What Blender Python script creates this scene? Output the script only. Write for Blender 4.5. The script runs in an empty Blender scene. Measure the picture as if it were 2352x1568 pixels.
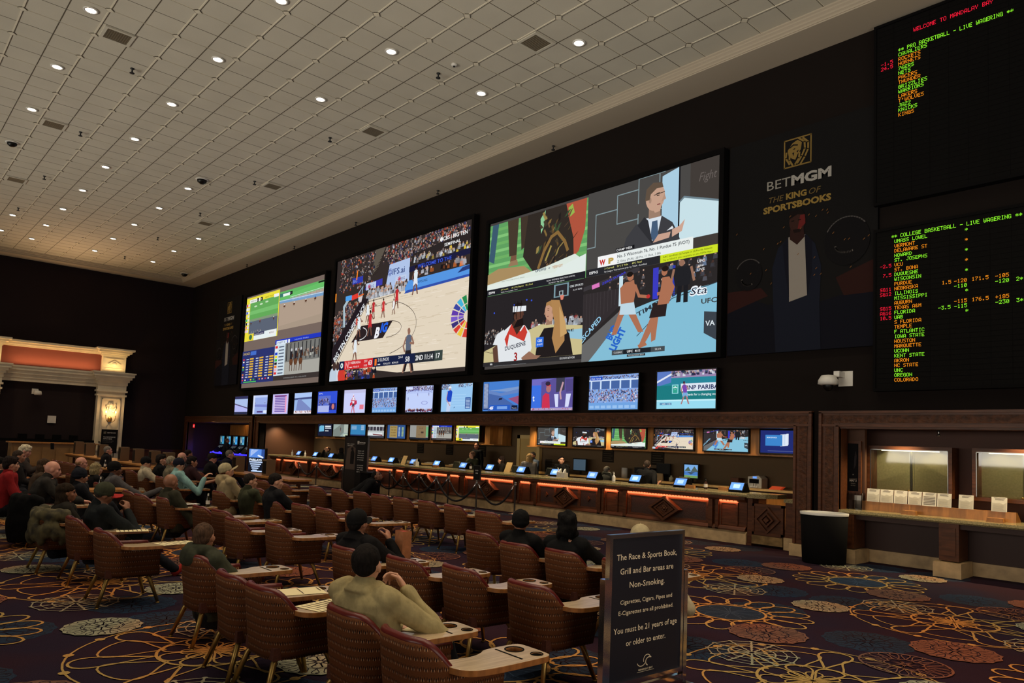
import bpy, math, random
import numpy as np
from mathutils import Vector, Matrix
random.seed(7)
# Everything is laid out in survey units (1 unit = S metres) and converted to metres at the end.
S = 0.8837
H = 2.15
scn = bpy.context.scene
COL = scn.collection
PI = math.pi
def sr(c):
    c = c/255.0
    return c/12.92 if c <= .04045 else ((c+.055)/1.055)**2.4
def rgb(*c):
    if len(c) == 1 and isinstance(c[0], str):
        h = c[0]; c = [int(h[i:i+2], 16) for i in (0, 2, 4)]
    elif len(c) == 1: c = c[0]
    return (sr(c[0]), sr(c[1]), sr(c[2]), 1.0)
# ------------------------------------------------------------- materials
MATS = {}
def mat(name, color=(.5,.5,.5,1), rough=.6, metal=0, var=None, bump=None, emis=None, estr=1, trans=0, stretch=(1,1,1), attr=None, spec=None, coat=0, c2=None):
    if name in MATS: return MATS[name]
    m = bpy.data.materials.new(name); m.use_nodes = True
    nt = m.node_tree; N = nt.nodes; L = nt.links
    b = N['Principled BSDF']
    b.inputs['Base Color'].default_value = color
    b.inputs['Roughness'].default_value = rough
    b.inputs['Metallic'].default_value = metal
    if spec is not None: b.inputs['Specular IOR Level'].default_value = spec
    if coat: b.inputs['Coat Weight'].default_value = coat
    if trans:
        b.inputs['Transmission Weight'].default_value = trans
    tc = mp = None
    if var or bump:
        tc = N.new('ShaderNodeTexCoord'); mp = N.new('ShaderNodeMapping'); mp.inputs['Scale'].default_value = stretch
        L.new(tc.outputs['Object'], mp.inputs['Vector'])
    if attr:
        a = N.new('ShaderNodeAttribute'); a.attribute_name = attr
        L.new(a.outputs['Color'], b.inputs['Base Color'])
    if var:
        nz = N.new('ShaderNodeTexNoise'); nz.inputs['Scale'].default_value = var[0]; nz.inputs['Detail'].default_value = 6
        L.new(mp.outputs[0], nz.inputs['Vector'])
        rp = N.new('ShaderNodeMix'); rp.data_type = 'RGBA'
        st = N.new('ShaderNodeMapRange'); st.inputs['From Min'].default_value = .35; st.inputs['From Max'].default_value = .65
        L.new(nz.outputs['Fac'], st.inputs['Value'])
        L.new(st.outputs[0], rp.inputs['Factor'])
        k = var[1]
        if attr:
            mx = N.new('ShaderNodeMix'); mx.data_type = 'RGBA'; mx.blend_type = 'MULTIPLY'; mx.inputs['Factor'].default_value = 1
            rp.inputs[6].default_value = (1-k,1-k,1-k,1); rp.inputs[7].default_value = (1,1,1,1)
            L.new(a.outputs['Color'], mx.inputs[6]); L.new(rp.outputs[2], mx.inputs[7]); L.new(mx.outputs[2], b.inputs['Base Color'])
        else:
            d = c2 or tuple(x*(1-k) for x in color[:3])+(1,)
            rp.inputs[6].default_value = d; rp.inputs[7].default_value = tuple(min(1, x*(1+k*.4)) for x in color[:3])+(1,)
            L.new(rp.outputs[2], b.inputs['Base Color'])
    if bump:
        nb = N.new('ShaderNodeTexNoise'); nb.inputs['Scale'].default_value = bump[0]; nb.inputs['Detail'].default_value = 4
        L.new(mp.outputs[0], nb.inputs['Vector'])
        bp = N.new('ShaderNodeBump'); bp.inputs['Strength'].default_value = bump[1]; bp.inputs['Distance'].default_value = bump[2] if len(bump) > 2 else .01
        L.new(nb.outputs['Fac'], bp.inputs['Height']); L.new(bp.outputs[0], b.inputs['Normal'])
    if emis:
        b.inputs['Emission Color'].default_value = emis; b.inputs['Emission Strength'].default_value = estr
    MATS[name] = m
    return m
def emat(name, strength):
    if name in MATS: return MATS[name]
    m = bpy.data.materials.new(name); m.use_nodes = True
    nt = m.node_tree; N = nt.nodes; L = nt.links
    for n in list(N): N.remove(n)
    o = N.new('ShaderNodeOutputMaterial'); e = N.new('ShaderNodeEmission'); a = N.new('ShaderNodeAttribute'); a.attribute_name = 'Col'
    e.inputs['Strength'].default_value = strength
    L.new(a.outputs['Color'], e.inputs['Color']); L.new(e.outputs[0], o.inputs['Surface'])
    MATS[name] = m
    return m
M = {}
M['wall'] = mat('dark_wall_paint', rgb(22,16,14), .9,spec=.15, var=(.5,.12), bump=(60,.15,.004))
M['wall_left'] = mat('plum_wall_paint', rgb(38,29,32), .9,spec=.2, var=(.4,.12), bump=(60,.15,.004))
M['wood'] = mat('mahogany', rgb(86,48,26), .42,spec=.3, var=(3,.35), stretch=(1,8,8), bump=(30,.1,.003))
M['woodx'] = mat('mahogany_carved', rgb(80,46,26), .5,spec=.25, var=(9,.5), bump=(14,.9,.02), stretch=(1,1.5,1.5))
M['woodp'] = mat('mahogany_woven_panel', rgb(52,29,19), .5, var=(40,.4), bump=(45,.8,.008))
M['oak'] = mat('golden_oak', rgb(176,118,58), .4, var=(2.5,.25), stretch=(6,6,1))
M['stone'] = mat('travertine_base', rgb(196,164,120), .5, var=(5,.25), bump=(20,.1,.003))
M['cream'] = mat('cream_plaster', rgb(224,212,186), .6, var=(3,.08))
M['granite'] = mat('olive_granite', rgb(152,138,98), .18, var=(60,.5))
M['black'] = mat('black_plastic', rgb(10,9,9), .4, spec=.3)
M['blackm'] = mat('matte_black', rgb(7,6,7), .8, spec=.1)
M['chrome'] = mat('chrome', rgb(235,235,242), .14, 1)
M['steel'] = mat('brushed_steel', rgb(150,148,145), .3, 1)
M['brass'] = mat('brass', rgb(190,156,92), .4, 1, var=(20,.2))
M['white'] = mat('white_plastic', rgb(215,212,205), .45)
M['paper'] = mat('printed_paper', rgb(222,214,190), .8, attr=None)
M['tile'] = mat('ceiling_tile', rgb(196,190,174), .9, var=(1.2,.05), bump=(45,.25,.006))
M['tileline'] = mat('ceiling_joint', rgb(88,80,66), .9)
M['tilehi'] = mat('ceiling_cap_lit_rib', rgb(216,208,188), .8)  # grid caps, and rib strips painted paler for their lit edge
M['soffit'] = mat('soffit_plaster', rgb(176,164,146), .85)
M['velvet'] = mat('black_velvet_rope', rgb(22,17,20), .95)
M['attr'] = mat('printed_colour', (.5,.5,.5,1), .8, attr='Col', spec=.12)
M['attrg'] = mat('printed_colour_satin', (.5,.5,.5,1), .45, attr='Col')
# carpet: pattern colours come from the pile colour attribute, plus soft dye mottling
def carpet():
    m = bpy.data.materials.new('patterned_carpet'); m.use_nodes = True
    nt = m.node_tree; N = nt.nodes; L = nt.links; b = N['Principled BSDF']
    b.inputs['Roughness'].default_value = .95; b.inputs['Specular IOR Level'].default_value = .1
    a = N.new('ShaderNodeAttribute'); a.attribute_name = 'Col'
    tc = N.new('ShaderNodeTexCoord')
    nz = N.new('ShaderNodeTexNoise'); nz.inputs['Scale'].default_value = 120; nz.inputs['Detail'].default_value = 3
    L.new(tc.outputs['Object'], nz.inputs['Vector'])
    n2 = N.new('ShaderNodeTexNoise'); n2.inputs['Scale'].default_value = .55; n2.inputs['Detail'].default_value = 2
    L.new(tc.outputs['Object'], n2.inputs['Vector'])
    mr = N.new('ShaderNodeMapRange'); mr.inputs['From Min'].default_value = .3; mr.inputs['From Max'].default_value = .7; mr.inputs['To Min'].default_value = .7; mr.inputs['To Max'].default_value = 1.2
    L.new(nz.outputs['Fac'], mr.inputs['Value'])
    hue = N.new('ShaderNodeMix'); hue.data_type = 'RGBA'; hue.inputs[6].default_value = (1.15,.85,.9,1); hue.inputs[7].default_value = (.75,.95,1.35,1)
    st = N.new('ShaderNodeMapRange'); st.inputs['From Min'].default_value = .42; st.inputs['From Max'].default_value = .58
    L.new(n2.outputs['Fac'], st.inputs['Value']); L.new(st.outputs[0], hue.inputs['Factor'])
    mx = N.new('ShaderNodeMix'); mx.data_type = 'RGBA'; mx.blend_type = 'MULTIPLY'; mx.inputs['Factor'].default_value = 1
    L.new(a.outputs['Color'], mx.inputs[6]); L.new(hue.outputs[2], mx.inputs[7])
    m2 = N.new('ShaderNodeVectorMath'); m2.operation = 'SCALE'
    L.new(mx.outputs[2], m2.inputs[0]); L.new(mr.outputs[0], m2.inputs['Scale']); L.new(m2.outputs[0], b.inputs['Base Color'])
    bp = N.new('ShaderNodeBump'); bp.inputs['Strength'].default_value = .5; bp.inputs['Distance'].default_value = .01
    L.new(nz.outputs['Fac'], bp.inputs['Height']); L.new(bp.outputs[0], b.inputs['Normal'])
    return m
M['carpet'] = carpet()
# chair upholstery: small woven motifs laid out on UVs in metres
def upholstery(name, base, dark, light):
    m = bpy.data.materials.new(name); m.use_nodes = True
    nt = m.node_tree; N = nt.nodes; L = nt.links; b = N['Principled BSDF']
    b.inputs['Roughness'].default_value = .8; b.inputs['Specular IOR Level'].default_value = .25
    uv = N.new('ShaderNodeTexCoord')
    def dots(off, rx, ry, sc):
        mp = N.new('ShaderNodeMapping'); mp.inputs['Scale'].default_value = (sc, sc*.72, 1); mp.inputs['Location'].default_value = (off[0], off[1], 0)
        L.new(uv.outputs['UV'], mp.inputs['Vector'])
        sp = N.new('ShaderNodeSeparateXYZ'); L.new(mp.outputs[0], sp.inputs[0])
        # stagger every other row
        fl = N.new('ShaderNodeMath'); fl.operation = 'FLOOR'; L.new(sp.outputs['Y'], fl.inputs[0])
        md = N.new('ShaderNodeMath'); md.operation = 'MULTIPLY'; md.inputs[1].default_value = .5; L.new(fl.outputs[0], md.inputs[0])
        ad = N.new('ShaderNodeMath'); ad.operation = 'ADD'; L.new(sp.outputs['X'], ad.inputs[0]); L.new(md.outputs[0], ad.inputs[1])
        out = []
        for src, r in ((ad.outputs[0], rx), (sp.outputs['Y'], ry)):
            fr = N.new('ShaderNodeMath'); fr.operation = 'FRACT'; L.new(src, fr.inputs[0])
            sb = N.new('ShaderNodeMath'); sb.operation = 'SUBTRACT'; sb.inputs[1].default_value = .5; L.new(fr.outputs[0], sb.inputs[0])
            dv = N.new('ShaderNodeMath'); dv.operation = 'DIVIDE'; dv.inputs[1].default_value = r; L.new(sb.outputs[0], dv.inputs[0])
            pw = N.new('ShaderNodeMath'); pw.operation = 'POWER'; pw.inputs[1].default_value = 2; L.new(dv.outputs[0], pw.inputs[0])
            out.append(pw)
        s = N.new('ShaderNodeMath'); s.operation = 'ADD'; L.new(out[0].outputs[0], s.inputs[0]); L.new(out[1].outputs[0], s.inputs[1])
        lt = N.new('ShaderNodeMath'); lt.operation = 'LESS_THAN'; lt.inputs[1].default_value = 1; L.new(s.outputs[0], lt.inputs[0])
        return lt.outputs[0]
    nz = N.new('ShaderNodeTexNoise'); nz.inputs['Scale'].default_value = 260; L.new(uv.outputs['UV'], nz.inputs['Vector'])
    c0 = N.new('ShaderNodeMix'); c0.data_type = 'RGBA'; c0.inputs[6].default_value = tuple(x*.6 for x in base[:3])+(1,); c0.inputs[7].default_value = tuple(x*1.3 for x in base[:3])+(1,)
    L.new(nz.outputs['Fac'], c0.inputs['Factor'])
    cur = c0.outputs[2]
    for off, rx, ry, sc, c in (((0,0), .095, .19, 22, dark), ((.19,.06), .075, .14, 22, light), ((-.19,.06), .075, .14, 22, light), ((.32,-.12), .06, .19, 22, dark), ((-.32,-.12), .06, .19, 22, dark)):
        mx = N.new('ShaderNodeMix'); mx.data_type = 'RGBA'; L.new(dots(off, rx, ry, sc), mx.inputs['Factor']); L.new(cur, mx.inputs[6]); mx.inputs[7].default_value = c
        cur = mx.outputs[2]
    L.new(cur, b.inputs['Base Color'])
    bp = N.new('ShaderNodeBump'); bp.inputs['Strength'].default_value = .3; bp.inputs['Distance'].default_value = .004
    L.new(nz.outputs['Fac'], bp.inputs['Height']); L.new(bp.outputs[0], b.inputs['Normal'])
    return m
M['fabric'] = upholstery('woven_rust_upholstery', rgb(100,56,26), rgb(34,17,12), rgb(156,116,88))
M['piping'] = mat('maroon_vinyl_roll', rgb(96,26,22), .35, var=(6,.2))
M['seatf'] = mat('seat_velour', rgb(86,42,28), .85, var=(80,.3))
M['laminate'] = mat('pale_wood_laminate', rgb(192,168,136), .2, var=(4,.2), stretch=(14,1,1))
M['woodedge'] = mat('oak_edge', rgb(168,108,56), .35, var=(6,.3), stretch=(4,4,1))
# ------------------------------------------------------------- mesh builder
class MB:
    def __init__(s): s.v=[]; s.f=[]; s.m=[]; s.c=[]; s.uv=None; s.sm=[]
    def add(s, vs, fs, m=0, c=None, smooth=False):
        o = len(s.v); s.v.extend([tuple(p) for p in vs])
        for f in fs:
            s.f.append(tuple(i+o for i in f)); s.m.append(m); s.c.append(c); s.sm.append(smooth)
        return o
    def box(s, x0, y0, z0, x1, y1, z1, m=0, c=None):
        if x0>x1: x0,x1=x1,x0
        if y0>y1: y0,y1=y1,y0
        if z0>z1: z0,z1=z1,z0
        s.add([(x0,y0,z0),(x1,y0,z0),(x1,y1,z0),(x0,y1,z0),(x0,y0,z1),(x1,y0,z1),(x1,y1,z1),(x0,y1,z1)],
              [(0,3,2,1),(4,5,6,7),(0,1,5,4),(1,2,6,5),(2,3,7,6),(3,0,4,7)], m, c)
    def prism(s, pts, axis, a, b, m=0, c=None, smooth=False):
        # pts 2D polygon; axis 'x': pts=(y,z) 'y': pts=(x,z) 'z': pts=(x,y)
        def P(p, t):
            return (t,p[0],p[1]) if axis=='x' else ((p[0],t,p[1]) if axis=='y' else (p[0],p[1],t))
        n = len(pts); vs=[P(p,a) for p in pts]+[P(p,b) for p in pts]
        fs=[tuple(range(n))[::-1], tuple(range(n,2*n))]
        o = s.add(vs, fs, m, c)
        for i in range(n):
            j=(i+1)%n; s.f.append((o+i,o+j,o+n+j,o+n+i)); s.m.append(m); s.c.append(c); s.sm.append(smooth)
    def lathe(s, prof, c=(0,0,0), n=16, m=0, col=None, axis='z', smooth=True, cap=True):
        vs=[]; 
        for r,z in prof:
            for k in range(n):
                a=2*PI*k/n; x,y=r*math.cos(a),r*math.sin(a)
                p={'z':(x,y,z),'y':(x,z,y),'x':(z,x,y)}[axis]
                vs.append((c[0]+p[0],c[1]+p[1],c[2]+p[2]))
        fs=[]
        for i in range(len(prof)-1):
            for k in range(n):
                fs.append((i*n+k,i*n+(k+1)%n,(i+1)*n+(k+1)%n,(i+1)*n+k))
        fs2=[tuple(range(n))[::-1], tuple(range((len(prof)-1)*n,len(prof)*n))]
        o=s.add(vs,fs,m,col,smooth)
        for f in (fs2 if cap else []): s.f.append(tuple(i+o for i in f)); s.m.append(m); s.c.append(col); s.sm.append(False)
    def tube(s, pts, r, n=8, m=0, c=None, flat=None, closed=False):
        pts=[Vector(p) for p in pts]; k=len(pts); rs = r if isinstance(r,(list,tuple)) else [r]*k
        vs=[]; up=None
        for i,p in enumerate(pts):
            if closed: t=pts[(i+1)%k]-pts[i-1]
            else: t=pts[min(i+1,k-1)]-pts[max(i-1,0)]
            t.normalize()
            if up is None:
                up=Vector((0,0,1)) if abs(t.z)<.9 else Vector((1,0,0))
            a=t.cross(up); 
            if a.length<1e-5: a=t.orthogonal()
            a.normalize(); b=a.cross(t); b.normalize(); up=b
            for q in range(n):
                an=2*PI*q/n
                fa,fb=(flat if flat else (1,1))
                vs.append(tuple(p+a*(math.cos(an)*rs[i]*fa)+b*(math.sin(an)*rs[i]*fb)))
        fs=[]
        for i in range(k if closed else k-1):
            for q in range(n):
                j=(i+1)%k
                fs.append((i*n+q,i*n+(q+1)%n,j*n+(q+1)%n,j*n+q))
        if not closed: fs+= [tuple(range(n))[::-1],tuple(range((k-1)*n,k*n))]
        s.add(vs,fs,m,c,True)
    def ell(s, c, r, n=12, k=8, m=0, col=None, R=None):
        vs=[];fs=[]
        for i in range(k+1):
            th=PI*i/k
            for j in range(n):
                ph=2*PI*j/n
                p=Vector((r[0]*math.sin(th)*math.cos(ph), r[1]*math.sin(th)*math.sin(ph), r[2]*math.cos(th)))
                if R is not None: p=R@p
                vs.append((c[0]+p.x,c[1]+p.y,c[2]+p.z))
        for i in range(k):
            for j in range(n):
                a=i*n+j;b=i*n+(j+1)%n
                if i==0: fs.append((a,a+n,b+n))
                elif i==k-1: fs.append((a,a+n,b))
                else: fs.append((a,a+n,b+n,b))
        s.add(vs,fs,m,col,True)
def build(name, mb, mats, parent=None, loc=(0,0,0), rot=None, smooth=None, colattr=False, struct=False):
    me = bpy.data.meshes.new(name); me.from_pydata(mb.v, [], mb.f); 
    mats = mats if isinstance(mats,(list,tuple)) else [mats]
    for m in mats: me.materials.append(M[m] if isinstance(m,str) else m)
    me.polygons.foreach_set('material_index', mb.m)
    me.polygons.foreach_set('use_smooth', mb.sm if smooth is None else [smooth]*len(mb.f))
    if colattr or any(c is not None for c in mb.c[:1]):
        a = me.color_attributes.new('Col','FLOAT_COLOR','CORNER')
        tot = [len(f) for f in mb.f]
        cc = np.array([c if c is not None else (.5,.5,.5,1) for c in mb.c], dtype=np.float32)
        a.data.foreach_set('color', np.repeat(cc, tot, axis=0).ravel())
    if mb.uv is not None:
        u = me.uv_layers.new(name='UVMap')
        idx = np.zeros(len(me.loops), dtype=np.int32); me.loops.foreach_get('vertex_index', idx)
        u.data.foreach_set('uv', np.array(mb.uv, dtype=np.float32)[idx].ravel())
    me.update()
    o = bpy.data.objects.new(name, me); COL.objects.link(o); o.location = loc
    if rot: o.rotation_euler = rot
    if parent: o.parent = parent
    if struct: o['kind'] = 'structure'
    return o
def thing(name, label, cat, loc=(0,0,0), rz=0, group=None):
    o = bpy.data.objects.new(name, None); COL.objects.link(o); o.location = loc; o.rotation_euler = (0,0,rz)
    o.empty_display_size = .1
    return tag(o, label, cat, group)
def tag(o, label, cat, group=None):
    o['label'] = label; o['category'] = cat
    if group: o['group'] = group
    return o
def copy_tree(o, parent=None):
    c = o.copy(); COL.objects.link(c); c.parent = parent
    for ch in list(o.children): copy_tree(ch, c)
    return c
def rot2(x, y, a): return (x*math.cos(a)-y*math.sin(a), x*math.sin(a)+y*math.cos(a))
# ------------------------------------------------------------- flat pictures (screens, posters, signs)
_TX = {}
def text_geo(s, bold=0, shear=0):
    key = (s, bold, shear)
    if key in _TX: return _TX[key]
    cu = bpy.data.curves.new('t', 'FONT'); cu.body = s; cu.size = 1; cu.offset = bold; cu.shear = shear; cu.resolution_u = 2
    cu.fill_mode = 'FRONT'
    o = bpy.data.objects.new('t', cu); COL.objects.link(o)
    dg = bpy.context.evaluated_depsgraph_get(); dg.update()
    me = bpy.data.meshes.new_from_object(o.evaluated_get(dg))
    vs = [tuple(v.co) for v in me.vertices]; fs = [tuple(p.vertices) for p in me.polygons]
    bpy.data.objects.remove(o); bpy.data.curves.remove(cu); bpy.data.meshes.remove(me)
    if vs:
        xs=[v[0] for v in vs]; x0=min(xs); vs=[(v[0]-x0,v[1]) for v in vs]; w=max(v[0] for v in vs)
    else: w=0
    _TX[key] = (vs, fs, w)
    return _TX[key]
CAPH = .7
class Pic:
    """flat artwork in picture coordinates: x 0..w, y 0..h (units), clipped to the rectangle"""
    def __init__(s, w, h, step=.0006): s.w=w; s.h=h; s.mb=MB(); s.d=0; s.step=step; s.hold=False; s.view=(0,0,w,h)
    def sub(s, x0, y0, x1, y1): s.view=(x0*s.w,y0*s.h,x1*s.w,y1*s.h)
    def full(s): s.view=(0,0,s.w,s.h)
    def up(s):
        if not s.hold: s.d += s.step
    def _clip(s, pts):
        x0,y0,x1,y1=s.view
        for ax,lim,sg in ((0,x0,1),(0,x1,-1),(1,y0,1),(1,y1,-1)):
            out=[]; n=len(pts)
            for i in range(n):
                a=pts[i]; b=pts[(i+1)%n]; da=(a[ax]-lim)*sg; db=(b[ax]-lim)*sg
                if da>=0: out.append(a)
                if da*db<0:
                    t=da/(da-db); out.append((a[0]+(b[0]-a[0])*t, a[1]+(b[1]-a[1])*t))
            pts=out
            if len(pts)<3: return []
        return pts
    def P(s, p):
        x0,y0,x1,y1=s.view; return (x0+p[0]*(x1-x0), y0+p[1]*(y1-y0))
    def poly(s, pts, c, raw=False):
        s.up()
        q=pts if raw else [s.P(p) for p in pts]
        if s.view != (0,0,s.w,s.h) or not raw: q=s._clip(q)
        if len(q)<3: return
        s.mb.add([(x,-s.d,y) for x,y in q],[tuple(range(len(q)))],0,c if isinstance(c,tuple) and len(c)==4 else rgb(c))
    def rect(s,x0,y0,x1,y1,c): s.poly([(x0,y0),(x1,y0),(x1,y1),(x0,y1)],c)
    def ell(s,cx,cy,rx,ry,c,n=12): s.poly([(cx+rx*math.cos(2*PI*k/n),cy+ry*math.sin(2*PI*k/n)) for k in range(n)],c)
    def line(s,pts,w,c):
        # w in fraction of view height; each segment one quad
        x0,y0,x1,y1=s.view; W=w*(y1-y0)/2; q=[s.P(p) for p in pts]; s.up(); h=s.hold; s.hold=True
        for a,b in zip(q,q[1:]):
            dx,dy=b[0]-a[0],b[1]-a[1]; l=math.hypot(dx,dy) or 1; nx,ny=-dy/l*W,dx/l*W; ex,ey=dx/l*W*.5,dy/l*W*.5
            r=s._clip([(a[0]+nx-ex,a[1]+ny-ey),(a[0]-nx-ex,a[1]-ny-ey),(b[0]-nx+ex,b[1]-ny+ey),(b[0]+nx+ex,b[1]+ny+ey)])
            if len(r)>2: s.mb.add([(x,-s.d,y) for x,y in r],[tuple(range(len(r)))],0,rgb(c))
        s.hold=h
    def arc(s,cx,cy,rx,ry,a0,a1,w,c,n=16): s.line([(cx+rx*math.cos(math.radians(a0+(a1-a0)*k/n)),cy+ry*math.sin(math.radians(a0+(a1-a0)*k/n))) for k in range(n+1)],w,c)
    def text(s,t,x,y,h,c,wid=None,al='l',bold=0,shear=0,rot=0,skew=0):
        """h = capital height as fraction of view height; wid = width as fraction of view width"""
        vs,fs,w=text_geo(t,bold,shear)
        if not vs: return
        x0,y0,x1,y1=s.view; k=h*(y1-y0)/CAPH; kx=k if wid is None else wid*(x1-x0)/w
        ox={'l':0,'c':-.5,'r':-1}[al]*w*kx
        s.up(); bx,by=s.P((x,y)); out=[]
        for vx,vy in vs:
            px,py=vx*kx+ox,vy*k
            px+=py*skew
            if rot: px,py=rot2(px,py,rot)
            out.append((bx+px,by+py))
        for f in fs:
            r=[out[i] for i in f]; 
            r=s._clip(r)
            if len(r)>2: s.mb.add([(a,-s.d,b) for a,b in r],[tuple(range(len(r)))],0,rgb(c))
    def obj(s,name,material,parent,loc=(0,0,0),rot=None):
        return build(name,s.mb,[material],parent,loc,rot,smooth=False,colattr=True)
# ============================================================= SETTING
XL, XR, YW, YB, ZC, ZS = -47.8, 6.0, 15.5, -7.0, 11.6, 11.36
# ---- floor with woven medallion pattern (all one carpet)
F = MB()
C_BASE = rgb(44,27,36); C_GOLD = rgb(196,146,74); C_CREAM = rgb(168,150,108); C_COP = rgb(128,84,60); C_BLUE = rgb(40,50,60); C_DK = rgb(40,28,32); C_LB = rgb(66,80,90)
F.box(XL-.2, YB, -.3, XR, YW+3.2, 0, 0, C_BASE)
def ring(cx, cy, r0, r1, z, c, n=32, ex=1, rot=0):
    vs=[]
    for k in range(n):
        a=2*PI*k/n; ca,sa=math.cos(a),math.sin(a)
        for r in (r0,r1):
            x,y=rot2(ca*r*ex, sa*r, rot); vs.append((cx+x,cy+y,z))
    F.add(vs,[(2*k,2*k+1,(2*k+3)%(2*n),(2*k+2)%(2*n)) for k in range(n)],0,c)
def disc(cx, cy, r, z, c, n=20, scal=0):
    F.add([(cx+(r*(1+scal*math.cos(k*PI)))*math.cos(2*PI*k/n),cy+(r*(1+scal*math.cos(k*PI)))*math.sin(2*PI*k/n),z) for k in range(n)],[tuple(range(n))],0,c)
def ribbon(pts, w, z, c):
    n=len(pts); vs=[]
    for i,(x,y) in enumerate(pts):
        a=pts[max(i-1,0)]; b=pts[min(i+1,n-1)]; dx,dy=b[0]-a[0],b[1]-a[1]; l=math.hypot(dx,dy) or 1
        ww = w if not isinstance(w,(list,tuple)) else w[i]
        vs += [(x-dy/l*ww/2,y+dx/l*ww/2,z),(x+dy/l*ww/2,y-dx/l*ww/2,z)]
    F.add(vs,[(2*i,2*i+1,2*i+3,2*i+2) for i in range(n-1)],0,c)
def petal(cx, cy, a, r0, r1, wd, w, z, c, n=9):
    pts=[]
    for k in range(2*n+1):
        t=k/(2*n); u=math.sin(PI*t); s=r0+(r1-r0)*(u**.8); off=math.sin(2*PI*t)*wd
        pts.append((cx+math.cos(a)*s-math.sin(a)*off, cy+math.sin(a)*s+math.cos(a)*off))
    ribbon(pts, w, z, c)
def medA(cx, cy, hi, ph=0):     # great wheel with petals
    n=14; w=.026
    ring(cx,cy,1.27,1.29,.006,C_GOLD,48 if hi else 28)
    for k in range(n):
        a=2*PI*k/n+ph
        if k%2==0: petal(cx,cy,a,.52,1.24,.17,w,.0065,C_GOLD,8 if hi else 4)
        else:
            petal(cx,cy,a,.46,1.05,.3,w*.8,.007,C_GOLD,8 if hi else 4)
        disc(cx+1.28*math.cos(a+.2),cy+1.28*math.sin(a+.2),.05,.0075,C_GOLD,8)
    ring(cx,cy,.5,.53,.008,C_GOLD,28)
    for k in range(8): petal(cx,cy,2*PI*k/8+ph,.04,.5,.13,w*.85,.0085,C_GOLD,7 if hi else 4)
    if hi:
        for k in range(8): petal(cx,cy,2*PI*(k+.5)/8+ph,.02,.3,.08,w*.7,.009,C_GOLD,6)
def medB(cx, cy, hi):           # ring of overlapping loops round a blue heart
    disc(cx,cy,.46,.004,C_BLUE,28)
    if hi:
        for k in range(7): petal(cx,cy,2*PI*k/7,.02,.42,.1,.012,.0045,C_LB,5)
    ring(cx,cy,.45,.485,.006,C_GOLD,28)
    for k in range(16):
        a=2*PI*k/16; x,y=cx+.79*math.cos(a),cy+.79*math.sin(a)
        vs=[]; ringpts=[]
        for j in range(17 if hi else 11):
            t=2*PI*j/(16 if hi else 10); px,py=rot2(math.cos(t)*.27,math.sin(t)*.17,a); ringpts.append((x+px,y+py))
        ribbon(ringpts,.028,.007+.0002*(k%2),C_GOLD)
        ribbon([(cx+.49*math.cos(a),cy+.49*math.sin(a)),(cx+.56*math.cos(a),cy+.56*math.sin(a))],.05,.0078,C_GOLD)
def medF(cx, cy, hi, c=None):   # beaded web
    c=c or C_CREAM; R=.47
    for k in range(12):
        a=2*PI*k/12; ribbon([(cx+.03*math.cos(a),cy+.03*math.sin(a)),(cx+R*math.cos(a),cy+R*math.sin(a))],.02,.0095,c)
        if hi:
            for r in (.14,.22,.3,.38): disc(cx+r*math.cos(a),cy+r*math.sin(a),.02,.0102,c,6)
        disc(cx+R*math.cos(a),cy+R*math.sin(a),.026,.0104,c,6)
        b=a+2*PI/12; ribbon([(cx+R*math.cos(a),cy+R*math.sin(a)),(cx+R*.97*math.cos((a+b)/2),cy+R*.97*math.sin((a+b)/2)),(cx+R*math.cos(b),cy+R*math.sin(b))],.015,.0098,c)
    ring(cx,cy,.24,.258,.0106,c,24); ring(cx,cy,.36,.372,.0108,c,24)
def lace(cx, cy, R, c, d, hi, seed, z=.010):
    rr=random.Random(seed); disc(cx,cy,R,z,c,28,.03)
    if not hi:
        ring(cx,cy,R*.45,R*.52,z+.0006,d,16); ring(cx,cy,R*.76,R*.8,z+.0006,d,20); return
    for k in range(10): petal(cx,cy,2*PI*k/10,.03,R*.5,R*.13,.013,z+.0006,d,5)
    ring(cx,cy,R*.52,R*.55,z+.0008,d,24)
    for k in range(18): petal(cx,cy,2*PI*k/18+.1,R*.56,R*.94,R*.09,.011,z+.001,d,5)
    for k in range(34):
        a=rr.uniform(0,2*PI); r=R*rr.uniform(.1,.9); disc(cx+r*math.cos(a),cy+r*math.sin(a),.012,z+.0012,d,5)
def medC(cx,cy,hi,s=0): lace(cx,cy,.46,C_COP,C_DK,hi,s,.0115)
def medD(cx,cy,hi,s=0): lace(cx,cy,.39,C_CREAM,C_DK,hi,s,.0122)
def medE(cx,cy,hi,s=0): lace(cx,cy,.5,C_BLUE,C_DK,hi,s,.002)
def medG(cx,cy,hi):             # copper rosette, open work
    ring(cx,cy,.43,.452,.0128,C_COP,28)
    for k in range(20): petal(cx,cy,2*PI*k/20,.2,.43,.045,.012,.013,C_COP,5 if hi else 2)
    for k in range(7): petal(cx,cy,2*PI*k/7,.02,.2,.07,.016,.0133,C_COP,5 if hi else 3)
PX = PY = 4.15
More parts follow.
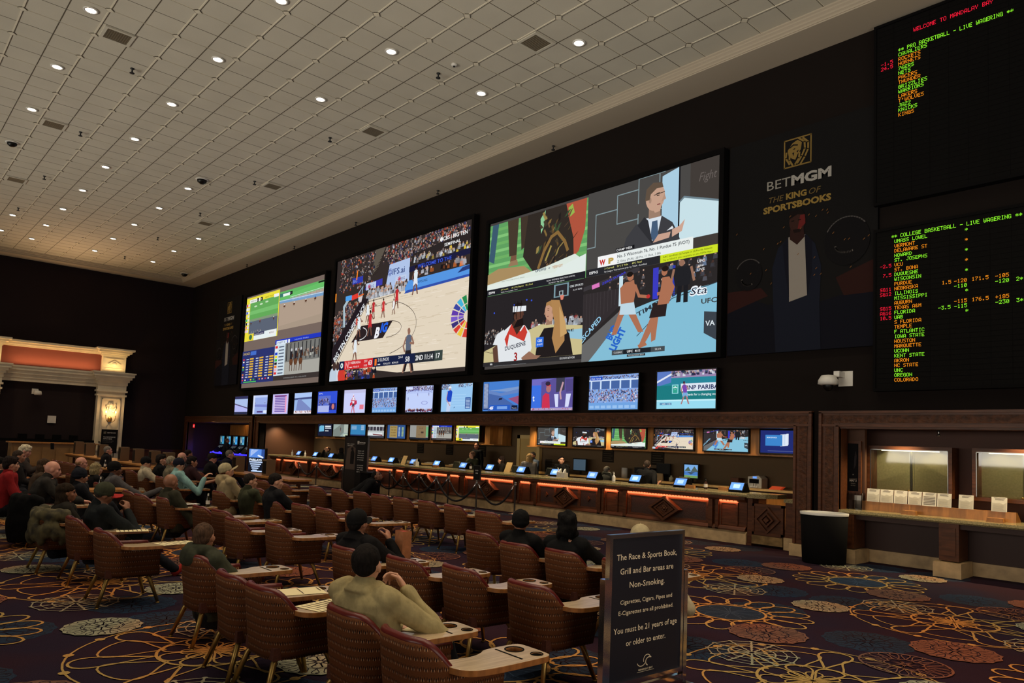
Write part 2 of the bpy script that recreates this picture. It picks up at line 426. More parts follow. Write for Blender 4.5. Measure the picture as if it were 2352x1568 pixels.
for i in range(-3, 12):
    for j in range(-1, 5):
        ax, ay = -3.28-PX*i, 15.3-PY*j
        dist = math.hypot(ax, ay)
        if ax < -50 or ax > 9 or ay < -8: continue
        hi = dist < 22
        def inb(x, y, r): return XL+r < x < XR-r and YB+r < y < YW+.35-r
        for fn, dx, dy, r in ((medE,1.6,-.07,.5),(medE,-1.46,0,.5),(medE,-.3,2.05,.5),(medE,-1.9,-1.5,.5),(medB,-2.1,2.0,1.1),(medA,0,0,1.35),(medF,-.87,.4,.5),(medF,1.2,-.6,.5),(medC,-1.2,1.35,.5),(medC,.5,2.47,.5),(medG,.35,1.37,.47),(medD,.95,.65,.42),(medD,-1.55,-.63,.42)):
            x, y = ax+dx, ay+dy
            if fn in (medF,) and dx < 0: 
                if inb(x,y,r): fn(x,y,hi)
                continue
            if inb(x,y,r): fn(x,y,hi)
build('floor', F, 'carpet', struct=True, colattr=True)
# ---- ceiling
Cg = MB()
x0c, y1c = XL+1.0, 14.5
Cg.box(x0c-.05, YB, ZC, XR, y1c+.05, ZC+.3, 0)
p = 1.433/2
k = 0
y = 12.21+1.433
ys = [12.21+p*j for j in range(-27, 4)]
xs = [-10.915-p*i for i in range(-23, 51)]
for idx, y in enumerate(ys):
    if not (YB < y < y1c): continue
    maj = (idx+27) % 2 == 1   # index 27 => y=12.21 knot line
    maj = abs(((y-12.21)/1.433) - round((y-12.21)/1.433)) < .1
    if maj:
        Cg.box(x0c, y-.02, ZC-.012, XR, y+.012, ZC+.01, 2); Cg.box(x0c, y+.012, ZC-.010, XR, y+.028, ZC+.01, 1)  # rib painted paler as if lit, dark strip along one side
    else: Cg.box(x0c, y-.011, ZC-.004, XR, y+.011, ZC+.01, 1)
for x in xs:
    if not (x0c < x < XR): continue
    maj = abs(((x+10.915)/1.433) - round((x+10.915)/1.433)) < .1
    if maj:
        Cg.box(x-.008, YB, ZC-.005, x+.008, y1c, ZC+.01, 1); Cg.box(x+.008, YB, ZC-.008, x+.02, y1c, ZC+.01, 2)  # dark line with a pale strip painted as its lit edge
        for y in ys:
            if YB < y < y1c and abs(((y-12.21)/1.433) - round((y-12.21)/1.433)) < .1:
                for r, z, m in ((.105,.014,1),(.085,.022,2)):
                    Cg.add([(x-r,y,ZC-z),(x,y-r,ZC-z),(x+r,y,ZC-z),(x,y+r,ZC-z),(x-r,y,ZC),(x,y-r,ZC),(x+r,y,ZC),(x,y+r,ZC)],[(0,1,2,3),(0,4,5,1),(1,5,6,2),(2,6,7,3),(3,7,4,0)],m)
    else: Cg.box(x-.007, YB, ZC-.003, x+.007, y1c, ZC+.01, 1)
build('ceiling', Cg, ['tile','tileline','tilehi'], struct=True)
sf = MB()
sf.box(XL-.2, y1c, ZS, XR, YW+.1, ZC+.3, 0)
sf.box(XL-.2, YB, ZS, XL+1.0, y1c, ZC+.3, 0)
build('ceiling', sf, ['soffit'], struct=True)
mo = MB()
prof = [(0,ZS),(0,ZC),(-.16,ZC),(-.16,ZC-.03),(-.12,ZC-.05),(-.12,ZC-.08),(-.07,ZC-.11),(-.07,ZC-.15),(-.03,ZC-.17),(-.03,ZS+.03),(-.012,ZS+.03),(-.012,ZS)]
mo.prism([(y1c+a,b) for a,b in prof], 'x', x0c, XR, 0)
mo.prism([(x0c-a,b) for a,b in prof], 'y', YB, y1c, 0)
build('trim_1', mo, ['soffit'], struct=True)
# ---- walls
W = MB()
W.box(XL-.3, YW, 3.1, XR, YW+.3, ZC+.3, 0)
for a, b in ((XL-.3,-47.3),(-37.5,-36.3),(-7.55,-6.95)): W.box(a, YW, 0, b, YW+.3, 3.1, 0)
W.box(XL-.3, YW+.3, 2.95, XR, YW+3.2, 3.1, 1)           # recess ceilings
build('wall_right', W, ['wall','wall'], struct=True)
R_ = MB()
R_.box(XL-.3, YW+3.0, 0, -6.95, YW+3.2, 2.95, 0)
for x in (-47.4, -37.5, -36.3, -7.55): R_.box(x-.05, YW+.3, 0, x+.05, YW+3.0, 2.95, 1)
R_.box(-7.0, YW+1.2, 0, XR, YW+1.35, 2.95, 2)
build('wall_recess', R_, [mat('recess_wall',rgb(92,72,46),.8), mat('recess_side',rgb(84,52,32),.6), mat('niche_back',rgb(70,40,30),.7)], struct=True)
WL = MB()
WL.box(XL-.3, YB, 0, XL, YW+.3, ZC+.3, 0)
build('wall_left', WL, ['wall_left'], struct=True)
# ---- carved door-case frames round the three openings
def casing(name, xa, xb, left=True, right=True):
    t = MB()
    jw = .42
    def beam(z0, z1, y, m=0): t.box(xa, YW-y, z0, xb, YW+.05, z1, m)
    beam(2.86,3.13,.07); beam(3.10,3.15,.14); beam(2.90,3.06,.085,1); beam(2.82,2.87,.12); beam(2.78,2.83,.05)
    t.box(xa, YW+.05, 2.78, xb, YW+.32, 3.05, 0)
    for on_, x0, x1, sx in ((left, xa, xa+jw, 1),(right, xb-jw, xb, -1)):
        if not on_: continue
        t.box(x0, YW-.075, .26, x1, YW+.32, 3.1, 0)
        a, b = (x0, x0+.06) if sx>0 else (x1-.06, x1)
        t.box(a, YW-.14, .26, b, YW, 3.12, 0)
        t.box(x0+.12, YW-.09, .32, x1-.12, YW, 2.9, 1)
        a, b = (x1-.06, x1) if sx>0 else (x0, x0+.06)
        t.box(a, YW-.12, .26, b, YW, 2.84, 0)
        t.box(x0-.03, YW-.2, 0, x1+.03, YW+.32, .25, 2)
    build(name, t, ['wood','woodx','stone'], struct=True)
casing('trim_2', -47.3, -37.05)
casing('trim_3', -36.75, -7.28)
casing('trim_4', -7.12, XR, right=False)
# far left wall wainscot and the cream portal
wn = MB(); wn.box(XL, 12.0, 0, XL+.08, YW, 1.0, 0); wn.box(XL, 12.0, 1.0, XL+.13, YW, 1.06, 1)
build('trim_5', wn, ['wood','wood'], struct=True)
def portal():
    g = MB()
    xw = XL
    for ya, yb in ((4.45,5.87),(10.5,11.92)):
        xf = xw+.45
        g.box(xw, ya-.12, 0, xf+.1, yb+.12, .9, 0); g.box(xw, ya-.17, .9, xf+.15, yb+.17, 1.0, 0); g.box(xw, ya-.08, 1.0, xf+.07, yb+.08, 1.1, 0)
        g.box(xw, ya, 1.1, xf, yb, 4.1, 0)
        # raised frame on the shaft
        for a, b, c, d in ((ya+.22,yb-.22,1.4,1.46),(ya+.22,yb-.22,3.9,3.96)): g.box(xf, a, c, xf+.05, b, d, 0)
        for yy in (ya+.22, yb-.28): g.box(xf, yy, 1.4, xf+.05, yy+.06, 3.96, 0)
        # acanthus ornament
        cy = (ya+yb)/2
        rr = random.Random(int(ya*10))
        for q in range(26):
            a = rr.uniform(-1,1); zz = 3.75-.55*rr.random()
            g.ell((xf+.03, cy+a*.3*(1-abs(3.55-zz)), zz), (.05,.05,.08), 8, 6, 0)
        g.ell((xf+.05, cy, 3.6), (.07,.13,.13), 10, 8, 0)
        for z0, z1, o in ((4.1,4.2,.07),(4.2,4.35,.0),(4.35,4.45,.1)): g.box(xw, ya-o, z0, xf+o, yb+o, z1, 0)
        for z0, z1, o in ((4.45,4.75,.03),(4.75,4.95,.08),(4.95,5.1,.16),(5.1,5.25,.26),(5.25,5.42,.36),(5.42,5.5,.42)): g.box(xw, ya-o, z0, xf+o, yb+o, z1, 0)
        g.box(xw, ya+.1, 5.5, xf+.02, yb-.1, 6.45, 0)
        for a, b, c, d in ((ya+.25,yb-.25,5.68,5.73),(ya+.25,yb-.25,6.25,6.3)): g.box(xf+.02, a, c, xf+.06, b, d, 0)
        g.prism([(cy-.33,5.98),(cy,6.2),(cy+.33,5.98),(cy,5.76)], 'x', xf+.02, xf+.07, 0)
        g.ell((xf+.08, cy, 5.98), (.04,.11,.11), 10, 8, 0)
        for z0, z1, o in ((6.45,6.55,.05),(6.55,6.65,.14),(6.65,6.78,.26),(6.78,6.88,.38)): g.box(xw, ya+.1-o, z0, xf+o, yb-.1+o, z1, 0)
    for z0, z1, o in ((4.6,4.8,.0),(4.8,5.0,.06),(5.0,5.2,.16),(5.2,5.35,.26),(5.35,5.45,.3)): g.box(xw, 5.87, z0, xw+.25+o, 10.5, z1, 0)
    for z0, z1, o in ((6.5,6.6,.1),(6.6,6.72,.2),(6.72,6.84,.3)): g.box(xw, 5.8, z0, xw+.15+o, 10.6, z1, 0)
    g.box(xw, 5.8, 5.45, xw+.12, 10.6, 6.5, 1)
    build('trim_6', g, ['cream', mat('maroon_frieze', rgb(120,62,52), .8)], struct=True)
portal()
# ============================================================= FIXTURES
WOODS = ['wood','woodx','woodp','stone','granite']
M['glowtape'] = mat('orange_rope_light', rgb(255,120,60), .5, emis=rgb(250,132,82), estr=1.5)
M['screenblue'] = mat('blue_display', rgb(90,140,230), .3, emis=rgb(92,150,240), estr=.95)
M['glass'] = mat('clear_glass', (1,1,1,1), .03, trans=1)
M['rub'] = mat('dark_rubber', rgb(24,24,26), .7)
M['mgrey'] = mat('mid_grey', rgb(92,90,88), .6)
M['olive'] = mat('olive_leather', rgb(44,44,32), .5)
lamp_jobs=[]
# ---- betting counter
def counter():
    t = thing('betting_counter','long mahogany betting counter with glowing orange strips and raised diamond panels','counter',(0,0,0))
    yf = 16.05
    xl, xr = -35.9, -9.18
    b = MB(); b.box(xl, yf, .3, xr, yf+.5, 1.08, 0)
    b.prism([(yf-.06,1.0),(yf-.12,1.06),(yf-.12,1.12),(yf+.5,1.12),(yf+.5,1.0)],'x',xl,xr,0)
    b.prism([(yf,.3),(yf-.1,.3),(yf-.1,.33),(yf-.05,.4),(yf,.42)],'x',xl,xr,0)
    longs = [(-12.79,-10.21),(-16.36,-13.88),(-19.99,-17.49),(-23.47,-21.04),(-27.05,-24.6),(-30.67,-28.1),(-34.38,-31.87)]
    shorts = [(-9.9,-9.4),(-13.61,-13.15),(-17.15,-16.72),(-20.84,-20.38),(-24.32,-23.9),(-27.8,-27.4),(-31.4,-31.0),(-35.2,-34.8)]
    def frame(x0,x1,z0,z1,w,y,m=0):
        b.box(x0,y,z0,x1,yf,z0+w,m); b.box(x0,y,z1-w,x1,yf,z1,m); b.box(x0,y,z0+w,x0+w,yf,z1-w,m); b.box(x1-w,y,z0+w,x1,yf,z1-w,m)
    for x0,x1 in longs:
        b.box(x0+.1,yf-.015,.42,x1-.1,yf,.96,2)
        frame(x0,x1,.36,.99,.07,yf-.05); frame(x0+.07,x1-.07,.43,.92,.025,yf-.03)
        for x in (x0-.13, x1+.02): b.box(x,yf-.1,.3,x+.11,yf,1.02,0)
    for k,(x0,x1) in enumerate(longs[1::2]):
        for q in (.3,.7):
            x=x0+(x1-x0)*q; b.box(x-.05,yf-.045,.42,x+.05,yf,.96,0)
        for q in (.15,.85):
            x=x0+(x1-x0)*q; b.prism([(x-.06,.68),(x,.76),(x+.06,.68),(x,.60)],'y',yf-.06,yf,0)
    for x0,x1 in shorts:
        frame(x0,x1,.36,.99,.05,yf-.05); b.box(x0+.05,yf-.02,.42,x1-.05,yf,.94,0)
        b.box(x0-.09,yf-.1,.3,x0-.01,yf,1.02,0)
    build('front_panel', b, WOODS, t)
    for x0,x1 in longs:                     # raised diamonds with rosettes
        cx=(x0+x1)/2; d=MB(); cz=.66
        for r,yy,w in ((.47,.2,.1),(.30,.17,.05)):
            o=[(cx-r*1.05,cz),(cx,cz+r*.68),(cx+r*1.05,cz),(cx,cz-r*.68)]; i=[(cx-(r-w)*1.05,cz),(cx,cz+(r-w)*.68),(cx+(r-w)*1.05,cz),(cx,cz-(r-w)*.68)]
            for k in range(4):
                j=(k+1)%4; d.prism([o[k],o[j],i[j],i[k]],'y',yf-yy,yf,0)
        d.prism([(cx-.36*1.05,cz),(cx,cz+.36*.68),(cx+.36*1.05,cz),(cx,cz-.36*.68)],'y',yf-.12,yf,0)
        for k in range(8):
            a=PI*k/4; d.ell((cx+.07*math.cos(a),yf-.13,cz+.07*math.sin(a)),(.035,.03,.035),8,6,0)
        d.ell((cx,yf-.14,cz),(.045,.04,.045),10,6,0)
        build('diamond_panel', d, 'wood', t)
    for x0,x1 in longs+shorts:
        l=MB(); n=max(3,int((x1-x0)/.09)); l.box(x0,yf-.075,.975,x1,yf-.01,.985,0)
        for k in range(n):
            a=x0+(x1-x0)*k/n; l.box(a+.012,yf-.085,.975,a+(x1-x0)/n-.012,yf-.02,1.045,0)
        o=build('light_strip', l, 'glowtape', t); o['label']='glowing orange light strip'
        lamp_jobs.append(('AREA','strip_glow',((x0+x1)/2,yf-.07,.965),1.8*(x1-x0),(1,.36,.16),x1-x0,(math.radians(14),0,0),.04))
    p=MB(); p.prism([(yf-.08,0),(yf-.08,.24),(yf-.02,.3),(yf+.5,.3),(yf+.5,0)],'x',xl,xr+.02,3)
    build('stone_base', p, WOODS, t)
    g=MB(); g.prism([(yf-.16,1.125),(yf-.2,1.15),(yf-.2,1.19),(yf-.17,1.22),(yf+.75,1.22),(yf+.75,1.12)],'x',xl-.1,xr+.1,4); g.prism([(xr+.1,yf-.2),(xr+.45,yf+.05),(xr+.62,yf+.3),(xr+.62,yf+.75),(xr+.1,yf+.75)],'z',1.12,1.22,4)
    o=build('counter_top', g, WOODS, t); o['label']='olive granite counter top'
counter()
def gate():
    t = thing('counter_gate','low wooden swing gate with diamond panel at right end of betting counter','gate',(0,0,0))
    b=MB(); x0,x1=-9.0,-8.22; y=16.0
    b.box(x0,y,.06,x1,y+.06,1.0,0); b.box(x0,y-.03,.94,x1,y+.08,1.0,0); b.box(x0,y-.03,.28,x1,y,.34,0)
    b.box(x0,y-.03,.28,x0+.05,y,1,0); b.box(x1-.05,y-.03,.28,x1,y,1,0)
    build('gate_panel',b,WOODS,t)
    d=MB(); cx=(x0+x1)/2; cz=.64
    for r,yy,w in ((.32,.06,.06),(.17,.08,.05),(.07,.1,.065)):
        o=[(cx-r,cz),(cx,cz+r),(cx+r,cz),(cx,cz-r)]; i=[(cx-(r-w),cz),(cx,cz+(r-w)),(cx+(r-w),cz),(cx,cz-(r-w))]
        for k in range(4):
            j=(k+1)%4; d.prism([o[k],o[j],i[j],i[k]],'y',y-yy,y,0)
    build('diamond_panel',d,'wood',t)
    m=MB(); m.box(x0,y-.04,.06,x1,y,.26,0); o=build('kick_plate',m,mat('scuffed_brass',rgb(150,120,78),.4,.6,var=(8,.4)),t); o['label']='scuffed brass kick plate'
gate()
b=MB(); b.box(-9.15,16.02,0,-9.02,16.3,1.1,0); b.box(-9.155,15.98,0,-9.015,16.3,.05,0)
tag(build('gate_post',b,'wood'),'square wooden post between the betting counter and its gate','post')
b=MB(); b.box(-8.18,16.0,.28,-7.66,16.5,1.08,0); b.box(-8.2,15.96,0,-7.66,16.5,.28,1); b.box(-8.2,15.95,1.08,-7.66,16.6,1.16,2); b.box(-8.12,15.98,.36,-7.9,16.0,1.0,0)
tag(build('wall_end_cabinet',b,['wood','stone','granite']),'narrow wood cabinet between the counter gate and the door frame','cabinet')
# ---- back counter and its cabinets
def backcounter():
    t=thing('back_counter','wooden work counter along the rear wall behind the betting clerks','counter',(0,0,0))
    b=MB(); b.box(-34.5,18.0,.05,-8.2,18.45,1.2,0)
    for k in range(18): b.box(-34.2+k*1.44,17.97,.25,-33.0+k*1.44,18.0,1.05,1)
    build('cabinet_body',b,['wood','oak'],t)
    g=MB(); g.box(-34.55,17.9,1.2,-8.15,18.48,1.26,0); build('work_top',g,mat('light_oak_top',rgb(196,160,104),.4,var=(3,.2)),t)
backcounter()
# ---- overhead television cabinets
def overhead(xa,xb,divs,lab):
    t=thing('overhead_cabinet',lab,'cabinet',(0,0,0)); b=MB()
    b.box(xa,18.0,2.17,xb,18.45,2.9,0); b.box(xa-.02,17.58,2.13,xb+.02,18.45,2.17,0); b.box(xa,17.62,2.84,xb,18.0,2.9,0)
    build('cabinet_body',b,'oak',t)
    for x in divs:
        d=MB(); d.box(x-.14,17.6,2.17,x+.14,18.0,2.9,0); build('divider',d,'oak',t)
TVI_R=[(-9.68,-8.3),(-11.4,-10.03),(-13.08,-11.73),(-14.72,-13.4),(-16.37,-15.02),(-18.04,-16.7)]
TVI_L=[(-22.64,-21.21),(-24.26,-22.91),(-25.83,-24.49),(-27.59,-26.17),(-29.23,-27.85),(-30.8,-29.44),(-32.47,-31.02),(-34.04,-32.58)]
overhead(-18.6,-7.65,[(TVI_R[i][0]+TVI_R[i+1][1])/2 for i in range(5)]+[-18.35],'golden oak overhead cabinet holding six televisions at right of the tan door')
overhead(-34.3,-20.4,[(TVI_L[i][0]+TVI_L[i+1][1])/2 for i in range(7)]+[-20.8],'golden oak overhead cabinet holding eight televisions at left of the tan door')
b=MB(); b.box(-19.8,18.38,0,-18.9,18.45,2.42,0); d1=build('door_1',b,mat('tan_door',rgb(190,160,96),.6),struct=True)
b=MB()
for x0,x1,z0,z1 in ((-19.95,-19.8,0,2.55),(-18.9,-18.75,0,2.55),(-19.95,-18.75,2.42,2.55)): b.box(x0,18.34,z0,x1,18.48,z1,0)
build('trim_7',b,mat('tan_door_frame',rgb(206,178,118),.6),struct=True)
b=MB(); b.lathe([(0,-.02),(.04,-.02),(.04,.0),(0,.0)],c=(-19.05,18.36,1.05),axis='y',n=10); build('door_handle',b,'steel',d1)
# ---- clerks' customer displays
tabx=[(-34.18,16.6),(-32.42,16.6),(-30.87,16.6),(-27.1,16.6),(-25.76,16.6),(-24.18,16.6),(-22.6,16.6),(-20.97,16.6),(-19.47,16.6),(-17.85,16.6),(-16.26,16.6),(-14.55,16.45),(-12.85,16.35),(-11.3,16.3),(-9.55,16.15)]
where=['leftmost on the counter beside a sanitizer bottle','second from the counter left end','third from the left, by the forehead rubbing woman','just right of the tall banner','left of the blank tan card','right of the blank tan card','left of a small wooden block','in front of the bald clerk in olive','behind the enter here sign','left of the blonde woman in patterned blouse','beside the tissue boxes','right of the clerk in black turning his head','in front of the clerk seen from behind','beside a wooden block and brown bottle','rightmost on the counter near the gate']
proto=None
for (x,y),wh in zip(tabx,where):
    if proto is None:
        t=thing('customer_display','','display',(x,y,1.221)); R=Matrix.Rotation(-.55,3,'X')
        b=MB(); b.prism([(-.02,0),(.3,0),(.3,.06),(.2,.24),(.07,.2)],'x',-.2,.2,0); build('base',b,'blackm',t)
        b=MB(); 
        def q(x_,z_,o): v=R@Vector((x_,-o,z_)); return (v.x,v.y+.0,v.z+.02)
        def slab(mb,w,h,o0,o1,z0,m):
            mb.add([q(-w,z0,o0),q(w,z0,o0),q(w,z0+h,o0),q(-w,z0+h,o0),q(-w,z0,o1),q(w,z0,o1),q(w,z0+h,o1),q(-w,z0+h,o1)],[(0,1,2,3),(7,6,5,4),(0,4,5,1),(1,5,6,2),(2,6,7,3),(3,7,4,0)],m)
        slab(b,.2,.25,0,.03,0,0); build('bezel',b,'black',t)
        b=MB(); slab(b,.175,.2,.03,.034,.025,0); slab(b,.09,.11,.034,.037,.07,1)
        o=build('screen',b,['screenblue',mat('pale_dialog',rgb(170,205,250),.4,emis=rgb(160,200,250),estr=.9)],t); o['label']='blue touch screen'
        proto=t
    else: t=copy_tree(proto); t.location=(x,y,1.221)
    t['label']='black countertop display with blue screen, '+wh; t['group']='customer displays on the betting counter'
def simple(name,label,cat,fn,mats,loc=(0,0,0),rz=0,group=None,parts=()):
    b=MB(); fn(b); o=build(name,b,mats,None,loc,(0,0,rz)); tag(o,label,cat,group)
    for pn,pf,pm in parts:
        c=MB(); pf(c); build(pn,c,pm,o)
    return o
CT=1.221
# bottles, cards and blocks on the counter
def bottle_b(b): b.lathe([(0,0),(.045,0),(.048,.02),(.048,.15),(.02,.19),(.018,.21)],n=12)
def pump_b(b): b.lathe([(.02,.2),(.02,.235),(.008,.24),(.008,.27),(.006,.27)],n=8); b.box(-.04,-.01,.265,.01,.01,.28)
M['amber'] = mat('amber_bottle',rgb(60,34,24),.3); M['labelw']=mat('white_label',rgb(210,205,195),.6)
for x,y,m,lb in ((-34.6,16.5,'white','clear pump bottle at the far left end of the betting counter'),(-33.2,16.5,'white','white pump bottle between the two leftmost displays on the counter'),(-20.35,16.5,'amber','amber pump bottle beside the bald clerk in olive'),(-16.1,16.62,'white','small pump bottle touching the tissue boxes on the counter'),(-13.6,16.35,'white','tall white pump bottle between the two black-clad clerks'),(-10.6,16.45,'amber','amber pump bottle right of the wooden block on the counter')):
    simple('pump_bottle',lb,'bottle',bottle_b,m,(x,y,CT),0,'pump bottles on the betting counter',[('pump',pump_b,'black' if m=='amber' else 'white'),('paper_label',lambda c:c.lathe([(.0495,.05),(.0495,.13)],n=12,cap=False),'labelw')])
for x,y,lb in ((-25.0,16.7,'blank tan card holder on the counter beyond the tall banner'),(-18.7,16.75,'blank tan card holder on the counter left of the blonde woman')):
    simple('card_holder',lb,'card',lambda b:(b.add([(-.15,0,0),(.15,0,0),(.17,.12,.34),(-.13,.12,.34),(-.15,.015,0),(.15,.015,0),(.17,.135,.34),(-.13,.135,.34)],[(0,1,2,3),(7,6,5,4),(0,4,5,1),(1,5,6,2),(2,6,7,3),(3,7,4,0)]),b.box(-.15,0,0,.15,.16,.012)),mat('tan_card',rgb(170,142,92),.6),(x,y,CT),0,'tan card holders')
for x,y,lb in ((-22.1,16.25,'small wooden block on the counter left of the bald clerk'),(-10.9,16.2,'wooden block on the counter beside an amber bottle'),(-10.1,16.5,'small wooden block toward the right end of the betting counter')):
    simple('pencil_block',lb,'block',lambda b:(b.box(-.13,-.05,0,.13,.05,.08),b.box(-.12,-.04,.08,.12,.04,.085)),'oak',(x,y,CT),0,'wooden blocks on the betting counter')
for x,y,lb in ((-15.85,16.45,'white tissue box with tissue standing up, left of its twin'),(-15.62,16.4,'white tissue box standing right beside its twin on the counter'),(-23.75,16.5,'tissue box with a tall white tissue beside a blue display')):
    simple('tissue_box',lb,'box',lambda b:b.box(-.08,-.08,0,.08,.08,.15),'labelw',(x,y,CT),0,'tissue boxes',[('tissue',lambda c:c.prism([(-.05,.15),(.05,.15),(.03,.27),(-.02,.22)],'x',-.02,.03),'white')])
# back counter goods
BT=1.262
def monitor(x,y,z,lb,mm,wd=.55,ht=.38,rz=0,pic=None):
    t=thing('computer_monitor',lb,'monitor',(x,y,z),rz); b=MB(); b.box(-wd/2,0,.12,wd/2,.05,.12+ht); build('bezel',b,'black',t)
    b=MB(); b.box(-.12,-.02,0,.12,.16,.015); b.box(-.03,.05,.015,.03,.08,.2); build('stand',b,'black',t)
    if pic:
        p=Pic(wd-.06,ht-.06,.0004); pic(p); p.obj('screen',EM['tv'],t,(-wd/2+.03,-.002,.15))
    else: b=MB(); b.box(-wd/2+.03,-.004,.15,wd/2-.03,0,.09+ht); build('screen',b,mm,t)
    return t
EM={'big':emat('projected_picture',1.0),'tv':emat('television_picture',1.05),'led':emat('led_dots',1.25)}
M['dimscreen']=mat('dim_monitor_screen',rgb(70,90,110),.3,emis=rgb(70,92,110),estr=.6)
def lakepic(p):
    p.rect(0,0,1,1,(120,170,225)); p.poly([(0,.5),(.3,.85),(.5,.5)],(70,90,80)); p.poly([(.5,.5),(.75,.9),(1,.55),(1,.45),(.5,.45)],(80,95,90)); p.rect(0,.2,1,.47,(70,120,190)); p.poly([(.2,.45),(.5,.25),(.8,.45)],(60,80,100)); p.rect(0,0,1,.18,(110,150,90))
monitor(-12.2,18.15,BT,'computer monitor showing a mountain lake picture on the rear counter','',.52,.44,0,lakepic)
monitor(-16.6,18.15,BT,'dim computer monitor on the rear counter right of the clerk in black','dimscreen',.6,.42)
monitor(-13.3,18.3,BT,'dark switched-off monitor on the rear counter beside the lake picture monitor','black',.5,.4)
simple('paper_towel_roll','white paper towel roll standing on the rear counter','roll',lambda b:b.lathe([(.02,0),(.1,0),(.1,.32),(.02,.32)],n=18),'labelw',(-14.7,18.2,BT))
for x,lb in ((-10.1,'grey money counting machine left of the orange slips'),(-8.7,'grey money counting machine at the right end of the rear counter')):
    simple('money_counter',lb,'machine',lambda b:(b.prism([(-.2,0),(.2,0),(.2,.26),(.1,.34),(-.2,.3)],'y',-.17,.15),),mat('office_beige',rgb(188,182,168),.5),(x,18.2,BT),0,'money counting machines',[('hopper',lambda c:c.box(-.15,-.19,.13,.12,-.168,.24),'blackm'),('display',lambda c:c.box(-.05,-.185,.26,.06,-.17,.31),'screenblue'),('feed_guide',lambda c:(c.box(-.12,-.2,.02,.1,-.168,.05),c.box(-.05,-.22,.04,-.03,-.17,.12),c.box(.03,-.22,.04,.05,-.17,.12)),'white')])
simple('slip_box','dark box holding betting slips left of the grey money counter','box',lambda b:b.box(-.12,-.1,0,.12,.12,.24),'wood',(-10.75,18.2,BT))
simple('orange_slips','stack of orange betting slips beside the money counting machine','paper',lambda b:[b.box(-.22+.02*k,-.06,.018*k,.1+.02*k,.08,.018*k+.014) for k in range(5)],mat('orange_paper',rgb(214,92,48),.7,emis=rgb(214,80,40),estr=.25),(-9.45,18.05,BT))  # slips given a faint glow of their own, though only paper
simple('black_printer','black ticket printer stacked in two trays on the rear counter','printer',lambda b:(b.box(-.3,-.15,0,.3,.15,.16),b.box(-.3,-.15,.18,.3,.15,.36),b.box(-.27,-.17,.06,.27,-.15,.1)),'black',(-13.9,18.2,BT))
simple('desk_sign','black card with gold badge standing on the rear counter','sign',lambda b:b.prism([(-.02,0),(.06,0),(.0,.22),(-.02,.22)],'x',-.2,.2),mat('tan_notice',rgb(150,126,92),.7),(-13.35,18.1,BT))
simple('spiral_bottle','small clear jar on the rear counter left of the lake picture monitor','jar',lambda b:b.lathe([(0,0),(.07,0),(.07,.12),(.03,.14),(.03,.18),(0,.18)],n=12),mat('jar_glass',rgb(150,148,130),.1),(-12.85,18.1,BT))
# paper trays behind clerk in black
def trays(b):
    for k in range(5): b.box(-.35,-.15,.1*k,.35,.2,.1*k+.015)
    b.box(-.35,-.15,0,-.33,.2,.45)
simple('letter_trays','stacked pale letter trays behind the clerk in black','tray',trays,'steel',(-17.75,18.15,BT))
for i,x in enumerate((-33,-30.2,-27.6,-26.5,-25,-23.3,-22.3,-21.3)):
    lbs=['white papers lying at the far left of the rear counter','papers left of the tall banner on the rear counter','papers just right of the banner on the rear counter','folded papers near the blank tan card on the rear counter','long pale form on the rear counter above the tan card','two forms behind the black clerk chair','forms left of the bald clerk on the rear counter','open form pad on rear counter behind the bald clerk']
    simple('form_stack',lbs[i],'paper',lambda b:(b.box(-.3,-.15,0,.25,.12,.03),b.box(-.2,-.12,.03,.3,.1,.05)),'paper',(x,18.15,BT),.1*(i%3-1),'paper forms on the rear counter')
for x,lb in ((-22.3,'black clerk chair back between display and bald clerk'),(-17.2,'black clerk chair back right of the bearded man'),(-14.75,'dark green clerk chair with someone low behind it'),(-11.9,'black clerk chair near the lake picture monitor'),(-26.0,'black clerk chair right of the tall banner'),(-18.9,'black clerk chair beside the dark haired woman')):
    t=thing('clerk_chair',lb,'chair',(x,17.15,0),0,'clerk chairs behind the counter')
    b=MB(); b.lathe([(.0,0),(.05,0),(.03,.1),(.03,.75)],n=8); [b.box(-.3,-.03,.03,.3,.03,.07) if k==0 else b.box(-.03,-.3,.03,.03,.3,.07) for k in (0,1)]; build('pedestal',b,'black',t)
    b=MB(); b.box(-.25,-.25,.75,.25,.25,.83); build('seat',b,'olive',t)
    b=MB(); b.tube([(-.2,.25,.9),(-.24,.25,1.2),(-.15,.25,1.42),(.15,.25,1.42),(.24,.25,1.2),(.2,.25,.9)],.04,8); b.box(-.22,.23,.86,.22,.27,1.4); build('backrest',b,'olive',t)
# ---- notices pinned on rear wall
for i,x in enumerate((-26.6,-24.5,-22.4,-15.9,-13.9)):
    p=Pic(.5,.42,.0006); p.rect(0,0,1,1,(34,28,22))
    for k in range(5): p.rect(.1,.82-.17*k,.9-(k%2)*.15,.87-.17*k,(70,62,48))
    o=p.obj('wall_notice','attr',None,(x,18.49,1.66 if i<3 else 1.72))
    tag(o,['dark printed notice on rear wall, leftmost above the counter papers','dark printed notice on rear wall above a black clerk chair','dark printed notice on rear wall behind the standing clerk','dark printed notice on rear wall right of the dim monitor','dark notice on rear wall behind the clerk seen from behind'][i],'notice','dark notices on the rear wall')
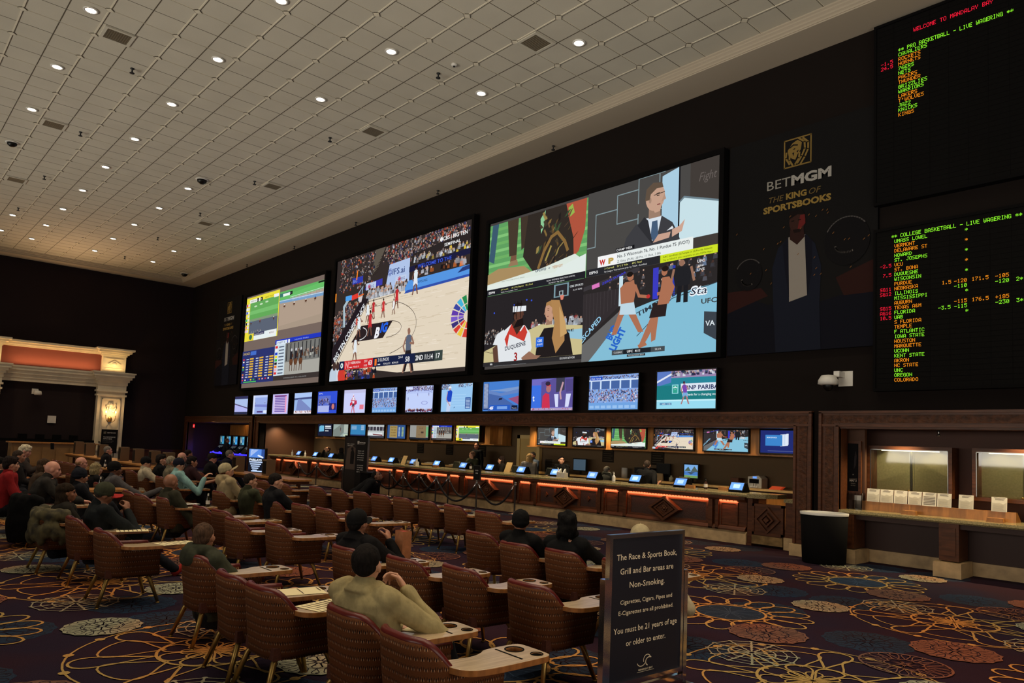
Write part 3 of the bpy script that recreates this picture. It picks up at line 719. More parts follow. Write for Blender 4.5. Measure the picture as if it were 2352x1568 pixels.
# ---- recess downlights (flush trims)
for i,x in enumerate((-9.2,-10.9,-12.4,-14.1,-15.6,-17.2,-21.6,-22.6,-24.6,-27.2,-28.6,-30.0,-31.2,-35.0)):
    if i==0:
        t=thing('recess_downlight','','light',(x,16.8,2.95)); a=MB(); a.lathe([(.05,0),(.09,0),(.09,-.025),(.05,-.025),(.05,0)],n=14,cap=False); build('trim_ring',a,'white',t)
        a=MB(); a.lathe([(0,-.012),(.05,-.012),(.05,-.008),(0,-.008)],n=12); build('lamp_lens',a,mat('warm_lens',(1,1,1,1),.5,emis=(1,.8,.5,1),estr=6),t); rp=t
    else: t=copy_tree(rp); t.location=(x,16.8,2.95)
    t['group']='small downlights over the betting counter'; t['label']='small recessed downlight over the betting counter, number %s from the gate end'%['one','two','three','four','five','six','seven','eight','nine','ten','eleven','twelve','thirteen','fourteen'][i]
# ---- writing desk niche at right
def niche():
    t=thing('writing_desk','granite topped writing desk built into the right hand niche','desk',(0,0,0))
    g=MB(); g.prism([(15.42,1.0),(15.4,1.03),(15.42,1.08),(16.35,1.08),(16.35,1.0)],'x',-6.75,XR-.5,0); o=build('desk_top',g,'granite',t); o['label']='mottled granite desk top'
    a=MB(); a.box(-6.72,15.5,.9,XR-.5,15.56,1.0,0); a.box(-6.72,16.1,.25,XR-.5,16.3,.98,0); build('apron',a,mat('dark_apron',rgb(58,34,28),.6),t)
    for x in (-6.55,-4.62,-1.9,.8):
        c=MB(); c.box(x-.17,15.42,.3,x+.17,15.95,1.0,0); c.box(x-.12,15.4,.4,x+.12,15.42,.92,0); build('pier',c,'wood',t)
        c=MB(); c.box(x-.24,15.3,0,x+.24,15.98,.28,0); build('pier_base',c,'stone',t)
    c=MB(); c.box(-6.7,16.05,0,XR-.5,16.12,.26,0); build('stone_skirting',c,'stone',t)
    l=MB(); l.prism([(15.95,1.08),(15.97,1.27),(16.05,1.27),(16.3,1.1),(16.3,1.08)],'x',-6.6,-3.66,0); build('oak_ledge',l,'oak',t)
niche()
def case(x0,x1,lb):
    t=thing('display_case',lb,'display case',(0,0,0)); z0,z1=1.5,2.38; y=16.3
    c=MB()
    for a,b_,d,e in ((x0-.07,x0,z0-.07,z1+.07),(x1,x1+.07,z0-.07,z1+.07),(x0,x1,z0-.07,z0),(x0,x1,z1,z1+.07)): c.box(a,y-.06,d,b_,y+.35,e,0)
    build('frame',c,'wood',t)
    c=MB(); c.box(x0,y+.3,z0,x1,y+.33,z1,0); build('backboard',c,mat('cream_linen_board',rgb(196,186,134),.9,var=(30,.12),bump=(140,.2,.002)),t)
    xm=(x0+x1)/2; c=MB(); c.box(xm-.01,y+.1,z0,xm+.03,y+.13,z1,0); c.box(xm+.06,y+.1,z0,xm+.065,y+.13,z1,0); build('centre_rail',c,mat('clear_rail',rgb(170,165,120),.3),t)
    c=MB(); c.box(x0,y+.0,z0,xm+.03,y+.006,z1,0); c.box(xm,y+.012,z0,x1,y+.018,z1,0); build('glass_doors',c,'glass',t)
    c=MB()
    for a,b_,d,e in ((x0,x0+.012,z0,z1),(x1-.012,x1,z0,z1),(x0,x1,z1-.015,z1)): c.box(a,y-.065,d,b_,y-.05,e,0)
    build('edge_strip',c,'steel',t)
    c=MB(); c.lathe([(0,0),(.02,0),(.02,.012),(0,.012)],c=(xm,y-.02,z0+.03),axis='y',n=10); build('lock',c,'brass',t)
    c=MB(); c.box(xm-.55,y-.0,z1-.03,xm+.55,y+.1,z1-.005,0); o=build('lamp',c,mat('case_lamp',(1,1,1,1),.5,emis=(1,.86,.5,1),estr=3),t)
    for q in (-.45,0,.45): lamp_jobs.append(('SPOT','case_lamp',(xm+q,y+.13,z1-.05),14,(1,.86,.52),.01,(math.radians(30),0,0),None))
case(-6.38,-4.87,'lit glass notice case with empty cream board above the writing desk, left one')
case(-4.38,-2.87,'lit glass notice case with cream board cut off by right picture edge')
# papers on the ledge
def sheet(x,kind,lb):
    p=Pic(.255,.27,.0005); p.rect(0,0,1,1,(236,230,214)); rr=random.Random(int(abs(x)*100))
    for k in range(3): p.rect(.15+.1*rr.random(),.93-.06*k,.6+.3*rr.random(),.955-.06*k,(120,105,95))
    if kind=='stripe':
        for k in range(6): p.rect(.08,.1+.11*k,.92,.15+.11*k,(110,100,90))
    else:
        p.poly([(.05,.05),(.05,.6),(.3,.5+.12*rr.random()),(.5,.62),(.75,.52),(.95,.64),(.95,.05)],(205,198,182))
        for k in range(6): p.rect(.12,.1+.07*k,.85-.2*rr.random(),.115+.07*k,(165,158,142))
    o=p.obj('paper_sheet','attr',None,(x,15.93,1.27),(-.12,0,0)); tag(o,lb,'paper','betting sheets on the writing desk ledge')
    o.data.materials[0]=M['attr']
ords=['first','second','third','fourth','fifth with bold stripes','sixth']
for k in range(6): sheet(-6.33+.27*k,'stripe' if k==4 else 'g','white printed betting sheet on the oak ledge, %s from the left'%ords[k])
sheet(-4.6,'g','white printed betting sheet standing alone between the two lit cases'); sheet(-4.05,'g','white printed betting sheet below the right lit case')
for x,lb in ((-5.42,'small wooden pencil block on the granite desk below the striped sheet'),(-3.93,'small wooden pencil block on the granite desk near right picture edge')):
    simple('pencil_block',lb,'block',lambda b:(b.box(-.13,-.06,0,.13,.06,.08),b.box(-.14,-.07,0,.14,.07,.02)),'oak',(x,15.72,1.08),0,'wooden blocks on the writing desk')
# clear acrylic leaflet rack
simple('leaflet_rack','clear acrylic leaflet rack at left end of the writing desk','rack',lambda b:[b.box(-.14+.14*k-.005,-.05,0,-.14+.14*k+.005,.15,.36) for k in range(3)]+[b.box(-.14,-.05,0,.14,-.04,.2)],'glass',(-6.52,15.85,1.08),0,None,[('leaflet',lambda c:c.box(-.04,.02,.01,.1,.03,.3),'labelw')])
def poster_pic(p):
    p.rect(0,0,1,1,(20,18,20)); p.poly([(.55,.45),(.75,.55),(.8,.75),(.7,.85),(.6,.7)],(48,42,44))
    p.text('W',.5,.33,.03,(190,180,170),.12,'c'); p.rect(.15,.255,.85,.26,(150,140,130)); p.text('MAY 3',.5,.2,.045,(200,190,180),.6,'c',.02); p.text('TICKETS',.5,.15,.018,(150,140,130),.4,'c'); p.text('ON SALE',.5,.11,.018,(150,140,130),.4,'c')
def wallposter(name,lb,x,y,z,w,h,pic,framem='wood',fr=.05,m='attr'):
    t=thing(name,lb,'poster',(x,y,z)); p=Pic(w,h,.0006); pic(p); p.obj('print',m,t,(0,-.012,0))
    b=MB()
    if fr:
        for a,c,d,e in ((-fr,0,-fr,h+fr),(w,w+fr,-fr,h+fr),(0,w,-fr,0),(0,w,h,h+fr)): b.box(a,-.04,d,c,.03,e)
        b.box(0,-.01,0,w,.02,h)
    else: b.box(0,-.01,0,w,.03,h)
    build('frame',b,framem,t)
    return t
wallposter('poster','narrow dark poster in wood frame at left end of the writing desk',-6.74,15.95,1.46,.24,1.02,poster_pic,'wood',.05)
b=MB(); b.box(-6.99,15.99,1.08,-6.4,16.1,2.9); build('wall_niche',b,mat('niche_side',rgb(78,48,30),.7),struct=True)
# sprinkler in niche
simple('sprinkler_head','silver sprinkler head under the niche header above the left lit case','sprinkler',lambda b:(b.lathe([(0,0),(.03,0),(.02,-.05),(.02,-.09),(.04,-.1),(.04,-.11),(0,-.11)],n=10),),'steel',(-4.95,15.95,2.78))
# trash can
t=thing('trash_can','tall oval black trash can with pale liner rim before the wooden frame','trash can',(-6.75,14.85,0))
b=MB(); b.lathe([(.0,0),(.4,0),(.42,.03),(.46,1.02),(.44,1.02),(.43,.3),(0,.3)],n=32); build('bin',b,'blackm',t)
b=MB(); b.lathe([(.465,.98),(.47,1.03),(.43,1.035),(.425,.95)],n=32,cap=False); o=build('liner_rim',b,'white',t); o['label']='pale liner folded over the rim'
for ob in t.children: ob.scale=(1,.72,1)
t.rotation_euler=(0,0,.5)
# ---- wall camera
def cam(loc,lb,sc=1,rz=0):
    t=thing('security_camera',lb,'camera',loc,rz); b=MB(); b.box(-.0*sc,-.02,-.1*sc,.3*sc,.03,.22*sc); b.box(.02*sc,-.3*sc,.08*sc,.14*sc,0,.2*sc); build('wall_mount',b,'white',t)
    b=MB(); b.lathe([(0,.12*sc),(.14*sc,.1*sc),(.2*sc,.0),(.21*sc,-.08*sc),(.14*sc,-.1*sc),(0,-.1*sc)],c=(-.05*sc,-.4*sc,0),n=20); build('housing',b,'white',t)
    b=MB(); b.ell((-.05*sc,-.4*sc,-.1*sc),(.11*sc,.11*sc,.13*sc),14,10); build('dome',b,'black',t)
cam((-6.75,YW,3.78),'white dome security camera on the dark wall between screens and odds boards')
t=thing('security_camera','white dome security camera on the far wall inside the cream portal','camera',(XL,7.5,4.0)); 
b=MB(); b.box(0,-.15,-.05,.06,.15,.25); b.box(.05,-.05,.05,.35,.05,.15); build('wall_mount',b,'white',t)
b=MB(); b.lathe([(0,.15),(.16,.12),(.2,-.05),(.15,-.1),(0,-.1)],c=(.4,.08,0),n=16); build('housing',b,'white',t)
simple('wall_speaker','small white box on the far wall below the security camera','box',lambda b:(b.box(0,-.2,-.2,.08,.2,.2),b.box(.08,-.12,-.12,.09,.12,.12)),'white',(XL,8.4,2.6))
# ---- vents, sprinklers, ceiling cameras, speakers
vl=[(-19.15,4.03,'nearest the camera on the left'),(-26.34,4.0,'left side, further from the camera'),(-33.44,4.03,'far left above the portal side'),(-12.0,11.13,'nearest the screen wall at right'),(-19.18,11.13,'middle of the screen-side row'),(-26.34,11.12,'third of the screen-side row'),(-33.43,11.13,'farthest of the screen-side row')]
for i,(x,y,wh) in enumerate(vl):
    if i==0:
        t=thing('ceiling_vent','','vent',(x,y,ZC)); b=MB()
        for a,c,d,e in ((-.33,.33,-.33,-.26),(-.33,.33,.26,.33),(-.33,-.26,-.26,.26),(.26,.33,-.26,.26)): b.box(a,d,-.035,c,e,0)
        build('frame',b,'tile',t); b=MB(); b.box(-.26,-.26,-.02,.26,.26,-.005); [b.box(-.26,-.25+k*.05,-.03,.26,-.235+k*.05,-.02) for k in range(10)]; build('grille',b,mat('vent_grille',rgb(104,94,76),.7),t); vp=t
    else: t=copy_tree(vp); t.location=(x,y,ZC)
    t['group']='square ceiling vents'; t['label']='square ceiling air vent, '+wh
sl=[(-20.61,4.74),(-26.35,4.74),(-32.1,4.73),(-32.08,10.43),(-26.38,10.43),(-37.82,10.41),(-20.64,10.45),(-14.86,10.41),(-43.53,10.4),(-37.73,4.72)]
sl2=[(-15.42,15.2),(-21.36,15.2),(-27.22,15.2),(-33.03,15.2),(-38.71,15.2)]
sp=None
on_=['first','second','third','fourth','fifth','sixth','seventh']
for i,(x,y) in enumerate(sl+sl2):
    z=ZC if i<len(sl) else ZS
    if sp is None:
        t=thing('sprinkler_head','','sprinkler',(x,y,z)); b=MB(); b.lathe([(0,0),(.05,0),(.05,-.02),(.02,-.03),(.02,-.12),(0,-.12)],n=10); build('body',b,'rub',t); b=MB(); b.lathe([(0,-.12),(.06,-.12),(.06,-.135),(0,-.135)],n=10); build('deflector',b,'rub',t); sp=t
    else: t=copy_tree(sp); t.location=(x,y,z)
    row = 'left row' if y<5 else ('right row' if y<11 else 'soffit row')
    same=sorted([q for q in sl+sl2 if abs(q[1]-y)<1],key=lambda q:-q[0])
    t['group']='ceiling sprinkler heads'; t['label']='tiny dark ceiling sprinkler, %s from the camera in the %s'%(on_[same.index((x,y))],row)
for x,y,z,r,lb in ((-27.75,9.0,ZC,.2,'dark dome camera in the middle of the ceiling'),(-29.14,3.31,ZC,.17,'flat dark round ceiling speaker near left picture edge'),(-45.15,14.04,ZC,.2,'dark dome in the far right ceiling corner')):
    simple('ceiling_dome',lb,'camera',lambda b:b.lathe([(0,0),(r*.9,0),(r*.8,-r*.5),(r*.4,-r*.85),(0,-r*.9)],n=18),'black',(x,y,z),0,None,[('trim_ring',lambda c:c.lathe([(r*.9,0),(r*1.15,0),(r*1.15,-.02),(r*.9,-.03)],n=18,cap=False),'white')])
simple('smoke_detector','small white and black smoke detector on the ceiling above the middle screen','detector',lambda b:b.lathe([(0,0),(.08,0),(.07,-.05),(0,-.06)],n=14),'white',(-14.2,10.41,ZC),0,None,[('sensor',lambda c:c.ell((0,0,-.06),(.03,.03,.03),8,6),'black')])
# ---- sconces on the portal pilasters
for yy,lb in ((11.2,'brass two-candle wall sconce on the right cream pillar'),(5.16,'brass two-candle wall sconce on the left cream pillar')):
    t=thing('wall_sconce',lb,'sconce',(XL+.47,yy,2.75),0,'candle wall sconces')
    b=MB(); b.ell((.03,0,.0),(.05,.12,.16),12,8); build('backplate',b,'brass',t)
    b=MB()
    for s in (-1,1): b.tube([(.06,0,-.1),(.14,s*.12,-.16),(.18,s*.22,-.06),(.18,s*.25,.1),(.18,s*.25,.18)],.018,8)
    for s in (-1,1): b.lathe([(0,0),(.05,.01),(.055,.03),(.02,.03)],c=(.18,s*.25,.18),n=10)
    build('arm',b,'brass',t)
    for s in (-1,1):
        b=MB(); b.lathe([(.02,0),(.02,.16),(0,.16)],c=(.18,s*.25,.2),n=8); build('candle',b,'cream',t)
        b=MB(); b.ell((.18,s*.25,.42),(.03,.03,.06),8,6); o=build('flame_bulb',b,mat('flame_bulb',(1,.8,.4,1),.5,emis=(1,.66,.28,1),estr=9),t); o['label']='glowing candle bulb'
    lamp_jobs.append(('POINT','sconce_glow',(XL+.85,yy,3.2),24,(1,.62,.28),.08,None,None))
# exit sign
t=thing('exit_sign','small red glowing exit sign in the far left doorway','sign',(-45.4,15.3,2.45))
b=MB(); b.box(-.16,0,0,.16,.06,.24); build('housing',b,'black',t)
p=Pic(.3,.22); p.rect(0,0,1,1,(225,20,30)); p.text('EXIT',.5,.25,.5,(255,150,140),.85,'c',.02); p.obj('sign_face',EM['tv'],t,(-.15,-.005,.01))

for x in (-5.7,-3.6,-1.5): lamp_jobs.append(('SPOT','niche_beam',(x,15.86,2.74),190,(1,.78,.45),.01,None,None))
# ============================================================= SCREENS
def crowd(p,x0,y0,x1,y1,n,cols,sz=.02,seed=1,ar=None):
    rr=random.Random(seed); ar=ar or (p.view[3]-p.view[1])/(p.view[2]-p.view[0]); p.up(); p.hold=True
    for k in range(n):
        x,y=rr.uniform(x0,x1),rr.uniform(y0,y1); c=rr.choice(cols); h=sz*rr.uniform(.8,1.3)
        u_=rr.uniform(.6,1); c=tuple(int(v*u_) for v in c); h*=.8; p.poly([(x-h*ar*.5,y),(x+h*ar*.5,y),(x+h*ar*.38,y+h*.8),(x-h*ar*.38,y+h*.8)],c)
        p.poly([(x-h*ar*.2,y+h*.8),(x+h*ar*.2,y+h*.8),(x+h*ar*.2,y+h*1.2),(x-h*ar*.2,y+h*1.2)],rr.choice([(180,140,120),(70,50,45),(200,165,145)]))
    p.hold=False
def fig(p,x,y,h,shirt,pants,skin=(150,105,85),lean=0,hair=(30,22,20),legs=.25,arm=1):
    ar=(p.view[3]-p.view[1])/(p.view[2]-p.view[0]); w=h*ar
    p.poly([(x-w*.05,y+h*.5),(x+w*.04,y+h*.5),(x-w*legs*.5,y),(x-w*legs*.5-w*.06,y)],skin)
    p.poly([(x-w*.04,y+h*.5),(x+w*.06,y+h*.5),(x+w*legs*.5+w*.05,y),(x+w*legs*.5-w*.02,y)],skin)
    p.poly([(x-w*.1,y+h*.55),(x+w*.1,y+h*.55),(x+w*.14,y+h*.3),(x+w*.02,y+h*.38),(x-w*.14,y+h*.3)],pants)
    p.poly([(x-w*.09,y+h*.5),(x+w*.09,y+h*.5),(x+w*.12+lean*w,y+h*.8),(x+w*.05+lean*w,y+h*.85),(x-w*.05+lean*w,y+h*.85),(x-w*.12+lean*w,y+h*.8)],shirt)
    if arm: p.line([(x+w*.11+lean*w,y+h*.79),(x+w*.2+lean*w,y+h*.64),(x+w*.3*arm,y+h*.66)],h*.05,skin); p.line([(x-w*.11+lean*w,y+h*.79),(x-w*.2,y+h*.6),(x-w*.14,y+h*.48)],h*.05,skin)
    p.ell(x+lean*w*1.2,y+h*.92,w*.055,h*.075,skin,10); p.ell(x+lean*w*1.2-w*.01,y+h*.95,w*.055,h*.055,hair,10)
REDS=[(190,70,54),(215,105,66),(90,80,84),(150,144,140),(90,90,110),(60,50,55),(190,190,196),(56,60,110),(54,48,50),(74,66,64)]
WH=[(215,225,235),(180,190,205),(150,140,140),(235,240,245),(120,110,110)]
def court(p,big=True):
    n=1 if big else .3
    p.rect(0,0,1,1,(52,44,42))
    # stands
    p.poly([(.33,1),(.41,1),(.36,.86),(.31,.80)],(92,84,74))
    for k in range(9): p.line([(.31+.012*k,.80+.022*k),(.36+.008*k,.82+.021*k)],.006,(48,40,36))
    crowd(p,.03,.72,.33,.98,int(260*n),REDS+[(60,52,50)]*3,.022,3); crowd(p,.4,.86,.98,.99,int(360*n),REDS,.024,4); crowd(p,.44,.82,.7,.9,int(120*n),REDS,.024,5)
    p.poly([(.6,.8),(1,.84),(1,.93),(.62,.88)],(44,38,38)); crowd(p,.63,.8,1,.84,int(70*n),WH+[(230,200,60),(60,60,70)],.03,6)
    p.poly([(.42,.64),(.6,.67),(.6,.86),(.45,.85)],(176,196,232)); p.text('IFS.ai',.475,.765,.045,(40,60,120),.09,'l',.01)
    for k in range(12): a=2*PI*k/12; p.line([(.455+.006*math.cos(a),.79+.011*math.sin(a)),(.455+.016*math.cos(a),.79+.03*math.sin(a))],.005,(40,60,150))
    p.poly([(.26,.70),(.4,.71),(.4,.76),(.27,.745)],(60,60,170)); p.rect(.27,.695,.35,.75,(190,205,232)); p.rect(.5,.69,.58,.745,(190,205,232)); 
    for x in (.295,.53): 
        for k in range(8): a=2*PI*k/8; p.line([(x,.72),(x+.012*math.cos(a),.72+.02*math.sin(a))],.006,(190,60,90))
    p.text('B1G',.305,.71,.02,(50,50,120),.03); p.text('B1G',.54,.71,.02,(50,50,120),.03)
    p.rect(.15,.77,.24,.82,(48,60,170)); p.text('BIG',.155,.78,.025,(140,160,230),.035); p.poly([(.18,.8),(.19,.8),(.195,.88),(.185,.87)],(240,130,40)); p.poly([(.0,.73),(.01,.73),(.01,.66),(.0,.66)],(240,140,40))
    crowd(p,.28,.62,.6,.66,int(70*n),WH,.05,8); crowd(p,.28,.6,.6,.63,int(60*n),[(225,230,240),(200,205,215)],.045,9)
    p.poly([(.6,.75),(.62,.75),(1,.77),(1,.81),(.6,.79)],(30,30,60)); p.text('WELCOME TO THE',.66,.765,.025,(60,90,220),.22,'l',.015); crowd(p,.64,.7,.98,.73,int(26*n),[(40,36,40),(200,200,210),(220,120,60)],.045,10)
    # floor
    p.poly([(.30,.615),(1,.64),(1,.03),(.55,.03),(.02,.13),(.0,.13)],(226,212,190)) 
    rr=random.Random(5); p.up(); p.hold=True
    for k in range(int(220*n)):
        x,y=rr.uniform(.05,.98),rr.uniform(.05,.6)
        if x < .3-(y<.6)*(.6-y)*.55+.02: continue
        p.rect(x,y,min(x+rr.uniform(.02,.08),1),y+.004,rr.choice([(206,190,164),(236,224,206),(214,200,176)]))
    p.hold=False
    p.poly([(.58,.60),(1,.635),(1,.70),(.6,.69),(.575,.64)],(86,150,226)); p.text('SAMSUNG',.66,.655,.018,(20,30,70),.07); p.poly([(.57,.6),(1,.62),(1,.637),(.59,.62)],(50,80,170))
    p.poly([(.92,.66),(1,.67),(1,.7),(.95,.69)],(40,60,120))
    crowd(p,.1,.44,.22,.6,int(90*n),REDS,.03,11); crowd(p,.0,.30,.08,.55,int(110*n),[(60,54,56),(150,160,180),(110,100,100),(200,90,60)],.03,12)
    p.poly([(0,.15),(0,.27),(.245,.64),(.30,.625),(.025,.13)],(36,28,34))
    p.text('BIG TEN CONFERENCE',.032,.155,.045,(235,240,245),.335,'l',.02,0,math.radians(43))
    p.line([(.30,.61),(.05,.15)],.006,(40,30,30)); p.line([(.27,.60),(.5,.61)],.004,(40,30,30))
    # lane
    p.poly([(.17,.30),(.43,.30),(.5,.42),(.25,.42)],(44,34,36)); p.arc(.23,.36,.07,.05,-80,60,.006,(235,235,235))
    p.text('B',.36,.31,.075,(240,240,245),.035,'l',.05,0,.0,.35); p.text('IG',.405,.345,.065,(40,100,230),.05,'l',.05,0,0,.35)
    p.arc(.465,.36,.10,.06,-95,88,.004,(60,46,44)); p.arc(.38,.37,.29,.21,-68,66,.004,(50,38,36),22); p.line([(.28,.545),(.5,.56)],.003,(60,46,44)); 
    # corner emblem
    for k in range(9):
        a=math.radians(100+k*19); a2=a+.26; cs=[(40,140,80),(70,180,220),(60,70,160),(96,60,170),(120,90,200),(60,50,120),(214,60,50),(236,196,60),(214,66,54)]
        for r0,r1 in ((.03,.06),(.065,.105)):
            p.poly([(1.0+r0*math.cos(a),.36+r0*1.35*math.sin(a)),(1.0+r1*math.cos(a),.36+r1*1.35*math.sin(a)),(1.0+r1*math.cos(a2),.36+r1*1.35*math.sin(a2)),(1.0+r0*math.cos(a2),.36+r0*1.35*math.sin(a2))],cs[k])
    # basket
    p.poly([(.21,.62),(.245,.64),(.25,.74),(.21,.69)],(150,170,190)); p.poly([(.215,.635),(.24,.65),(.243,.725),(.215,.68)],(70,66,76)); p.line([(.1,.44),(.09,.6),(.13,.66),(.2,.67)],.03,(170,190,200)); p.rect(.1,.645,.155,.685,(80,160,235)); p.poly([(.155,.64),(.21,.65),(.21,.69),(.155,.68)],(225,60,50)); p.line([(.21,.66),(.255,.67)],.01,(240,110,40)); p.poly([(.215,.655),(.25,.66),(.24,.61),(.225,.61)],(210,200,200))
    for x,y,h,a,b in ((.30,.44,.16,(225,235,240),(225,235,240)),(.345,.46,.15,(190,45,50),(190,45,50)),(.325,.33,.2,(200,50,55),(200,50,55)),(.425,.45,.15,(205,60,60),(200,50,50)),(.505,.46,.12,(235,235,235),(235,235,235)),(.525,.5,.17,(195,45,50),(195,45,50)),(.655,.575,.21,(225,235,240),(225,230,240)),(.235,.33,.19,(225,235,240),(225,235,240)),(.215,.40,.1,(215,80,60),(200,60,60)),(.215,.145,.2,(225,232,238),(225,232,238))):
        fig(p,x,y,h,a,b,(120,80,66))
    fig(p,.63,.02,.32,(92,100,118),(40,34,36),(150,110,92),0,(150,110,92),.3,.2); p.poly([(.6,.03),(.615,.03),(.645,.17),(.63,.17)],(36,30,32)); p.poly([(.66,.03),(.675,.03),(.65,.17),(.635,.17)],(36,30,32))
    # near heads
    for x,c in ((.06,(205,215,225)),(.11,(205,60,50)),(.03,(190,205,220))): p.ell(x,.04,.035,.07,c); p.ell(x+.01,.12,.016,.035,(70,50,46))
    crowd(p,.13,.0,.4,.05,int(50*n),[(50,50,80),(220,90,50),(60,80,190),(30,30,40)],.04,14)
    # score bar
    p.poly([(.085,.085),(.86,.085),(.86,.155),(.085,.155)],(26,34,66)); p.poly([(.13,.085),(.37,.085),(.37,.155),(.13,.155)],(208,44,48)); p.poly([(.68,.085),(.86,.085),(.86,.155),(.68,.155)],(40,44,50)); p.rect(.81,.085,.86,.155,(58,70,66))
    W_=(240,240,240)
    p.ell(.108,.12,.012,.022,(220,235,235)); p.ell(.108,.12,.005,.01,(30,80,80)); p.text('N',.14,.095,.05,(245,150,150),.028,'l',.04); p.text('3 NEBRASKA',.175,.125,.02,W_,.095); p.text('FOULS 8',.21,.095,.013,W_,.045); p.rect(.177,.097,.2,.103,W_); p.text('23-9',.3,.128,.017,W_,.025); p.text('POSS',.3,.097,.014,W_,.025); p.text('63',.335,.105,.034,W_,.027,'l',.02)
    p.text('I',.385,.097,.045,(240,120,40),.016,'l',.05); p.text('2 ILLINOIS',.41,.122,.024,W_,.085); p.rect(.41,.097,.43,.103,W_); p.text('FOULS 3   BONUS',.455,.095,.013,W_,.11); p.text('24-8',.565,.128,.017,W_,.03); p.text('58',.615,.1,.035,W_,.03,'l',.02); p.text('2ND 11:14',.685,.102,.034,W_,.115,'l',.02); p.text('17',.82,.102,.034,W_,.025,'l',.02)
    p.text('CBS | BIG TEN',.83,.905,.026,W_,.15,'l',.02); p.text('SEMIFINAL',.84,.862,.021,W_,.1,'l',.01); p.ell(.82,.917,.009,.016,W_)
def horses(p,n,y,sc,seed):
    rr=random.Random(seed)
    for k in range(n):
        x=.15+.7*k/max(1,n-1)+rr.uniform(-.04,.04); p.ell(x,y,sc*.7,sc*.8,(90,56,40),8); p.ell(x,y+sc*1.1,sc*.35,sc*.5,rr.choice([(60,120,210),(200,50,50),(230,230,230)]),8); p.line([(x-sc*.3,y-sc*.6),(x-sc*.4,y-sc*1.5)],sc*.3,(60,40,34)); p.line([(x+sc*.3,y-sc*.6),(x+sc*.35,y-sc*1.5)],sc*.3,(60,40,34))
NB=[(225,50,50),(235,235,235),(40,70,200),(240,220,40),(60,180,70),(40,30,30),(240,130,40),(240,170,190)]
def race_turf(p):
    p.rect(0,0,1,1,(236,222,60)); p.rect(.12,.1,.98,.88,(100,170,90)); p.poly([(.12,.1),(.98,.1),(.98,.46),(.12,.46)],(92,100,116)); p.poly([(.12,.44),(.98,.44),(.98,.5),(.12,.49)],(130,150,120)); p.poly([(.12,.6),(.98,.6),(.98,.7),(.12,.68)],(120,190,110)); 
    p.text('DEL',.15,.93,.03,(40,40,40),.1); p.rect(.1,.87,.42,.95,(235,240,235)); p.text('MTP 4  R 9',.14,.89,.035,(30,30,30),.25); p.rect(.33,.87,.38,.95,(20,20,20)); p.rect(.44,.87,.5,.95,(20,20,20)); p.text('4',.34,.88,.05,(240,240,240)); p.text('9',.45,.88,.05,(240,240,240)); p.text('NEXT POST',.58,.9,.03,(90,90,30),.25); p.rect(.84,.86,.98,.93,(240,240,240))
    for k in range(8): p.rect(.0,.80-.085*k,.11,.86-.085*k,(220,225,225)); p.rect(.01,.80-.085*k,.055,.86-.085*k,NB[k])
    for k in range(3): p.ell(.3+.17*k,.77+.02*k,.05,.02,(200,225,190),8)
    p.rect(.12,0,.98,.16,(230,240,240)); p.rect(.12,0,.3,.16,(232,214,60)); p.ell(.2,.08,.05,.06,(60,110,70)); p.rect(.3,.1,.62,.16,(50,50,90)); p.text('RACE CLASSIC',.32,.11,.03,(230,230,230),.28); p.rect(.75,.06,.95,.14,(240,240,240)); p.text('REPLAY',.77,.08,.035,(50,30,40),.15)
    horses(p,3,.40,.03,2); crowd(p,.14,.15,.5,.2,20,WH,.03,4)
def race_dirt(p):
    p.rect(0,0,1,1,(176,156,138)); p.poly([(0,.8),(1,.86),(1,1),(0,1)],(96,180,96)); p.poly([(0,.76),(1,.80),(1,.97),(.3,.9),(0,.86)],(104,190,104)); p.poly([(0,.70),(1,.62),(1,.72),(0,.78)],(120,160,200)); 
    for k in range(22): p.line([(.3+.032*k,.70+.0*k),(.3+.032*k,.80)],.006,(215,235,225))
    p.line([(.25,.80),(1,.82)],.01,(225,240,235)); p.line([(0,.76),(1,.70)],.012,(225,235,240)); p.rect(.0,.86,.3,.95,(60,120,110)); p.rect(.08,.86,.24,.93,(235,245,240)); p.rect(.24,.86,.3,.95,(20,22,22)); p.text('4',.255,.875,.055,(240,240,240)); p.rect(.86,.95,1,.99,(30,30,30))
    horses(p,4,.60,.035,3); p.poly([(0,0),(1,0),(1,.2),(0,.1)],(168,150,132))
def odds(p):
    p.rect(0,0,1,1,(44,52,110)); p.rect(0,.85,.25,.97,(44,52,110)); p.text('CHICAGO',.02,.88,.07,(230,200,90),.22); p.rect(.26,.85,.44,.97,(70,110,200)); 
    for r in range(8):
        p.rect(.03,.72-.078*r,.08,.76-.078*r,NB[r])
        for c in range(3):
            p.rect(.14+.3*c,.72-.078*r,.22+.3*c,.75-.078*r,(190,200,225)); p.rect(.25+.3*c,.715-.078*r,.37+.3*c,.76-.078*r,(226,178,60))
    for k in range(10): p.rect(.04+.09*k,.08,.08+.09*k,.12,NB[k%8])
    p.rect(.1,.02,.5,.05,(80,200,90))
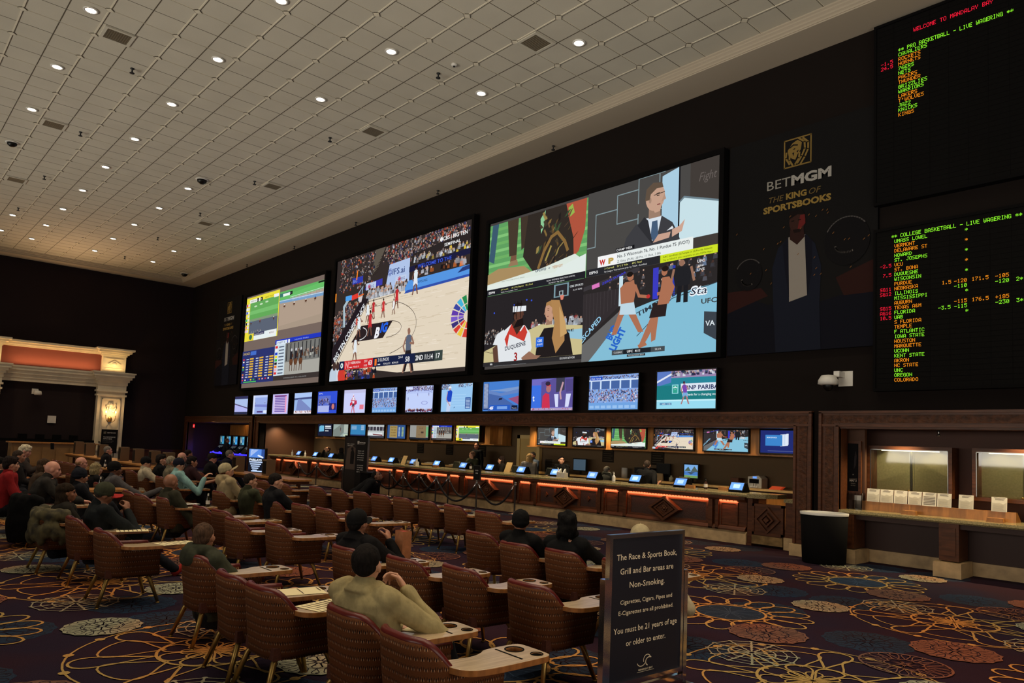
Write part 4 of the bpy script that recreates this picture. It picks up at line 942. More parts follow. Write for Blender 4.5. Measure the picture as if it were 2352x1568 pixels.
def paddock(p):
    p.rect(0,0,1,1,(60,52,50)); p.rect(.0,.9,1,1,(36,56,190)); p.rect(.03,.88,.28,.97,(220,232,245)); p.text('MTP 2',.06,.9,.045,(30,40,90),.17); p.rect(.3,.88,.34,.97,(235,240,245)); p.text('HORSE PARK',.45,.92,.03,(160,180,235),.3); p.rect(0,.12,.25,.88,(205,222,232))
    for k in range(9): p.rect(.01,.79-.08*k,.07,.85-.08*k,NB[k%8]); p.rect(.1,.8-.08*k,.22,.83-.08*k,(90,100,120))
    p.rect(.25,.12,1,.88,(120,120,116)); p.rect(.25,.12,1,.42,(168,166,158)); 
    for k in range(9): p.rect(.28+.085*k,.45,.3+.085*k,.86,(50,50,52))
    crowd(p,.5,.5,.98,.62,34,[(60,56,60),(190,190,180),(140,110,90)],.1,8)
    for x in (.40,.50,.61):
        p.ell(x,.42,.04,.09,(104,66,44),12); p.line([(x-.02,.4),(x-.022,.2)],.03,(84,54,38)); p.line([(x+.02,.4),(x+.025,.2)],.03,(84,54,38)); p.poly([(x-.02,.48),(x+.02,.48),(x+.02,.66),(x-.02,.66)],(40,36,40)); p.ell(x,.7,.018,.035,(200,200,205),8); p.ell(x+.03,.56,.015,.05,(90,56,40),8)
    p.text('CONNAUGHT AT A GLANCE',.25,.03,.03,(150,150,150),.5)
def racing_wall(p):
    p.rect(0,0,1,1,(118,102,94))
    p.sub(.0,.51,.46,.985); race_turf(p); p.sub(.47,.56,1,.95); race_dirt(p); p.sub(.0,.05,.455,.40); odds(p); p.sub(.46,.05,1,.46); paddock(p); p.full()
def advert(p):
    p.rect(0,0,1,1,(96,160,96)); 
    for k in range(7): p.rect(0,.3+.1*k,1,.34+.1*k,(130,195,120) if k%2 else (110,175,100))
    p.poly([(.03,1),(.1,1),(.06,.45),(.0,.5)],(60,90,110))
    p.poly([(.2,1),(.32,1),(.31,.5),(.23,.5)],(70,58,46)); p.poly([(.34,1),(.43,1),(.42,.6),(.36,.55)],(66,54,44)); p.poly([(.24,.42),(.31,.42),(.31,.5),(.25,.5)],(120,86,66)); p.poly([(.22,.36),(.33,.36),(.32,.43),(.25,.43)],(150,120,90))
    p.poly([(.42,1),(.97,1),(.93,.5),(.85,.12),(.5,.2),(.38,.45)],(50,43,38)); p.poly([(.55,.9),(.6,1),(.585,.78),(.56,.7)],(140,200,150)); p.poly([(.8,1),(.99,1),(.98,.62),(.93,.36),(.885,.3),(.875,.55),(.83,.8)],(176,84,62)); p.poly([(.82,.94),(.86,.98),(.88,.86),(.84,.82)],(150,180,80))
    rr=random.Random(12); p.hold=False
    for q in range(46):
        x=rr.uniform(.5,.86); y=rr.uniform(.22,.9); w_=rr.uniform(.008,.03); h_=rr.uniform(.03,.14); dx=rr.uniform(-.03,.05)
        p.poly([(x,y),(x+w_,y+h_*.2),(x+w_+dx,y+h_),(x+dx,y+h_*.8)],rr.choice([(96,74,44),(130,104,58),(70,60,46),(60,80,54),(36,32,30),(110,84,60),(150,130,74)]))
    p.line([(.55,.25),(.6,.45),(.67,.62),(.73,.66),(.8,.52),(.83,.4)],.045,(136,104,58)); p.line([(.62,.33),(.67,.5)],.03,(160,140,74))
    p.poly([(0,.14),(0,.3),(.12,.36),(.4,.32),(.5,.2)],(168,140,96)); p.poly([(0,.12),(1,.12),(1,.2),(.9,.33),(.6,.24),(.3,.2),(0,.16)],(222,232,222)); p.rect(0,.07,1,.15,(226,235,228)); p.poly([(.75,.2),(1,.3),(1,.12),(.7,.12)],(225,235,230))
    p.text('OPDIVO',.52,.2,.035,(40,60,90),.11,'l',.02); p.text('+',.65,.2,.035,(40,60,90),.02); p.text('YERVOY',.69,.2,.035,(190,120,50),.1,'l',.01); p.text('Opdivo + Yervoy will be worth it for everyone',.16,.165,.012,(60,70,70),.25)
    p.rect(0,0,1,.085,(34,34,40)); p.text('ESPN',.02,.025,.03,(235,235,235),.07,'l',.02); p.text('37 Austin      36 | CA Baptist   25 | Final',.16,.045,.02,(225,225,120),.34); p.text('WAC Tournament - Final',.16,.012,.016,(220,220,220),.18); p.text('NCAA WOMENS SELECTION SPECIAL',.64,.045,.018,(225,225,225),.27); p.text('SUNDAY 8p ESPN',.66,.012,.016,(225,225,225),.15)
def face(p,cx,cy,r,skin,hair,sh=None,look=1,asp=1.0):
    # broad portrait head looking to picture right (look=1) or left
    ar=(p.view[3]-p.view[1])/(p.view[2]-p.view[0]); a=r*ar*asp
    p.poly([(cx-a*.55,cy-r*1.5),(cx+a*.5,cy-r*1.5),(cx+a*.45,cy-r*.6),(cx-a*.55,cy-r*.6)],tuple(int(v*.8) for v in skin))
    p.ell(cx,cy,a*.85,r,skin,20); p.poly([(cx-a*.6,cy-r*.2),(cx+a*.7,cy-r*.2),(cx+a*.45,cy-r*1.1),(cx+a*.0,cy-r*1.15)],skin)
    p.poly([(cx+look*a*.55,cy-r*.45),(cx+look*a*.95,cy-r*.3),(cx+look*a*.8,cy+r*.1)],tuple(int(v*.92) for v in skin))
    p.ell(cx-look*a*.45,cy-r*.15,a*.12,r*.22,tuple(int(v*.85) for v in skin),10)
    p.rect(cx+look*a*.25-a*.12,cy+r*.05,cx+look*a*.25+a*.12,cy+r*.12,(50,36,32)); p.rect(cx+look*a*.25-a*.15,cy+r*.22,cx+look*a*.25+a*.15,cy+r*.28,tuple(int(v*.6) for v in hair))
    p.rect(cx+look*a*.3-a*.12,cy-r*.62,cx+look*a*.3+a*.16,cy-r*.54,(130,70,66))
    p.poly([(cx-look*a*.9,cy-r*.1),(cx-look*a*.8,cy+r*.75),(cx-look*a*.2,cy+r*1.12),(cx+look*a*.6,cy+r*.95),(cx+look*a*.7,cy+r*.6),(cx+look*a*.1,cy+r*.62),(cx-look*a*.4,cy+r*.3),(cx-look*a*.5,cy-r*.1)],hair)
def analyst(p,full=True):
    p.rect(0,0,1,1,(74,72,70)); p.poly([(.8,1),(1,1),(1,0),(.8,0)],(66,60,56))
    L_=(130,150,155)
    for pts in ([(.0,.34),(.07,.34),(.07,.72),(.25,.72)],[(.25,.55),(.25,.88),(.42,.88)],[(.25,.55),(.42,.55)],[(.42,.72),(.42,1.0),(.62,1.0)],[(.42,.42),(.42,.6)],[(.58,.9),(.58,1.1)],[(.58,.6),(.62,.6),(.62,.8),(.58,.8)]): p.line(pts,.012,L_)
    p.poly([(.6,.95),(.72,1),(.72,.2),(.6,.2)],(170,205,225)); p.line([(.725,1),(.725,.2)],.02,(30,30,34)); p.poly([(.73,.3),(.73,.62),(.76,.66),(1,.52),(1,.2),(.73,.2)],(200,225,232)); p.line([(.73,.62),(.76,.66),(1,.53)],.02,(110,130,140))
    if full:
        p.text('Fight',.86,.78,.09,(100,92,88),.12,'l',.0,.3)
    # suit
    p.poly([(.3,.2),(.33,.36),(.4,.48),(.5,.52),(.6,.52),(.68,.42),(.72,.3),(.74,.2)],(62,62,66)); p.poly([(.46,.53),(.6,.52),(.57,.3),(.53,.26)],(215,225,235)); p.poly([(.53,.48),(.57,.48),(.58,.3),(.545,.26),(.52,.3)],(70,92,120)); p.poly([(.64,.34),(.68,.38),(.69,.35)],(225,230,235)); p.poly([(.47,.55),(.42,.47),(.54,.22),(.5,.5)],(48,48,52))
    face(p,.55,.74,.15,(196,158,136),(96,80,66),None,1)
    p.line([(.54,.765),(.62,.775)],.008,(60,50,46)); p.poly([(.54,.24),(.66,.26),(.67,.32),(.58,.32)],(200,160,140)); p.poly([(.68,.26),(.75,.3),(.77,.42),(.73,.36),(.68,.34)],(205,165,145))
    p.poly([(.1,.085),(.83,.085),(.83,.215),(.1,.215)],(232,238,236)); p.poly([(.1,.085),(.26,.085),(.26,.215),(.1,.215)],(245,245,245)); p.text('W',.115,.11,.06,(200,40,40),.05,'l',.05); p.text('P',.19,.11,.06,(190,160,80),.045,'l',.06); p.rect(.25,.225,.4,.265,(20,20,24)); p.text('CHAMP WEEK',.255,.232,.025,(240,240,240),.13,'l',.01); p.text('No. 5 Wisconsin 76, No. 1 Purdue 75 (F/OT)',.265,.155,.035,(30,40,50),.54,'l',.01); p.text('Z. Edey (PUR): 28 Pts, 11 Reb, 3 Blk',.265,.1,.025,(50,60,70),.34)
    p.rect(0,0,1,.085,(40,40,44)); p.text('ESPN2',.03,.025,.03,(235,235,235),.075,'l',.02); p.text('3 Cornell    57 | 2 Yale     69 | Final',.16,.05,.02,(230,230,130),.3); p.text('Ivy League Tournament pres. by TIAA - Semifinal',.16,.015,.018,(220,220,220),.34); p.rect(.6,.0,1,.085,(206,226,40)); p.text('AAC Semifinal: (5)Temple vs (2)Florida Atlantic',.62,.05,.018,(40,50,10),.34,'l',.005); p.text('Tip at 3:54 ET (also available on the ESPN App)',.62,.015,.018,(40,50,10),.34)
def interview(p):
    p.rect(0,0,1,1,(40,36,38)); crowd(p,.0,.3,.2,.5,70,[(70,66,70),(110,104,100),(180,180,180)],.03,21); crowd(p,.5,.42,.98,.52,70,WH+[(210,70,80)],.07,22)
    for x,y in ((.1,.75),(.32,.82),(.45,.86),(.5,.84)): p.ell(x,y,.008,.012,(60,90,230),7)
    p.poly([(0,.06),(.0,.22),(.2,.32),(.6,.5),(1,.42),(1,.06)],(202,190,140)); p.poly([(.75,.38),(1,.38),(1,.24),(.8,.3)],(150,195,215)); p.line([(.0,.22),(.3,.1)],.006,(40,30,30)); p.arc(.05,.1,.2,.1,0,80,.006,(40,30,30)); p.text('ON BE',.72,.36,.03,(40,40,50),.2,'l',.02)
    p.rect(.72,.82,.86,.99,(120,150,160)); p.rect(.735,.835,.845,.975,(44,40,44)); p.rect(.77,.84,.81,.9,(150,170,175)); p.rect(.78,.85,.8,.89,(44,40,44)); p.poly([(.78,.84),(.82,.84),(.81,.78),(.79,.78)],(220,130,110))
    p.text('CBS SPORTS',.87,.92,.025,(230,235,235),.12,'l',.01); p.text('A-10 SEMI',.9,.87,.02,(225,225,225),.08)
    # player
    p.poly([(.12,.0),(.14,.3),(.2,.46),(.3,.56),(.44,.52),(.5,.4),(.52,.2),(.47,.0)],(226,230,234)); p.poly([(.23,.36),(.3,.56),(.34,.5),(.4,.44),(.44,.52),(.47,.42),(.44,.3),(.36,.36),(.28,.42),(.26,.24)],(200,60,50)); p.poly([(.3,.56),(.36,.4),(.43,.53),(.4,.6),(.33,.6)],(70,46,38)); p.text('DUQUESNE',.24,.2,.055,(36,40,60),.22,'l',.015,0,.12); p.text('3',.34,.05,.11,(160,40,40),.035,'l',.03); p.poly([(.12,.02),(.1,.25),(.15,.3),(.18,.0)],(96,66,54)); p.poly([(.1,.3),(.14,.44),(.22,.5),(.2,.28)],(226,230,234))
    face(p,.37,.7,.13,(92,60,48),(30,22,22),None,1,.9); p.poly([(.31,.72),(.31,.80),(.45,.78),(.45,.71)],(230,235,240)); p.poly([(.32,.5),(.43,.52),(.42,.62),(.36,.6)],(30,22,22))
    for x in (.33,.36,.4): p.line([(x,.86),(x-.01,.62)],.012,(26,20,20))
    # reporter
    p.poly([(.56,.06),(.58,.3),(.64,.44),(.8,.44),(.88,.34),(.92,.06)],(36,30,30)); face(p,.69,.66,.12,(196,150,124),(170,128,80),None,-1,.9); p.poly([(.7,.8),(.78,.78),(.83,.55),(.84,.25),(.76,.1),(.72,.3),(.74,.5),(.72,.62)],(176,132,82)); p.poly([(.78,.7),(.84,.5),(.86,.34),(.8,.3)],(200,160,104))
    p.rect(.565,.2,.64,.33,(50,110,220)); p.text('CBS',.58,.27,.03,(235,240,245),.045,'l',.02); p.text('SPORTS',.575,.225,.02,(235,240,245),.055,'l',.01); p.line([(.6,.2),(.58,.08)],.02,(30,30,34)); p.poly([(.42,.08),(.5,.16),(.56,.1),(.62,.09),(.56,.03),(.44,.03)],(150,110,90))
    p.rect(0,0,1,.05,(46,44,46)); p.text('NBA',.08,.015,.025,(230,230,230),.03,'l',.02); p.text('CBS SPORTS NETWORK',.8,.015,.025,(225,225,225),.14)
def cage(p,small=False):
    p.rect(0,0,1,1,(44,40,40)); crowd(p,.6,.72,1,.95,40,[(90,90,100),(120,140,170),(60,56,58)],.06,31); crowd(p,.2,.75,.5,.92,30,[(70,66,70),(100,96,100)],.05,32)
    p.poly([(0,.0),(0,.1),(.35,.52),(.55,.6),(1,.7),(1,0)],(132,190,214)); p.poly([(.0,.0),(0,.2),(.34,.58),(.35,.5),(.12,.1),(.06,.0)],(104,104,104)); p.poly([(0,.3),(.12,.38),(.32,.62),(.32,.8),(.0,.8)],(52,46,48))
    for k in range(10): p.line([(.0+.03*k,.35+.03*k),(.0+.03*k,.8)],.003,(76,70,72))
    p.text('ESCAPED',.0,.22,.06,(150,205,235),.22,'l',.02,0,.72); p.line([(0,.86),(.45,.98)],.05,(60,56,60)); p.line([(.08,.87),(.13,.885)],.05,(220,120,190)); p.text('ZERO SUGAR',.16,.875,.025,(60,60,210),.2,'l',.02,0,.25); p.rect(.3,.6,.33,.94,(200,225,235)); p.rect(.56,.62,.6,.96,(60,60,190)); p.rect(.7,.62,.72,.95,(50,60,170))
    p.text('BUD',.25,.22,.09,(40,100,200),.1,'l',.05,0,1.0,-.2); p.text('LIGHT',.28,.09,.09,(40,100,200),.16,'l',.05,0,1.0,-.2)
    p.text('TIMELINE',.45,.45,.05,(50,60,70),.3,'l',.02,0,.35); p.line([(.45,.24),(.7,.6),(1,.7)],.008,(50,60,70)); p.text('Sta',.82,.6,.09,(240,245,250),.12,'l',.07,.2); p.text('Sta',.825,.605,.075,(30,40,60),.11,'l',.0,.2); p.text('UFC',.9,.5,.05,(60,60,60),.1,'l',.02); p.poly([(.92,.2),(1,.12),(1,.4),(.92,.42)],(60,66,74)); p.text('VA',.93,.27,.05,(220,230,235),.06,'l',.02)
    # referee
    p.poly([(.73,.55),(.76,.55),(.77,.75),(.74,.75)],(30,30,34)); p.poly([(.78,.54),(.81,.54),(.81,.75),(.78,.75)],(30,30,34)); p.poly([(.72,.72),(.82,.72),(.84,.92),(.7,.92)],(34,34,38)); p.ell(.765,.96,.02,.035,(150,110,90)); p.line([(.71,.9),(.69,.75)],.03,(150,110,90)); p.line([(.83,.9),(.85,.76)],.03,(150,110,90))
    # fighter left
    sk=(172,112,84); p.poly([(.31,.55),(.36,.55),(.29,.28),(.25,.28)],sk); p.poly([(.36,.55),(.42,.55),(.5,.28),(.46,.28)],sk); p.poly([(.31,.5),(.44,.48),(.42,.64),(.32,.64)],(190,215,228)); p.poly([(.32,.62),(.42,.62),(.44,.8),(.4,.86),(.35,.86),(.31,.8)],sk); p.ell(.39,.91,.025,.045,sk); p.ell(.385,.94,.025,.03,(30,24,22)); p.line([(.43,.8),(.46,.68),(.52,.66)],.035,sk); p.line([(.4,.8),(.42,.72),(.41,.86)],.035,sk); p.ell(.53,.66,.015,.022,(190,50,50))
    # fighter right
    p.poly([(.55,.42),(.61,.45),(.59,.18),(.56,.16)],sk); p.poly([(.55,.42),(.6,.4),(.54,.22),(.5,.12),(.47,.14)],sk); p.poly([(.54,.42),(.66,.42),(.67,.56),(.57,.58)],(44,34,34)); p.poly([(.6,.55),(.68,.55),(.72,.72),(.68,.84),(.63,.84),(.62,.72)],sk); p.ell(.645,.9,.022,.045,sk); p.ell(.65,.93,.024,.03,(34,26,24)); p.line([(.69,.8),(.66,.68),(.6,.67)],.035,sk); p.ell(.58,.67,.014,.022,(50,60,200)); p.poly([(.47,.1),(.53,.13),(.52,.16),(.46,.14)],sk)
    p.text('UFC',.87,.93,.03,(230,230,230),.05,'l',.02); p.text('ESPN+',.875,.885,.02,(230,230,230),.04,'l',.02); p.text('LIVE',.87,.845,.025,(230,230,230),.05,'l',.01)
    p.rect(.26,.05,.66,.105,(30,34,40)); p.rect(.26,.05,.35,.105,(70,76,80)); p.rect(.56,.05,.66,.105,(70,76,80)); p.text('CULIBAO',.275,.068,.02,(225,225,225),.065); p.text('UFC  4:11',.38,.066,.026,(240,240,240),.1,'l',.02); p.text('SILVA',.59,.068,.02,(225,225,225),.045); p.rect(.38,.02,.52,.045,(50,54,58)); p.text('FEATHERWEIGHT BOUT',.39,.026,.013,(220,220,220),.12)
def quad(p):
    p.rect(0,0,1,1,(70,66,64)); p.sub(0,.5,.5,.985); advert(p); p.sub(.505,.5,1,1.0); analyst(p); p.sub(0,.02,.5,.495); interview(p); p.sub(.5,.0,1,.497); cage(p); p.full()
def bigscreen(name,x0,x1,z0,z1,pic,lb):
    t=thing(name,lb,'screen',(x0,15.34,z0)); w,h=x1-x0,z1-z0; p=Pic(w,h,.0004); pic(p); p.obj('picture',EM['big'],t,(0,-.002,0))
    b=MB(); fr=.13
    for a,c,d,e in ((-fr,0,-fr,h+fr),(w,w+fr,-fr,h+fr),(0,w,-fr,0),(0,w,h,h+fr)): b.box(a,-.09,d,c,.16,e)
    b.box(0,.0,0,w,.16,h); build('bezel',b,'blackm',t)
bigscreen('wall_screen',-38.7,-29.85,4.62,9.55,racing_wall,'left giant wall screen split into four horse racing pictures')
bigscreen('wall_screen',-28.85,-19.35,4.61,9.93,court,'middle giant wall screen showing a basketball court and red score bar')
bigscreen('wall_screen',-18.42,-9.62,4.6,9.53,quad,'right giant wall screen split into four with suited analyst and cage fight')
# ---- the row of televisions above the counter
BL=(150,165,235)
def tint(c,k=.35): return tuple(int(v*(1-k)+b*k) for v,b in zip(c,(120,140,245)))
def tv_track(p): p.rect(0,0,1,1,(176,180,236)); p.rect(0,.85,1,1,(50,50,90)); p.poly([(0,.55),(1,.3),(1,.36),(0,.62)],(90,80,120)); horses(p,3,.55,.03,4); p.rect(0,0,1,.14,(40,44,70)); p.poly([(0,.62),(1,.36),(1,.85),(0,.85)],(170,190,230))
def tv_track2(p): p.rect(0,0,1,1,(150,170,226)); p.rect(0,0,.12,1,(210,220,245)); p.rect(.12,.88,1,1,(190,205,245)); p.poly([(.12,.4),(1,.35),(1,.5),(.12,.52)],(120,130,200)); p.rect(.3,.08,.7,.16,(80,60,120)); p.rect(.75,.05,.98,.2,(220,230,250)); horses(p,2,.6,.03,5)
def tv_table(p):
    p.rect(0,0,1,1,(190,185,236)); p.rect(.1,.05,.9,.95,(215,195,235))
    for r in range(10): p.rect(.15,.1+.083*r,.85,.15+.083*r,(110,90,170)) 
    p.rect(.8,.08,.88,.9,(230,150,190)); p.rect(.12,.88,.88,.94,(120,60,120))
def tv_road(p): p.rect(0,0,1,1,(150,180,226)); p.rect(0,.75,1,1,(170,195,240)); p.poly([(0,.75),(1,.8),(1,.7),(0,.66)],(70,80,130)); p.poly([(.2,.7),(.35,.7),(1,.2),(1,0),(.1,0)],(120,135,190)); p.rect(0,0,1,.14,(230,225,235)); crowd(p,0,.02,1,.1,30,[(230,120,60),(90,90,140)],.06,6)
def tv_studio(p): p.rect(0,0,1,1,(50,80,210)); p.rect(.02,.3,.66,.8,(90,110,200)); crowd(p,.05,.35,.62,.6,40,[(70,70,150),(150,160,230),(60,50,100)],.12,7); p.rect(.02,.05,.6,.35,(170,180,230)); p.rect(.62,.15,.95,.45,(40,40,110)); p.ell(.8,.3,.07,.13,(200,120,110)); p.text('EPL',.05,.88,.06,(220,230,250),.2)
def tv_hockey(p): p.rect(0,0,1,1,(200,205,245)); p.rect(0,.86,1,1,(190,190,225)); fig(p,.45,.0,.82,(225,225,240),(70,60,80),(200,80,90),0,(225,225,240),.25,-.8); p.poly([(.3,.3),(.42,.36),(.4,.5),(.3,.42)],(210,50,70)); p.poly([(.5,.3),(.62,.4),(.6,.55),(.5,.5)],(190,50,80)); p.rect(.75,.15,.93,.35,(225,120,140))
def tv_stand(p,seed=3): p.rect(0,0,1,1,(130,165,225)); crowd(p,0,.2,1,.55,300,[(220,230,250),(70,90,150),(150,175,225),(60,80,140),(190,120,140)],.05,seed); p.rect(0,.6,1,.85,(70,100,160)); [p.rect(.03+.2*k,.6,.06+.2*k,.85,(200,220,245)) for k in range(6)]; p.rect(0,.83,1,.87,(210,225,245)); crowd(p,0,.87,1,.95,120,[(90,110,170),(190,205,235),(60,70,130)],.04,seed+1); p.rect(0,.0,1,.2,(110,160,220)); [p.rect(.02+.12*k,.04,.11+.12*k,.12,(150,190,235)) for k in range(8)]; p.rect(.03,.86,.28,.96,(40,80,190)); p.text('PGA TOUR',.05,.88,.05,(230,240,250),.2)
def tv_rink(p): p.rect(0,0,1,1,(180,195,240)); crowd(p,0,.8,1,.95,160,[(60,50,120),(130,120,190),(210,210,240)],.06,9); p.rect(.02,.0,.98,.72,(190,205,245)); p.arc(.5,.72,.45,.12,0,180,.02,(130,140,200)); p.ell(.7,.35,.12,.07,(150,160,215)); p.ell(.7,.35,.09,.05,(190,205,245)); crowd(p,0,0,1,.06,70,[(40,30,80),(120,40,60)],.08,10); [fig(p,x,y,.14,(60,60,140),(60,60,140),arm=0) for x,y in ((.45,.6),(.1,.45),(.85,.6))]; p.rect(.02,.88,.25,.97,(210,220,250)); p.line([(.95,.1),(.7,.0)],.01,(220,100,120))
def tv_golfer(p): p.rect(0,0,1,1,(150,195,235)); crowd(p,.0,.8,.3,.98,60,[(70,90,150),(190,200,220),(100,120,180)],.06,12); crowd(p,.55,.86,1,.98,40,[(90,100,150),(210,220,235)],.05,13); [p.rect(.3,.2+.1*k,.8,.215+.1*k,(170,210,242)) for k in range(5)]; p.poly([(.18,.0),(.3,.0),(.33,.4),(.2,.4)],(190,205,235)); p.poly([(.18,.36),(.33,.36),(.36,.72),(.3,.8),(.2,.74)],(30,70,190)); p.ell(.27,.83,.04,.06,(190,150,150)); p.poly([(.22,.85),(.33,.85),(.31,.92),(.24,.92)],(225,235,245)); p.line([(.2,.7),(.17,.45),(.3,.22)],.04,(190,150,150)); p.rect(.78,.1,.95,.5,(40,80,150)); [p.rect(.8,.13+.05*k,.93,.15+.05*k,(200,220,245)) for k in range(7)]; p.poly([(.42,.12),(.46,.15),(.45,.18)],(40,60,110))
def tv_nascar(p): p.rect(0,0,1,1,(70,125,205)); p.poly([(.15,.7),(1,.6),(1,.8),(.4,.72)],(120,150,200)); p.poly([(.15,.72),(.5,.6),(1,.72),(1,.6),(.5,.5),(.15,.6)],(100,130,190)); p.poly([(.15,.6),(.5,.5),(1,.1),(1,0),(.15,0)],(70,100,165)); p.poly([(.7,.4),(1,.5),(1,.2),(.75,.38)],(150,80,120)); p.rect(.02,.05,.16,.95,(30,50,110)); [p.rect(.03,.1+.045*k,.15,.125+.045*k,(190,205,235)) for k in range(19)]; p.poly([(.45,.36),(.55,.38),(.56,.44),(.47,.43)],(30,34,60)); p.rect(.2,.03,.78,.2,(40,90,190)); p.text('45',.2,.06,.09,(240,240,250),.12,'l',.06,.2); p.rect(.42,.06,.7,.16,(120,160,225)); p.rect(.82,.05,.98,.18,(20,30,60)); p.text('Toyota',.83,.08,.03,(230,230,240),.13)
def tv_red(p): p.rect(0,0,1,1,(110,105,190)); p.rect(0,0,.24,.8,(60,110,220)); p.text('t',.03,.3,.2,(220,230,245),.05,'l',.03); p.poly([(.24,.1),(.24,.9),(.6,1),(1,1),(1,.1)],(90,80,150)); p.poly([(.27,.0),(.28,.45),(.35,.55),(.44,.5),(.47,.0)],(200,50,80)); p.ell(.42,.68,.06,.12,(170,110,110)); p.rect(.36,.76,.48,.8,(220,60,70)); p.ell(.4,.84,.06,.07,(50,40,60)); p.poly([(.6,1),(.8,1),(.8,.62),(.6,.55)],(60,60,80)); p.line([(.76,.85),(.7,.55),(.72,.35)],.07,(190,150,160)); p.poly([(.56,.5),(.66,.5),(.66,.1),(.6,.1)],(210,215,245)); p.poly([(.84,.5),(.95,.5),(.9,.1),(.82,.1)],(210,215,245)); p.poly([(.84,.55),(1,.6),(1,.95),(.82,.95)],(80,70,130)); p.rect(0,0,1,.08,(170,150,190)); crowd(p,0,.01,1,.05,20,[(200,60,70),(240,240,240)],.04,15)
def tv_tennis(p): p.rect(0,0,1,1,(40,130,150)); p.rect(0,.82,1,1,(150,130,170)); crowd(p,.25,.85,1,.97,50,[(220,225,240),(70,50,90),(60,80,120)],.09,16); p.poly([(0,.6),(.25,.7),(.25,1),(0,1)],(90,120,190)); p.line([(0,.72),(.25,.92)],.05,(220,225,240)); p.rect(0,.23,1,.62,(30,120,125)); p.rect(0,0,1,.24,(150,215,235)); p.rect(0,.2,1,.24,(190,235,245)); p.rect(.42,.46,1,.66,(215,225,238)); p.text('BNP PARIBAS',.5,.5,.11,(30,40,90),.58,'l',.02); p.text('The bank for a changing world',.44,.34,.06,(225,240,245),.62,'l',.01); p.rect(.27,.4,.38,.64,(150,215,225)); p.rect(.285,.42,.365,.62,(50,160,140)); p.text('*',.29,.42,.16,(220,240,240),.07,'l',.05); fig(p,.5,.12,.6,(120,70,170),(120,170,215),(170,120,120),-.05,(60,40,60),.34,.4); p.text('7.2',.9,.91,.05,(240,240,245),.05,'l',.02); p.rect(.06,.1,.27,.16,(90,140,180)); p.text('40  15',.1,.11,.035,(230,240,245),.15)
TVS=[(-39.18,tv_track,'showing a pale horse track'),(-36.78,tv_track2,'showing a bluish track with white side bar'),(-34.44,tv_table,'showing a pink and purple results table'),(-32.07,tv_road,'showing a diagonal race course rail'),(-29.76,tv_studio,'showing a deep blue studio graphic'),(-27.45,tv_hockey,'showing a white and red hockey player'),(-25.17,tv_stand,'showing a packed golf grandstand, farther one'),(-22.84,tv_rink,'showing an ice rink from above'),(-20.61,tv_golfer,'showing a golfer in a blue shirt'),(-18.32,tv_nascar,'showing a car race track and number 45'),(-16.02,tv_red,'showing a player in red beside standing legs'),(-13.67,lambda p:tv_stand(p,31),'showing a packed golf grandstand, nearer one'),(-11.33,tv_tennis,'showing a tennis player before a bank banner')]
def television(x0,y,z0,w,h,pic,lb,group,tilt=0,fr=.03):
    t=thing('television',lb,'television',(x0,y,z0),0,group); t.rotation_euler=(tilt,0,0); p=Pic(w,h,.0005); pic(p); p.obj('screen',EM['tv'],t,(0,-.003,0))
    b=MB()
    for a,c,d,e in ((-fr,0,-fr,h+fr),(w,w+fr,-fr,h+fr),(0,w,-fr,0),(0,w,h,h+fr)): b.box(a,-.02,d,c,.08,e)
    b.box(0,0,0,w,.08,h); build('bezel',b,'black',t)
    b=MB(); b.box(w*.35,.08,h*.3,w*.65,.2 if y<17 else .12,h*.7); build('wall_bracket',b,'rub',t)
    return t
for x,f,d in TVS: television(x,15.25,3.23,1.74,.955,f,'wall television above the counter, '+d,'televisions in the row above the counter')
# ---- televisions inside the overhead cabinets
def tv_cards(p): p.rect(0,0,1,1,(34,44,110)); p.poly([(.4,.3),(.55,.34),(.55,.85),(.4,.82)],(225,235,245)); p.rect(.1,.32,.44,.8,(60,130,200)); p.rect(.46,.36,.5,.84,(200,215,235)); p.rect(.52,.38,.56,.86,(215,225,240)); p.text('MGM REWARDS',.13,.66,.05,(230,240,250),.2,'l',.01); p.text('BET +',.7,.75,.09,(240,240,240),.3,'l',.03); p.text('EARN',.7,.6,.09,(240,240,240),.24,'l',.03); p.text('REWARDS',.7,.47,.06,(240,240,240),.26); p.rect(.7,.3,1,.34,(200,210,230)); p.rect(.15,.08,.8,.1,(90,100,150))
def tv_cards2(p): p.rect(0,0,1,1,(26,30,52)); p.poly([(.08,.35),(.42,.4),(.42,.88),(.2,.9),(.08,.8)],(110,180,215)); p.rect(.5,.75,.9,.88,(210,215,220)); p.rect(.5,.62,.92,.7,(190,195,205)); p.rect(.5,.4,.75,.48,(210,215,220))
def tv_ski(p): p.rect(0,0,1,1,(150,165,160)); p.poly([(0,.0),(.45,0),(1,.7),(1,1),(.5,1),(0,.5)],(120,130,124)); fig(p,.5,.35,.45,(50,50,60),(60,60,60)); p.poly([(.72,.3),(1,.3),(1,1),(.72,1)],(170,180,170)); p.rect(.7,.05,1,.2,(190,205,180))
def tv_board(p): p.rect(0,0,1,1,(56,128,180)); p.rect(0,0,1,.2,(40,50,90)); [p.rect(.06,.86-.08*k,.4,.88-.08*k,(215,230,240)) for k in range(4)]; [p.rect(.7,.92-.07*k,.9,.95-.07*k,(190,215,235)) for k in range(6)]
def tv_pit(p): p.rect(0,0,1,1,(180,186,186)); p.rect(0,.55,1,.85,(60,56,66)); [p.rect(.1+.2*k,.5,.13+.2*k,.9,(200,200,205)) for k in range(5)]; p.rect(0,.15,.9,.4,(215,220,222)); p.rect(0,0,1,.15,(60,60,70)); p.poly([(.3,.3),(.9,.25),(.9,.15),(.35,.2)],(120,60,66))
